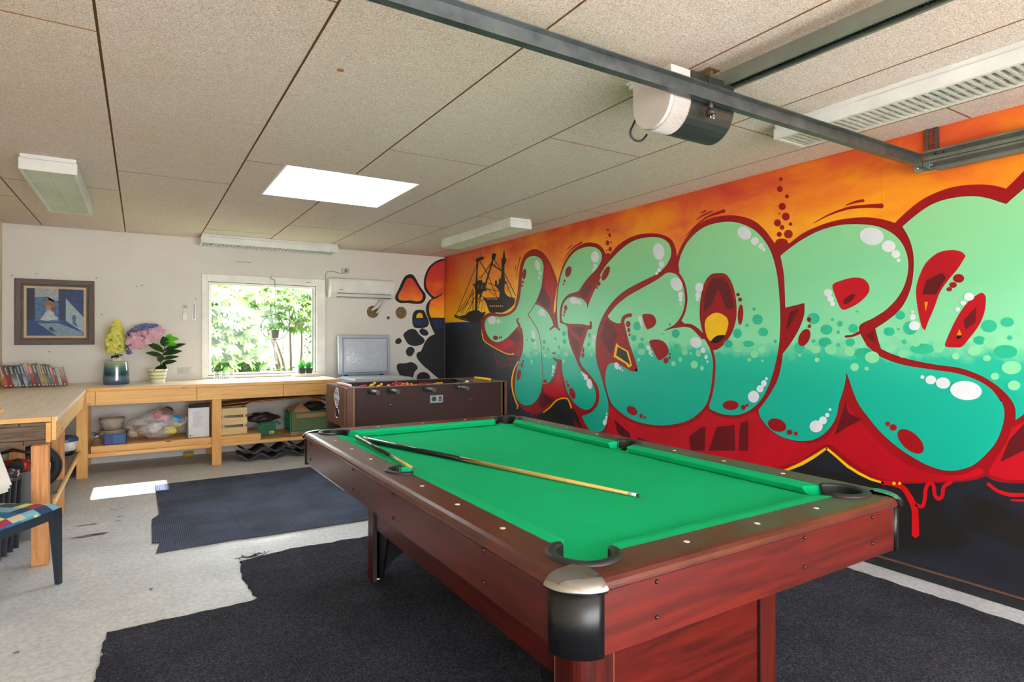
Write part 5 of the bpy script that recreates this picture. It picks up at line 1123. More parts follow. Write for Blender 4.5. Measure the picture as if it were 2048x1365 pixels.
canvas = obj('canvas', B().box(ax0, ax1, yb-.0105, yb-.0095, az0, az1), M('art_base', (10,78,156), .5, rgb2=(8,46,110), vs=14), t)
art('painted_patch', [(.0,.0),(.14,.0),(.14,.68),(0,.68)], (16,44,92), (10,24,56), 1)
art('painted_patch', [(.14,.0),(.56,.0),(.56,.25),(.40,.28),(.35,.17),(.14,.19)], (196,204,200), (160,176,180), 1)
art('painted_patch', [(.14,.19),(.35,.17),(.56,.30),(.56,.70),(.14,.70)], (30,90,160), (110,150,184), 1)
art('painted_patch', [(.67,.0),(1,.0),(1,.60),(.67,.22)], (16,72,140), (8,34,82), 1)
art('painted_patch', [(.55,.0),(.67,.0),(.67,.68),(.55,.64)], (14,36,76), (20,60,110), 2)
art('painted_patch', [(.68,.20),(1,.60),(1,.93),(.68,.68)], (190,206,214), (164,190,206), 2)
art('painted_patch', [(.0,.70),(.72,.70),(.90,.86),(.90,1),(0,1)], (10,74,146), (8,48,112), 1)
art('painted_patch', [(.18,.73),(.55,.73),(.98,.93),(.98,.99),(.52,1.0)], (150,178,196), (120,156,184), 2)
art('painted_patch', [(.35,.45),(.30,.55),(.23,.66),(.36,.69),(.43,.66),(.52,.67),(.55,.62),(.48,.57),(.47,.50),(.42,.45)], (226,232,236), (180,200,220), 3)
el = lambda cx_, cy_, rx_, ry_: [(cx_+rx_*math.cos(2*pi*k/14), cy_+ry_*math.sin(2*pi*k/14)) for k in range(14)]
art('painted_patch', el(.37,.40,.052,.055), (206,152,116), (190,130,98), 4)
art('painted_patch', [(.43,.36),(.50,.38),(.51,.45),(.46,.50),(.42,.46)], (120,76,48), (140,90,56), 5)
art('painted_patch', [(.29,.37),(.30,.29),(.35,.25),(.42,.25),(.47,.30),(.48,.38),(.45,.42),(.42,.37),(.35,.35)], (150,98,58), (176,122,74), 6)
art('painted_patch', [(.79,.58),(.83,.54),(.87,.60),(.85,.68),(.90,.82),(.80,.74)], (58,120,168), (40,96,150), 3)
art('painted_patch', [(.38,.84),(.41,.81),(.45,.83),(.46,.87),(.54,.92),(.44,.90),(.39,.88)], (18,36,76), (24,50,100), 4)
# remote, thermometer, socket
t = thing('remote_control', 'white air-conditioner remote in a wall holder left of the window', 'remote', (.438, YB-.02, 1.56))
obj('holder', B().box(.412, .466, YB-.022, YB-.001, 1.555, 1.62, .004), M('holder_white', (222,222,218), .4), t)
obj('body', B().box(.416, .462, YB-.024, YB-.004, 1.60, 1.727, .007), M('remote_white', (232,232,228), .35), t)
obj('display', B().box(.424, .454, YB-.0255, YB-.0235, 1.685, 1.715, .001), M('lcd_grey', (130,136,132), .3), t)
for k in range(2):
    for j in range(3): obj('button', B().box(.424+k*.018, .436+k*.018, YB-.0255, YB-.0235, 1.625+j*.018, 1.634+j*.018, .001), M('button_grey', (188,190,188), .4), t)
t = thing('thermometer', 'narrow glass thermometer on the wall beside the window frame', 'thermometer', (.53, YB-.01, 1.558))
obj('back_plate', B().box(.512, .548, YB-.006, YB-.001, 1.558, 1.757, .002), M('plate_clear', (218,218,214), .25), t)
obj('tube', B().cyl((.53, YB-.009, 1.58), (.53, YB-.009, 1.74), .0035, n=8).ball((.53, YB-.009, 1.575), .007, n=10, m=8), M('tube_dark', (110,112,118), .2), t)
def socket(label, x0, x1, z0, z1, tw=True):
    t = thing('wall_socket', label, 'socket', ((x0+x1)/2, YB-.005, z0))
    obj('plate', B().box(x0, x1, YB-.009, YB-.0005, z0, z1, .002), M('socket_grey', (196,194,188), .45), t)
    n = 2 if tw else 1
    for k in range(n):
        cx_ = x0+(x1-x0)*((k+.5)/n if n == 1 else (.30+.38*k)); cz_ = (z0+z1)/2
        obj('pin_hole', B().cyl((cx_-.012, YB-.0095, cz_+.006), (cx_-.012, YB-.009, cz_+.006), .0035, n=8), M('hole_dark', (40,40,40), .6), t)
        obj('pin_hole', B().cyl((cx_+.012, YB-.0095, cz_+.006), (cx_+.012, YB-.009, cz_+.006), .0035, n=8), M('hole_dark', (40,40,40), .6), t)
        obj('pin_hole', B().prism([(cx_-.005, cz_-.012), (cx_+.005, cz_-.012), (cx_+.005, cz_-.008), (cx_, cz_-.004), (cx_-.005, cz_-.008)], lambda a, c_, d: (a, YB-.0095+d, c_), 0, .0006), M('hole_dark', (40,40,40), .6), t)
socket('double wall socket above the bench left of the window', .362, .498, .938, 1.012)
# air conditioner
t = thing('air_conditioner', 'white wall-mounted air conditioner unit right of the window', 'air conditioner', (2.46, 7.7, 1.865))
acp = [(YB-.001,2.115),(7.66,2.115),(7.615,2.10),(7.60,2.07),(7.60,1.96),(7.615,1.91),(7.65,1.875),(7.70,1.865),(YB-.001,1.865)]
ACW = M('ac_white', (226,226,222), .3)
obj('housing', B().prism(acp, lambda a, c_, d: (d, a, c_), 2.045, 2.875), ACW, t)
obj('front_panel', B().prism([(7.598,2.10),(7.594,2.08),(7.594,1.955),(7.60,1.93),(7.606,1.93),(7.602,2.0),(7.602,2.09)], lambda a, c_, d: (d, a, c_), 2.075, 2.868), M('ac_panel', (232,232,229), .25), t)
obj('air_flap', B().prism([(7.612,1.918),(7.645,1.881),(7.642,1.878),(7.608,1.913)], lambda a, c_, d: (d, a, c_), 2.13, 2.83), ACW, t)
obj('outlet_gap', B().prism([(7.609,1.922),(7.606,1.919),(7.612,1.912),(7.614,1.915)], lambda a, c_, d: (d, a, c_), 2.125, 2.835).prism([(7.645,1.880),(7.643,1.876),(7.655,1.870),(7.657,1.875)], lambda a, c_, d: (d, a, c_), 2.125, 2.84), M('gap_dark', (70,72,74), .6), t)
obj('maker_mark', B().box(2.145, 2.195, 7.5925, 7.594, 1.958, 1.965), M('mark_grey', (120,124,130), .4), t)
obj('hose', B().tube([(2.755,7.72,1.875),(2.735,7.72,1.83),(2.69,7.735,1.77),(2.655,7.77,1.735),(2.64,7.83,1.715)], .019, 14), M('pipe_wrap', (222,218,208), .6, bmp=.4, bs=30), t)
obj('hose', B().tube([(2.785,7.73,1.875),(2.765,7.735,1.80),(2.735,7.75,1.73),(2.72,7.78,1.70),(2.70,7.84,1.69)], .017, 14), M('pipe_wrap', (222,218,208), .6, bmp=.4, bs=30), t)
t = thing('power_plug', 'grey plug and cable above the air conditioner', 'cable', (2.295, YB-.02, 2.20))
obj('socket_box', B().box(2.235, 2.322, YB-.03, YB-.001, 2.195, 2.262, .004), M('socket_grey', (196,194,188), .45), t)
obj('plug', B().cyl((2.288, YB-.03, 2.228), (2.288, YB-.062, 2.228), .022, .017, n=16), M('plug_grey', (150,148,142), .5), t)
obj('cable', B().tube([(2.288,YB-.06,2.22),(2.27,YB-.045,2.195),(2.22,YB-.02,2.185),(2.16,YB-.012,2.20),(2.10,YB-.01,2.215),(2.05,YB-.01,2.205),(2.025,YB-.01,2.16),(2.028,YB-.01,2.06),(2.03,YB-.01,1.92),(2.045,YB-.012,1.88),(2.08,YB-.02,1.862)], .0045, 8), M('cable_grey', (160,156,150), .5), t)
# hanging ring with potted plant in front of the window
t = thing('hanging_planter', 'wire hoop planter with a grey pot hanging before the window', 'planter', (1.395, 7.70, 1.32))
BKW = M('wire_black', (46,46,48), .5)
obj('hoop', B().tube([(1.395+.160*math.cos(a), 7.70, 1.478+.152*math.sin(a)) for a in [2*pi*k/40 for k in range(40)]], .0042, 6, True), BKW, t)
obj('hanger', B().tube([(1.395,7.70,1.63),(1.393,7.70,2.03),(1.388,7.71,2.055),(1.36,7.74,2.066),(1.352,7.76,2.085),(1.362,7.77,2.098),(1.378,7.765,2.094)], .003, 6), BKW, t)
obj('pot', B().lathe([(0,0),(.037,0),(.046,.085),(.052,.087),(.052,.098),(.047,.1),(0,.088)], (1.395,7.70,1.345), 28), M('pot_grey', (92,92,92), .5), t)
obj('cradle', B().tube([(1.34,7.70,1.44),(1.33,7.70,1.40),(1.315,7.70,1.36)], .0025, 6).tube([(1.45,7.70,1.44),(1.46,7.70,1.40),(1.475,7.70,1.36)], .0025, 6), BKW, t)
for k in range(9):
    b = B(); leafmesh(b, (1.395, 7.70, 1.43), (rs.gauss(-.1,.5), rs.gauss(0,.3), 1), (rs.gauss(0,1), -1, .2), rs.uniform(.07,.14), .014, .2, .25, 4); obj('leaf', b, LEAFB, t, fixn=False)
# ---------------------------------------------------------------- on the lower shelf
SZ = .2255
beam = thing('wooden_platform', 'long low pine box lying on the lower shelf of the workbench', 'platform', (.36, 7.35, SZ))
obj('top_board', B().box(-.405, 1.135, 7.10, 7.60, .278, .292, .001, seg=1), PINE, beam)
obj('front_board', B().box(-.405, 1.135, 7.085, 7.10, SZ+.0005, .290, .0015), PINE, beam); obj('rear_board', B().box(-.405, 1.135, 7.60, 7.615, SZ+.0005, .290), PINE, beam)
obj('front_board', B().box(.70, 1.118, 7.07, 7.0845, SZ+.0005, .262, .0015), PINE, beam)
PZ = .2925
TERR = M('planter_grey', (176,164,150), .8, rgb2=(140,126,112), vs=9, bmp=.3, bs=60)
def bowl(cx_, cy_, z, label, s_=1, mat=TERR):
    t = thing('planter_bowl', label, 'planter', (cx_, cy_, z), 'stacked planter bowls')
    obj('bowl', B().lathe([(0,0),(.07*s_,0),(.085*s_,.02),(.098*s_,.06),(.104*s_,.10),(.108*s_,.115),(.110*s_,.128),(.103*s_,.130),(.098*s_,.12),(.09*s_,.06),(.07*s_,.02),(0,.016)], (cx_,cy_,z), 36), mat, t)
    b = B()
    for k in range(18):
        a = 2*pi*k/18; b.tube([(cx_+.106*s_*math.cos(a+q*.09), cy_+.106*s_*math.sin(a+q*.09), z+.090+.012*math.sin(q*1.05)) for q in range(4)], .004, 5)
    obj('scroll_relief', b, M('planter_relief', (206,196,180), .8), t, kind='stuff')
bowl(-.24, 7.30, PZ, 'lower weathered planter bowl with scroll rim under the bench')
bowl(-.24, 7.30, PZ+.118, 'upper weathered planter bowl with scroll rim, nested on another', 1.02)
t = thing('blue_box', 'dark blue open box in front of the planter bowls', 'box', (-.20, 7.15, PZ))
b = B(); x0, x1, y0, y1, h_ = -.30, -.115, 7.105, 7.185, .105
b.box(x0, x1, y0, y0+.003, PZ, PZ+h_).box(x0, x1, y1-.003, y1, PZ, PZ+h_*.9).box(x0, x0+.003, y0, y1, PZ, PZ+h_).box(x1-.003, x1, y0, y1, PZ, PZ+h_).box(x0, x1, y0, y1, PZ, PZ+.003)
obj('body', b, M('box_blue', (20,56,118), .5), t); obj('face_print', B().box(-.225, -.135, y0-.001, y0, PZ+.012, PZ+.095), M('box_blue_light', (34,84,150), .5), t)
# plastic bag of toys
m, nt, b = newmat('plastic_film'); b.inputs['Roughness'].default_value = .18; b.inputs['Base Color'].default_value = (.86,.85,.87,1)
tr_ = nt.nodes.new('ShaderNodeBsdfTransparent'); mx = nt.nodes.new('ShaderNodeMixShader'); tr_.inputs[0].default_value = (.94,.94,.96,1)
nt.links.new(ramp(nt, noise_n(nt, pos(nt, (6,6,14)), 2, 4, .6, 1), [(.35, (.08,.08,.08,1)), (.65, (.42,.42,.42,1))]), mx.inputs[0])
nt.links.new(tr_.outputs[0], mx.inputs[1]); nt.links.new(b.outputs[0], mx.inputs[2]); nt.links.new(mx.outputs[0], [n for n in nt.nodes if n.type == 'OUTPUT_MATERIAL'][0].inputs[0])
bump(nt, b, noise_n(nt, pos(nt, (8,8,22)), 1.0, 2, .5, 1.0), .4, .012)
t = thing('plastic_bag', 'clear plastic bag stuffed with colourful toys on the lower shelf', 'bag', (.15, 7.28, PZ))
def blob(c_, sx_, sy_, sz_, seed, amp=.12, n=40, m_=26, shapef=None):
    bb = B(); bb.ball((0,0,0), 1, n=n, m=m_); out = []
    for v_ in bb.v:
        v_ = Vector(v_); k = 1+amp*noise.noise(v_*1.7+Vector((seed,0,0)))+amp*.45*noise.noise(v_*5+Vector((0,seed,0)))
        p_ = Vector((v_.x*sx_*k, v_.y*sy_*k, v_.z*sz_*k))
        if shapef: p_ = shapef(p_, v_)
        p_ += Vector(c_); out.append((p_.x, p_.y, max(p_.z, c_[2]-sz_+.004)))
    bb.v = out; return bb
def bagshape(p_, v_):
    p_.z *= (.72+.42*max(0, 1-abs(v_.x-.15)*1.3)); 
    if v_.x > .55: p_.z = p_.z*.7+.02; 
    return p_
obj('film', blob((.15,7.28,PZ+.155),   .285, .16, .155, 3, .07, 56, 34, bagshape), m, t)
obj('knot', B().tube([(.41,7.25,PZ+.20),(.45,7.24,PZ+.205),(.49,7.22,PZ+.20)], [.03,.012,.02], 10), m, t)
tc = [((222,70,96),(.16,7.22,PZ+.26),.045),((60,150,220),(.32,7.20,PZ+.20),.05),((236,222,70),(.27,7.20,PZ+.09),.06),((240,160,190),(.22,7.24,PZ+.22),.05),((240,220,80),(.33,7.25,PZ+.14),.05),((150,118,86),(.03,7.24,PZ+.10),.085),((196,178,150),(-.04,7.26,PZ+.09),.07),((206,196,186),(.12,7.24,PZ+.12),.08),((90,60,44),(.24,7.34,PZ+.27),.07),((120,100,150),(.36,7.24,PZ+.17),.03)]
for k, (rgb, p_, r_) in enumerate(tc):
    o = obj('toy', blob(p_, r_, r_*.8, r_*.75, k*3.3, .3, 20, 12), M('toy_%d' % k, rgb, .5), t)
# white filing box
t = thing('magazine_box', 'white cardboard box printed with small lines under the bench', 'box', (.53, 7.3, PZ))
b = B(); x0, x1, y0, y1, z0, z1 = .428, .632, 7.14, 7.40, PZ, PZ+.315
b.box(x0, x1, y0, y0+.004, z0, z1).box(x0, x0+.004, y0, y1, z0, z1+.01).box(x1-.004, x1, y0, y1, z0, z1+.01).box(x0, x1, y1-.004, y1, z0, z1+.02).box(x0, x1, y0, y1, z0, z0+.004)
obj('body', b, M('card_white', (226,226,232), .6), t)
obj('open_flap', B().add([(x0,y0,z1),(x1,y0,z1),(x1+.012,y0+.09,z1+.045),(x0+.01,y0+.09,z1+.03)], [(0,1,2,3)]).add([(x0,y0,z1+.003),(x1,y0,z1+.003),(x1+.012,y0+.09,z1+.048),(x0+.01,y0+.09,z1+.033)], [(3,2,1,0)]), M('flap_dark', (92,84,78), .7), t, fixn=False)
b = B(); rr = random.Random(9)
for k in range(17): b.box(x0+.045, x0+.045+rr.uniform(.05,.115), y0-.0006, y0, z1-.045-k*.010, z1-.0425-k*.010)
obj('printed_lines', b, M('print_grey', (150,152,160), .6), t, kind='stuff')
obj('corner_label', B().box(x0+.015, x0+.03, y0-.0006, y0, z0+.02, z0+.032).box(x0+.034, x0+.055, y0-.0006, y0, z0+.022, z0+.026), M('print_navy', (40,60,90), .6), t)
# slatted wooden crate
CRW = wood('crate_pine', (232,206,158), (216,186,134), 0, 1.2, .6, False)
t = thing('wooden_crate', 'pale slatted wooden crate right of the bench leg', 'crate', (.87, 7.3, PZ))
for k in range(3):
    z0 = PZ+.002+k*.105; obj('slat', B().box(.742, .995, 7.155, 7.168, z0, z0+.078, .001, seg=1), CRW, t); obj('slat', B().box(.742, .995, 7.44, 7.453, z0, z0+.078), CRW, t)
for x in (.755, .965):
    for y in (7.169, 7.422): obj('corner_batten', B().box(x, x+.025, y, y+.017, PZ+.002, PZ+.292), CRW, t)
for k in range(3): obj('end_slat', B().box(.742, .752, 7.169, 7.44, PZ+.002+k*.105, PZ+.08+k*.105), CRW, t); obj('end_slat', B().box(.995, 1.005, 7.155, 7.45, PZ+.002+k*.105, PZ+.08+k*.105), CRW, t)
obj('crate_bottom', B().box(.755, .99, 7.17, 7.44, PZ+.002, PZ+.012), CRW, t)
# cardboard sheets on top
CARD = M('cardboard', (188,142,98), .8, rgb2=(172,126,84), vs=10)
def sheet(b, pts, d0, d1, t_):
    """folded sheet: profile points (x,z), from y=d0 to d1"""
    n = len(pts); lo = [(x, z-t_) for x, z in pts]; b.prism(pts+lo[::-1], lambda a, c_, d: (a, d, c_), d0, d1); return b
obj('sheet', sheet(B(), [(.76,.628),(1.02,.645)], 7.15, 7.5, .006), CARD, (cb := thing('cardboard_sheets', 'folded brown cardboard sheets lying across the crates', 'cardboard', (1.4, 7.3, .60))))
obj('sheet', sheet(B(), [(.76,.604),(.98,.612),(1.03,.636),(1.66,.662),(1.93,.592)], 7.12, 7.5, .006), CARD, cb)
obj('sheet', sheet(B(), [(1.03,.645),(1.66,.672),(1.93,.605)], 7.16, 7.55, .005), CARD, cb)
obj('sheet', sheet(B(), [(1.30,.675),(1.62,.684),(1.88,.655)], 7.2, 7.6, .005), M('cardboard_dark', (70,52,40), .8), cb)
# small green box
GRN = M('green_plastic', (30,120,86), .4, rgb2=(26,112,80)); GRD = M('green_crate', (12,116,72), .4)
def openbox(b, x0, x1, y0, y1, z0, z1, t_=.006):
    return b.box(x0, x1, y0, y0+t_, z0, z1).box(x0, x1, y1-t_, y1, z0, z1).box(x0, x0+t_, y0+t_, y1-t_, z0, z1).box(x1-t_, x1, y0+t_, y1-t_, z0, z1).box(x0+t_, x1-t_, y0+t_, y1-t_, z0, z0+t_)
t = thing('green_box', 'small green plastic box with a yellow label', 'box', (1.24, 7.25, SZ))
o = obj('body', openbox(B(), 1.145, 1.345, 7.10, 7.38, SZ+.002, .382), GRN, t)
o.data.transform(Matrix.Translation(t.location)); o.location = -t.location
bake_cut(o, B().cyl((1.225,7.05,.348),(1.225,7.14,.348),.012,n=14).box(1.225,1.275,7.05,7.14,.336,.360).cyl((1.275,7.05,.348),(1.275,7.14,.348),.012,n=14))
obj('rim', B().box(1.14, 1.35, 7.093, 7.10, .372, .387, .002).box(1.345, 1.352, 7.10, 7.38, .372, .387).box(1.138, 1.145, 7.10, 7.38, .372, .387), GRN, t)
obj('label_tag', B().prism([(1.225,.287),(1.235,.278),(1.265,.278),(1.275,.287),(1.275,.302),(1.265,.310),(1.235,.310),(1.225,.302)], lambda a, c_, d: (a, d, c_), 7.0975, 7.10), M('label_yellow', (222,216,30), .5), t)
obj('label_mark', B().box(1.237,1.249,7.0968,7.0976,.288,.301).box(1.253,1.262,7.0968,7.0976,.288,.301), M('print_navy', (40,60,90), .6), t)
# dark crumpled plastic on top
BLKF = M('black_film', (62,54,52), .28, rgb2=(44,38,38), vs=20, bmp=.8, bs=30, bd=.01)
solo('crumpled_bag', blob((1.19,7.30,.44), .155, .11, .055, 8, .35, 44, 26), BLKF, 'crumpled dark plastic bag lying on the small green box', 'bag')
# large green harvest crate
t = thing('harvest_crate', 'large dark green mesh crate holding cardboard', 'crate', (1.66, 7.3, SZ))
X0, X1, Y0, Y1, Z0, Z1 = 1.46, 1.92, 7.14, 7.44, SZ+.045, .492
def grille(b, ax, fixed, a0, a1, z0, z1, step=.014, w_=.006, d_=.006):
    n = int((a1-a0)/step)
    for k in range(n+1):
        a = a0+(a1-a0)*k/n
        if ax == 'x': b.box(a-w_/2, a+w_/2, fixed, fixed+d_, z0, z1)
        else: b.box(fixed, fixed+d_, a-w_/2, a+w_/2, z0, z1)
b = B(); grille(b, 'x', Y0, X0+.075, X1-.075, Z0+.02, Z1-.075, .012, .0065); grille(b, 'y', X0, Y0+.02, Y1-.02, Z0+.02, Z1-.02, .02)
grille(b, 'x', Y1, X0+.02, X1-.02, Z0+.02, Z1-.02, .03)
for x_ in (X0+.03, X0+.055, X1-.055, X1-.03): b.box(x_-.003, x_+.003, Y0, Y0+.006, Z0, Z1)
for k in range(6):
    z = Z0+.03+k*(Z1-Z0-.05)/6; b.box(X0, X0+.075, Y0, Y0+.006, z, z+.007).box(X1-.075, X1, Y0, Y0+.006, z, z+.007)
obj('mesh_sides', b, GRD, t, kind='stuff')
b = B()
for z, h_ in ((Z0, .018), (Z1-.018, .02), (Z1-.078, .010)): b.box(X0-.004, X1+.004, Y0-.004, Y0+.008, z, z+h_).box(X0-.004, X0+.008, Y0, Y1, z, z+h_).box(X1-.008, X1+.004, Y0, Y1, z, z+h_).box(X0, X1, Y1-.004, Y1+.008, z, z+h_)
for x_ in (X0, X1):
    for y_ in (Y0, Y1): b.box(x_-.007, x_+.007, y_-.007, y_+.007, Z0, Z1)
obj('frame', b, GRD, t); obj('crate_bottom', B().box(X0, X1, Y0, Y1, Z0, Z0+.006), GRD, t)
ct = thing('cardboard_box', 'torn brown cardboard box peaking out of the green mesh crate', 'cardboard', (1.66, 7.3, Z0))
obj('carton', B().box(X0+.02, X1-.02, Y0+.012, Y1-.012, Z0+.008, Z1-.02), CARD, ct)
obj('flap', B().add([(X0+.012,Y0+.012,Z1-.018),(X0+.25,Y0+.012,Z1-.018),(X0+.13,Y0+.12,Z1+.105)], [(0,1,2)]).add([(X0+.012,Y0+.012,Z1-.018),(X0+.13,Y0+.12,Z1+.105),(X0-.0,Y1-.06,Z1+.03)], [(0,1,2)]).add([(X0+.012,Y0+.015,Z1-.019),(X0+.25,Y0+.015,Z1-.019),(X0+.13,Y0+.123,Z1+.104)], [(2,1,0)]), CARD, ct, fixn=False)
solo('crumpled_bag', blob((1.76,7.30,.545), .13, .10, .045, 12, .35, 36, 20), BLKF, 'dark plastic rubbish bag in the large green mesh crate', 'bag')
b = sheet(B(), [(1.40,.262),(1.47,.242),(1.50,.232),(1.55,.262),(1.60,.274)], 7.09, 7.13, .004)
solo('paper_bundle', b.box(1.60,1.85,7.075,7.132,.232,.243).box(1.58,1.83,7.08,7.132,.244,.255), M('newsprint', (176,166,154), .8), 'flattened cartons and papers beneath the green mesh crate', 'papers')
solo('crate_support', B().box(1.46, 1.90, 7.145, 7.43, SZ+.001, SZ+.044), CARD, 'brown board stack under the large green mesh crate', 'cardboard')
solo('metal_pipe', B().cyl((-.42,7.66,.335), (-.02,7.68,.335), .011, n=14).cyl((-.42,7.66,.335), (-.40,7.661,.335), .015, n=14).box(-.40,-.37,7.655,7.675,SZ,.325).box(-.08,-.05,7.665,7.685,SZ,.325), CHROME, 'polished metal pipe behind the planter bowls', 'pipe')
solo('sponge', B().box(.42,.52,7.70,7.75,.001,.05,.008), M('sponge_yellow', (190,160,60), .9), 'yellowish sponge on the floor against the back wall', 'sponge')
# concrete roof tiles, wavy
TILE = M('roof_tile_charcoal', (66,68,74), .6, rgb2=(46,47,52), vs=12, bmp=.5, bs=70)
def tile(mtx, W=.42, L=.36, amp=.028, th=.016, waves=2, n=36):
    prof = [(-W/2+W*k/n, amp*math.cos(2*pi*waves*k/n)*(1 if k < n else 1)) for k in range(n+1)]
    pts = prof+[(x, z-th) for x, z in prof[::-1]]; b = B(); N = len(pts)
    vs = [mtx @ Vector((x, -L/2, z)) for x, z in pts]+[mtx @ Vector((x, L/2, z)) for x, z in pts]
    b.add(vs, [(i, (i+1) % N, N+(i+1) % N, N+i) for i in range(N)], True)
    cap = [(k, k+1, N-2-k, N-1-k) for k in range(n)]; b.add(vs, cap+[tuple(N+i for i in f[::-1]) for f in cap]); return b
def TM(loc, rx=0, ry=0, rz=0): return Matrix.Translation(loc) @ Matrix.Rotation(rz, 4, 'Z') @ Matrix.Rotation(ry, 4, 'Y') @ Matrix.Rotation(rx, 4, 'X')
gr = 'concrete roof tiles stored under the workbench'
solo('roof_tile', tile(TM((1.14,7.22,.050), R(0), 0, R(-4)), .46), TILE, 'wavy charcoal roof tile on the floor under the shelf, lower of the left pair', 'roof tile', gr)
solo('roof_tile', tile(TM((1.17,7.20,.118), R(-2), 0, R(3)), .46), TILE, 'wavy charcoal roof tile under the shelf, upper of the left pair', 'roof tile', gr)
solo('roof_tile', tile(TM((1.66,7.24,.050), 0, 0, R(6)), .42), TILE, 'wavy charcoal roof tile by the pool table corner, lower of the right pair', 'roof tile', gr)
solo('roof_tile', tile(TM((1.68,7.22,.118), R(-2), 0, R(-3)), .42), TILE, 'wavy charcoal roof tile by the pool table corner, upper of the right pair', 'roof tile', gr)
# ---------------------------------------------------------------- under the left arm
for k in range(5):
    solo('roof_tile', tile(TM((-.86,5.42,.085+k*.078), 0, R(-2), R(0)), .44, .24, .020), TILE, ('lowest','second','third','fourth','topmost')[k]+' black roof tile in the flat stack behind the front bench leg', 'roof tile', gr)
for k in range(5):
    solo('roof_tile', tile(TM((-.845-.018*k, 4.93-.075*k, .235), R(78), 0, R(-6)), .40, .44, .020), TILE, ('first','second','third','fourth','fifth')[k]+' black roof tile standing on edge below the white boards, counted from the wall', 'roof tile', gr)
WB = M('white_board', (226,222,212), .5)
for k in range(3):
    mt = TM((-.630-.010*k, 4.47+.016*k, .500-.022*k), 0, R(-15.5), 0)
    solo('white_board', B().box(-.45, 0, -.005, .005, 0, .34, mat=mt), WB, ('front','middle','rear')[k]+' white board of the three leaning against the bench end', 'board', 'white boards leaning by the chair')
solo('white_sheet', B().box(-.86,-.705,5.36,5.372,.437,.665), WB, 'small white panel standing under the bench behind the leaning boards', 'panel')
t = thing('power_tool', 'red and black motor tool on the stack under the bench', 'tool', (-.70,5.10,.45))
b = B(); b.box(-.79,-.63,5.11,5.19,.455,.53,.02); obj('housing', b, M('tool_red', (186,44,28), .4), t)
obj('handle', B().tube([(-.80,5.15,.50),(-.83,5.15,.57),(-.72,5.15,.60),(-.62,5.15,.57),(-.62,5.15,.50)], .011, 10), M('tool_dark', (30,28,28), .5), t)
obj('engine', B().cyl((-.70,5.10,.49),(-.70,5.22,.49),.045,n=18), M('tool_dark', (30,28,28), .5), t)
solo('support_box', B().box(-.84,-.60,5.09,5.24,.30,.454,.003).box(-.83,-.61,5.10,5.23,.002,.30), M('crate_grey', (120,122,128), .5), 'grey plastic crate beneath the red motor tool', 'crate')
solo('crumpled_bag', blob((-.80,4.90,.475), .14, .10, .05, 21, .4, 36, 20), M('silver_film', (110,104,106), .2, rgb2=(40,38,40), vs=25, bmp=.9, bs=25, bd=.01), 'shiny crumpled bag on top of the stacked black tiles', 'bag')
t = thing('wheel', 'black spare wheel standing behind the front bench leg', 'wheel', (-.62,5.62,.27))
wx, wz = -.645, .268+.165
obj('tyre', B().tube([(wx+.125*math.cos(a), 5.50, wz-.02+.125*math.sin(a)) for a in [2*pi*k/36 for k in range(36)]], .036, 12, True), M('rubber', (28,28,30), .7), t)
obj('rim', B().cyl((wx,5.485,wz-.02),(wx,5.515,wz-.02),.095,n=28), M('rim_dark', (50,50,52), .4), t)
obj('rim_ring', B().tube([(wx+.093*math.cos(a), 5.478, wz-.02+.093*math.sin(a)) for a in [2*pi*k/36 for k in range(36)]], .004, 6, True), CHROME, t)
t = thing('bowl', 'white bowl with blue rim on the lower shelf in the bench corner', 'bowl', (-.58,6.84,.268))
obj('bowl', B().lathe([(0,0),(.05,0),(.06,.02),(.085,.09),(.095,.13),(.088,.13),(.075,.08),(.05,.02),(0,.018)], (-.58,6.84,.2685), 32), M('enamel_white', (214,214,212), .3), t)
obj('lid', B().lathe([(.096,.13),(.098,.15),(.08,.175),(.03,.185),(0,.186)], (-.58,6.84,.2685), 32), M('enamel_blue', (44,72,108), .3), t)
obj('base_band', B().lathe([(.052,.002),(.064,.02),(.070,.045),(.066,.046)], (-.58,6.84,.2675), 32), M('enamel_navy', (34,40,56), .4), t)
solo('dark_tray', B().box(-.66,-.53,7.14,7.5,.02,.06,.004).box(-.655,-.535,7.15,7.49,.001,.02), M('tray_dark', (54,40,36), .6), 'dark flat tray on the floor in the bench corner', 'tray')

# ---------------------------------------------------------------- chair
ch = thing('dining_chair', 'dark blue-grey chair with a colourful patchwork seat', 'chair', (-.36,4.08,0), rz=0, local=True)
ang = math.atan2(-.53, -.85); ch.rotation_euler.z = 0
ea = Vector((-.53,-.85,0)).normalized(); eb = Vector((-.85,.53,0)).normalized()
ch.matrix_world = Matrix(((eb.x, ea.x, 0, -.368), (eb.y, ea.y, 0, 4.10), (0,0,1,0), (0,0,0,1)))
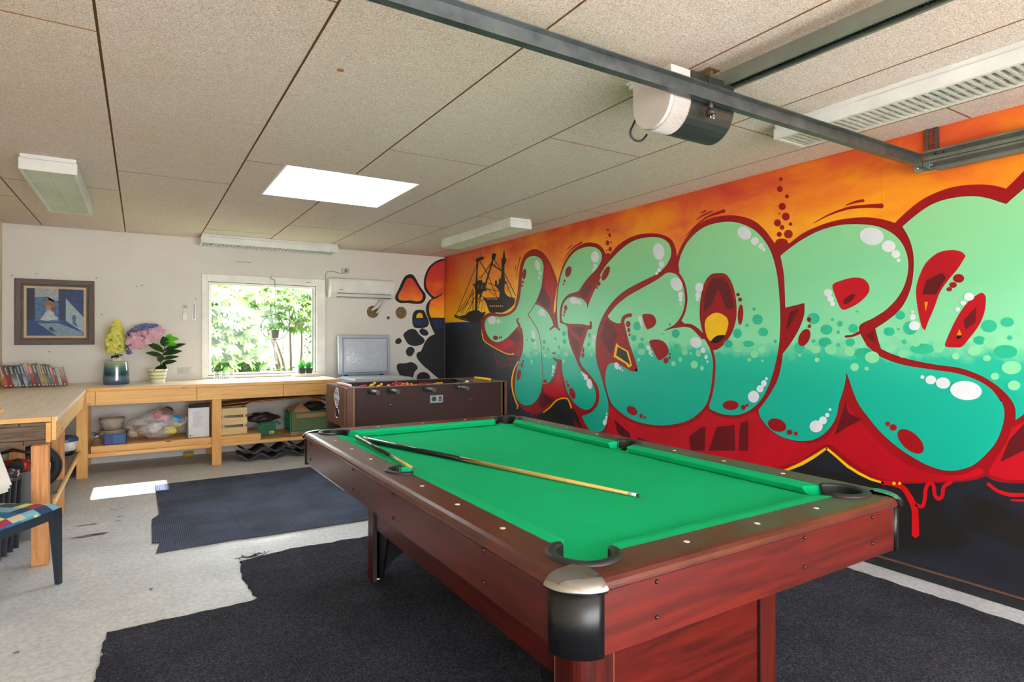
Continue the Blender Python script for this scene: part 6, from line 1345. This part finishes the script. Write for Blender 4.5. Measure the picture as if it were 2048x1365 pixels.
# local x runs along the side towards the back, y across the front
NAVYP = M('chair_paint', (40,50,62), .45, rgb2=(34,42,54))
def cleg(x, y, lean_x=.0, lean_y=.0, top=.415, h_=None):
    b = B(); s0, s1 = .017, .012
    vs = []
    for (z, s_, k) in ((0.001, s1, 1), (top, s0*1.35, 0)):
        for u, v_ in ((-1,-1),(1,-1),(1,1),(-1,1)): vs.append((x+u*s_+lean_x*k, y+v_*s_+lean_y*k, z))
    b.add(vs, [(0,3,2,1),(4,5,6,7),(0,1,5,4),(1,2,6,5),(2,3,7,6),(3,0,4,7)]); return b
SW = .46
for x, y, lx, ly in ((.02,.02,-.012,-.012),(.02,SW-.02,-.012,.012),(.44,.02,.02,-.0),(.44,SW-.02,.02,0)): obj('leg', cleg(x, y, lx, ly), NAVYP, ch)
obj('seat_rail', B().box(.004,.026,.03,SW-.03,.365,.415,.003).box(.434,.456,.03,SW-.03,.365,.415,.003).box(.03,.43,.004,.026,.365,.415,.003).box(.03,.43,SW-.026,SW-.004,.365,.415,.003), NAVYP, ch)
m, nt, b = newmat('patchwork'); b.inputs['Roughness'].default_value = .8
wn = nt.nodes.new('ShaderNodeTexWhiteNoise'); wn.noise_dimensions = '2D'
def patches(sx_, sy_, off):
    vm = nt.nodes.new('ShaderNodeVectorMath'); vm.operation = 'FLOOR'; nt.links.new(pos(nt, (sx_,sy_,1), loc=off, src='obj'), vm.inputs[0])
    w_ = nt.nodes.new('ShaderNodeTexWhiteNoise'); w_.noise_dimensions = '2D'; nt.links.new(vm.outputs[0], w_.inputs['Vector']); return w_.outputs['Value']
pal = [(24,92,140),(34,60,96),(150,40,74),(214,204,182),(118,170,192),(84,150,176),(206,220,110),(60,66,72),(126,58,96),(196,182,150),(16,112,160),(170,176,168)]
c1 = ramp(nt, patches(9.5, 12, (.3,.7,0)), [(k/len(pal), C(p_)) for k, p_ in enumerate(pal)], 'CONSTANT')
c2 = ramp(nt, patches(19, 12, (5.3,2.2,0)), [(k/len(pal), C(p_)) for k, p_ in enumerate(pal[::-1])], 'CONSTANT')
c = mix(nt, c1, c2, mth(nt, 'GREATER_THAN', patches(4.75, 6, (2,1,0)), .55)); nt.links.new(c, b.inputs['Base Color'])
bump(nt, b, noise_n(nt, pos(nt, src='obj'), 300, 2), .2, .001)
seatb = B(); n = 14; vs = []
for i in range(n+1):
    for j in range(n+1):
        u, v_ = i/n, j/n; e = min(1, min(u,1-u,v_,1-v_)*7); x = -.006+u*(SW+.012); y = -.006+v_*(SW+.012)
        cx_, cy_ = (u-.5)*2, (v_-.5)*2
        q = 1-.035*(abs(cx_*cy_))**3
        vs.append((SW/2+(x-SW/2)*q, SW/2+(y-SW/2)*q, .424+.030*math.sin(e*pi/2)+.006*(1-cx_*cx_)*(1-cy_*cy_)))
N = n+1; fs = [(i*N+j, i*N+j+1, (i+1)*N+j+1, (i+1)*N+j) for i in range(n) for j in range(n)]
edge_ = [i*N for i in range(n+1)]+[n*N+j for j in range(1, N)]+[i*N+n for i in range(n-1, -1, -1)]+[j for j in range(n-1, 0, -1)]
base = len(vs); vs += [(vs[i][0], vs[i][1], .4165) for i in edge_]; L = len(edge_)
fs += [(edge_[k], base+k, base+(k+1) % L, edge_[(k+1) % L]) for k in range(L)]+[tuple(range(base+L-1, base-1, -1))]
obj('seat', seatb.add(vs, fs, True), m, ch)
for y in (.03, SW-.03): obj('back_post', B().tube([(.455,y,.415),(.475,y,.62),(.51,y,.84)], [.017,.015,.012], 8), NAVYP, ch)
obj('backrest', B().box(.47,.49,.05,SW-.05,.70,.82,.006, mat=TM((.03,0,0))), NAVYP, ch)

# ---------------------------------------------------------------- chest freezer with raised lid
fz = thing('chest_freezer', 'pale grey chest freezer with its lid raised against the wall', 'freezer', (2.5, 7.2, 0))
FRZ_ = M('freezer_grey', (186,194,206), .3, rgb2=(180,188,200)); 
obj('cabinet', openbox(B(), 2.13, 2.87, 6.92, 7.56, .03, .84, .05), FRZ_, fz); obj('rim', openbox(B(), 2.12, 2.88, 6.91, 7.57, .835, .852, .03), FRZ_, fz)
for x in (2.18, 2.82):
    for y in (6.97, 7.51): obj('foot', B().cyl((x,y,0),(x,y,.03),.02,n=10), BLKP, fz)
lm = Matrix.Translation((2.485, 7.60, .875)) @ Matrix.Rotation(R(-3.5), 4, 'X') @ Matrix.Rotation(R(0), 4, 'Y')
lw, lh = .345, .515
lid = obj('lid', B().box(-lw, lw, 0, .055, 0, lh, .016, mat=lm), FRZ_, fz)
obj('lid_step', B().box(-lw+.045, lw-.035, -.010, .0, .018, lh-.035, .004, mat=lm), FRZ_, lid)
gs = B(); 
for a in ((-lw+.05, -lw+.060, .025, lh-.045), (lw-.052, lw-.042, .025, lh-.045)): gs.box(a[0], a[1], -.016, -.010, a[2], a[3], .002, mat=lm)
gs.box(-lw+.05, lw-.042, -.016, -.010, .022, .032, .002, mat=lm).box(-lw+.05, lw-.042, -.016, -.010, lh-.052, lh-.042, .002, mat=lm)
obj('seal', gs, M('seal_grey', (120,128,142), .5), lid)
obj('liner', B().box(-lw+.085, lw-.07, -.022, -.010, .055, lh-.085, .005, mat=lm), M('liner_pale', (196,204,216), .3), lid)
cs = [(-.225,.37,.022),(-.155,.365,.030),(-.03,.36,.033),(.03,.368,.022),(.10,.375,.026),(.19,.375,.024),(-.22,.275,.038),(-.135,.305,.018),(-.075,.31,.016),(-.10,.25,.032),(.0,.275,.028),(.085,.31,.017),(.11,.255,.030),(-.17,.195,.024),(.0,.20,.020),(.06,.165,.022),(-.22,.13,.030),(-.15,.115,.018),(-.08,.14,.034),(.02,.115,.020),(.10,.13,.028),(.165,.19,.020),(.19,.30,.02),(.20,.14,.018)]
for cx_, cz_, r_ in cs:
    obj('moulded_ring', B().tube([lm @ Vector((cx_+.0+r_*math.cos(a), -.0235, cz_+.01+r_*math.sin(a))) for a in [2*pi*k/20 for k in range(20)]], .0055, 6, True), M('ring_pale', (206,212,222), .3), lid)
for x in (-.245, .225):
    obj('hinge', B().cbox(lm @ Vector((x, .03, -.012)), (.045, .035, .045), r=.004).cyl(lm @ Vector((x-.03, .012, -.02)), lm @ Vector((x+.03, .012, -.02)), .009, n=10), BLKM, lid)
# ---------------------------------------------------------------- ceiling fittings
LW = M('lamp_white', (226,228,226), .35); LV = M('louvre_green_white', (196,204,180), .4); LVW = M('louvre_white', (206,212,206), .3, .2)
def lamp(label, x0, x1, y0, y1, along, nb, zb=.10, single=True, lmat=None, rim=.022, sides=None):
    t = thing('fluorescent_light', label, 'ceiling light', ((x0+x1)/2, (y0+y1)/2, HC-zb))
    zt = HC-.0005; z0 = HC-zb; zm = HC-.028; r = rim
    # housing: four sides with a step, and a top
    b = B(); b.box(x0, x1, y0, y0+r, z0, zm, .003).box(x0, x1, y1-r, y1, z0, zm, .003).box(x0, x0+r, y0+r, y1-r, z0, zm).box(x1-r, x1, y0+r, y1-r, z0, zm)
    obj('frame', b, LW, t)
    obj('top_tray', B().box(x0+.006, x1-.006, y0+.006, y1-.006, zm, zt), LW, t)
    obj('joint_line', B().box(x0+.003, x1-.003, y0+.003, y1-.003, zm-.0015, zm+.0015), M('joint_grey', (120,122,120), .6), t)
    lm_ = lmat or LV
    gap = M('louvre_shadow', (60,66,56), .6)
    obj('reflector', B().box(x0+r, x1-r, y0+r, y1-r, zm-.004, zm-.001), M('reflector', (190,196,190), .25, .3), t)
    # tubes
    for k in (-1, 1):
        if along == 'y': obj('tube', B().cyl(((x0+x1)/2+k*.055, y0+.04, z0+.045), ((x0+x1)/2+k*.055, y1-.04, z0+.045), .013, n=12), M('tube_white', (236,238,236), .3), t)
        else: obj('tube', B().cyl((x0+.04, (y0+y1)/2+k*.055, z0+.045), (x1-.04, (y0+y1)/2+k*.055, z0+.045), .013, n=12), M('tube_white', (236,238,236), .3), t)
    hb = .026; bl = []
    for k in range(nb):
        u = (k+.5)/nb; b = B() if single else (bl[0] if bl else B())
        if along == 'y':
            y = y0+r+(y1-y0-2*r)*u; w_ = (y1-y0)/nb*.10
            b.prism([(y-w_-.002, z0+.001), (y+w_+.002, z0+.001), (y+w_, z0+hb), (y-w_, z0+hb)] if not single else [(y-.006, z0+.001), (y+.006, z0+.001), (y+.002, z0+hb), (y-.002, z0+hb)], lambda a, c_, d: (d, a, c_), x0+r, x1-r)
        else:
            x = x0+r+(x1-x0-2*r)*u; b.prism([(x-.005, z0+.001), (x+.005, z0+.001), (x+.002, z0+hb), (x-.002, z0+hb)], lambda a, c_, d: (a, d, c_), y0+r, y1-r)
        if single: obj('louvre_blade', b, lm_, t)
        else: bl = [b]
    if not single: obj('louvre', bl[0], lm_, t, kind='stuff')
    if along == 'y': obj('louvre_spine', B().box((x0+x1)/2-.002, (x0+x1)/2+.002, y0+r, y1-r, z0+.002, z0+hb+.001), lm_, t)
    else: obj('louvre_spine', B().box(x0+r, x1-r, (y0+y1)/2-.002, (y0+y1)/2+.002, z0+.002, z0+hb+.001), lm_, t)
    return t
lamp('white louvred ceiling light nearest the left wall', -.645, -.345, 4.79, 6.30, 'y', 44)
lamp('white ceiling light above the window along the back wall', .575, 2.09, 7.43, 7.73, 'x', 36, lmat=LVW)
lamp('short-looking white ceiling light by the ship end of the mural', 3.01, 3.255, 4.87, 6.42, 'y', 52, zb=.095)
lamp('big white ceiling light with bright metal louvre at upper right', 2.905, 3.175, .46, 2.0, 'y', 46, zb=.085, lmat=LVW)

# garage door gear
cb_ = thing('crossbar', 'grey steel crossbar running over the pool table under the ceiling', 'bar', (2.0, 1.6, 2.29))
obj('web', B().box(XL+.01, 3.63, 1.600, 1.6035, 2.292, 2.340), STEEL, cb_); obj('flange', B().box(XL+.01, 3.63, 1.6035, 1.632, 2.292, 2.2955), STEEL, cb_)
obj('lip', B().box(XL+.01, 3.63, 1.572, 1.600, 2.3365, 2.340), STEEL, cb_)
rl = thing('opener_rail', 'grey steel drive rail with black chain running to the garage door', 'rail', (2.09, 0, 2.4))
mrl = Matrix.Translation((2.055, 1.70, 0)) @ Matrix.Rotation(R(1.1), 4, 'Z') @ Matrix.Translation((-2.055, -1.70, 0))
STG = M('rail_grey_green', (128,132,124), .45, .5, rgb2=(112,116,110))
obj('channel', B().box(2.055, 2.058, -2.1, 1.70, 2.398, 2.455, mat=mrl).box(2.127, 2.130, -2.1, 1.70, 2.398, 2.455, mat=mrl).box(2.058, 2.127, -2.1, 1.70, 2.452, 2.455, mat=mrl).box(2.058, 2.068, -2.1, 1.70, 2.398, 2.401, mat=mrl).box(2.117, 2.127, -2.1, 1.70, 2.398, 2.401, mat=mrl), STG, rl)
b = B()
for k in range(150): b.box(2.080, 2.088, .1+k*.0107, .1+k*.0107+.007, 2.404, 2.414, mat=mrl); b.box(2.100, 2.108, .1+k*.0107, .1+k*.0107+.007, 2.404, 2.414, mat=mrl)
obj('chain', b, M('chain_black', (26,28,28), .4, .3), rl, kind='stuff')
obj('channel_lining', B().box(2.0585, 2.1265, -2.1, 1.70, 2.42, 2.451, mat=mrl), M('lining_dark', (34,40,38), .6), rl)
obj('hanger', B().box(2.085, 2.10, 1.735, 1.765, 2.42, HC-.001).box(2.06, 2.13, 1.72, 1.78, HC-.004, HC-.001), M('bracket_rusty', (130,104,70), .6), rl)
op = thing('garage_door_opener', 'white and black garage door opener motor hung from the ceiling', 'opener', (1.94, 1.75, 2.2))
def dprof(s_=1, n=14):
    yc, zt, zb, hw = 1.752, 2.415, 2.195, .105
    pts = [(yc-hw*s_, zt), (yc-hw*s_, 2.31)]
    for k in range(1, n): a = pi+pi*k/n; pts.append((yc+hw*s_*math.cos(a), 2.31+(2.31-zb)*s_*math.sin(a)))
    return pts+[(yc+hw*s_, 2.31), (yc+hw*s_, zt)]
fx = lambda a, c_, d: (d, a, c_)
obj('lamp_cover', B().prism(dprof(), fx, 1.75, 1.86), M('opener_white', (196,188,186), .5), op)
b = B(); pf = dprof(1.012, 60)
for (y, z), (y2, z2) in zip(pf[1:], pf[2:-1]): b.cyl((1.768, (y+y2)/2, (z+z2)/2), (1.862, (y+y2)/2, (z+z2)/2), .0022, n=5, caps=False)
obj('cover_ribs', b, M('opener_white', (196,188,186), .5), op, kind='stuff')
obj('motor_housing', B().prism(dprof(1.03), fx, 1.862, 2.12), M('opener_black', (36,40,40), .4), op)
obj('seam_ring', B().prism(dprof(1.0), fx, 1.859, 1.863), M('opener_black', (36,40,40), .4), op)
obj('mount_plate', B().box(1.98, 2.14, 1.66, 1.70, 2.40, 2.418).box(1.99, 2.06, 1.625, 1.650, 2.335, 2.345).box(2.02, 2.03, 1.622, 1.625, 2.31, 2.345), CHROME, op)
# mains plug hanging on the front
pgy = 1.632
obj('cord', B().tube([(1.935,pgy-.004,2.405),(1.938,pgy-.01,2.37),(1.940,pgy-.013,2.335),(1.940,pgy-.015,2.305)], .004, 8), BLKP, op)
obj('plug', B().cyl((1.940,pgy-.016,2.305),(1.938,pgy-.018,2.262),.008,.013,n=12).cyl((1.938,pgy-.018,2.262),(1.937,pgy-.020,2.240),.018,.020,n=16), M('plug_dark', (52,44,42), .5), op)
obj('plug_pin', B().cyl((1.929,pgy-.026,2.240),(1.929,pgy-.026,2.224),.003,n=8).cyl((1.947,pgy-.026,2.240),(1.947,pgy-.026,2.224),.003,n=8).box(1.932,1.944,pgy-.036,pgy-.030,2.230,2.238), CHROME, op)
lp = [(1.93,1.935,2.47),(1.90,1.90,2.44),(1.86,1.88,2.38),(1.80,1.878,2.30),(1.765,1.88,2.24),(1.755,1.88,2.215),(1.765,1.878,2.195),(1.79,1.875,2.185),(1.82,1.872,2.195),(1.84,1.868,2.22)]
ys_ = [q[1] for q in lp]; s2 = spline([(q[0], q[2]) for q in lp], False, 5)
obj('loop_cord', B().tube([(q[0], ys_[min(k//5, 9)]+(ys_[min(k//5+1, 9)]-ys_[min(k//5, 9)])*(k % 5)/5, q[1]) for k, q in enumerate(s2)], .0045, 8), BLKP, op)
t = thing('ceiling_socket', 'white socket on the ceiling beside the garage door opener', 'socket', (1.92, 1.99, HC-.03))
obj('back_box', B().box(1.875, 1.965, 1.945, 2.035, HC-.012, HC-.0005, .003), M('socket_white', (232,230,222), .4), t)
obj('front_plate', B().box(1.882, 1.958, 1.952, 2.028, HC-.032, HC-.012, .005), M('socket_white', (232,230,222), .4), t)
obj('recess', B().cyl((1.92,1.99,HC-.033),(1.92,1.99,HC-.031),.026,n=20), M('recess_grey', (176,176,164), .5), t)
# track and bracket on the mural wall
tr = thing('door_track', 'galvanised garage door track fixed along the mural wall', 'track', (3.66, 0, 2.30))
for z0_, z1_ in ((2.318, 2.372), (2.258, 2.314)):
    y1_ = 1.60
    obj('track_rail', B().box(3.690, 3.693, -2.1, y1_, z0_, z1_).box(3.655, 3.690, -2.1, y1_, z1_-.003, z1_).box(3.655, 3.690, -2.1, y1_, z0_, z0_+.003).box(3.652, 3.655, -2.1, y1_, z0_, z0_+.020).box(3.652, 3.655, -2.1, y1_, z1_-.012, z1_), STG, tr)
br = B()
br.box(3.700, 3.718, 1.548, 1.556, 2.27, HC-.001).box(3.700, 3.718, 1.600, 1.608, 2.27, HC-.001).box(3.698, 3.701, 1.548, 1.562, 2.27, HC-.001).box(3.698, 3.701, 1.594, 1.608, 2.27, HC-.001)
for k in range(7): br.box(3.698, 3.701, 1.562, 1.594, 2.27+k*.036, 2.279+k*.036)
obj('slotted_bracket', br, STEEL, tr)
obj('end_clip', B().box(3.640, 3.652, 1.560, 1.640, 2.262, 2.312, .002).box(3.62, 3.655, 1.52, 1.60, 2.250, 2.256).cyl((3.648, 1.625, 2.285), (3.630, 1.625, 2.285), .008, n=10).cyl((3.652,1.555,2.288),(3.640,1.555,2.288),.006,n=8), CHROME, tr)
for y in (1.54, 1.50): obj('bolt', B().cyl((3.652, y, 2.345), (3.646, y, 2.345), .005, n=8), BOLT, tr)

# ---------------------------------------------------------------- outside
LAWN = M('lawn', (120,150,70), .95, rgb2=(84,120,50), vs=3)
struct('garden_ground', B().box(-14, 18, YB+T+.001, 26, -.25, -.15), LAWN)
struct('driveway_bounce', B().box(-10, 14, -14, YF-.125, -.2, -.05), M('driveway_bounce_pale', (206,202,194), .9, rgb2=(190,186,178), vs=12))  # unseen pale ground, added to bounce daylight up onto the ceiling
fn_ = thing('garden_fence', 'pale weathered board fence behind the garden shrubs', 'fence', (2.4, 12.4, -.15))
FW = wood('fence_board', (168,166,160), (134,130,122), 2, 1, .8)
for k in range(36): obj('board', B().box(-2+k*.2, -2+k*.2+.185, 12.4, 12.42, -.14, 1.95+.0*k), FW, fn_)
for z in (.3, 1.7): obj('rail', B().box(-2, 5.2, 12.42, 12.46, z, z+.09), FW, fn_)
def shrub(name, label, c_, rx, ry, rz, n, size, mat, seed, cat, palm=False, tall=None):
    rr = random.Random(seed); t = thing(name, label, cat, (c_[0], c_[1], -.15)); b = B()
    if not palm:
        for k in range(n):
            d = Vector((rr.gauss(0,1), rr.gauss(0,1), rr.gauss(0,1))).normalized(); r = rr.uniform(.55, 1.05)
            p = Vector((c_[0]+d.x*rx*r, c_[1]+d.y*ry*r, c_[2]+d.z*rz*r))
            if p.z < -.14: continue
            leafmesh(b, p, (rr.gauss(0,1), rr.gauss(-.3,1), rr.gauss(.1,.7)), (rr.gauss(0,.6), rr.gauss(-.4,.5), 1), size*rr.uniform(.7,1.3), size*.55, .15, .2, 2)
    else:
        for k in range(n):
            d = Vector((rr.gauss(0,1), rr.gauss(-.6,1), rr.gauss(0,1))).normalized(); r = rr.uniform(.6, 1.05)
            p = Vector((c_[0]+d.x*rx*r, c_[1]+d.y*ry*r, c_[2]+d.z*rz*r)); base = rr.uniform(0, 2*pi)
            up = Vector((rr.gauss(0,.35), rr.gauss(-.75,.3), 1)).normalized(); o1 = up.orthogonal().normalized(); o2 = up.cross(o1)
            for q in range(7):
                a = base+(q-3)*.62; L_ = size*(1-.09*abs(q-3)); leafmesh(b, p, o1*math.cos(a)+o2*math.sin(a)-up*.15, up, L_, L_*.44, .12, .25, 4)
    obj('foliage', b, mat, t, fixn=False, kind='stuff')
    rr = random.Random(seed+9)
    for k in range(5):
        e = Vector((c_[0]+rr.uniform(-.6,.6)*rx, c_[1]+rr.uniform(-.5,.5)*ry, c_[2]+rr.uniform(-.1,.5)*rz)); s_ = Vector((c_[0]+rr.uniform(-.1,.1), c_[1], -.16))
        obj('branch', B().tube([s_, s_.lerp(e, .5)+Vector((rr.uniform(-.1,.1), 0, .1)), e], [.035,.02,.01], 7), M('bark', (96,78,60), .9), t)
L1 = leafmat('leaf_chestnut', (90,126,38), (46,84,28), .24, 1.2, .5); L2 = leafmat('leaf_hedge', (40,70,28), (92,114,46), .24, 2.5, .5); L3 = leafmat('leaf_sunlit', (106,126,50), (52,80,34), .24, 2, .5)
shrub('chestnut_tree', 'broad palmate-leaved tree filling the left half of the window', (.80,10.5,1.15), 1.0, .7, .95, 820, .155, L1, 1, 'tree', True)
shrub('chestnut_tree', 'palmate-leaved branch tree above the garden fence', (2.35,11.3,1.95), 1.1, .7, .45, 330, .13, L1, 2, 'tree', True)
shrub('garden_shrub', 'small-leaved shrub at the lower middle of the window', (1.9,11.2,.30), .95, .5, .55, 1900, .085, L2, 3, 'shrub')
shrub('garden_shrub', 'feathery shrub at the right edge of the window', (3.05,11.2,.95), .55, .5, 1.05, 1700, .08, L3, 4, 'shrub')
shrub('garden_shrub', 'low dark shrub in the left corner of the window', (.6,9.9,.15), .9, .5, .6, 1500, .09, L2, 5, 'shrub')
shrub('garden_tree', 'sunlit tree crown far behind the fence', (2.0,15.0,1.9), 3.2, 1.0, 1.0, 2600, .17, L3, 6, 'tree')
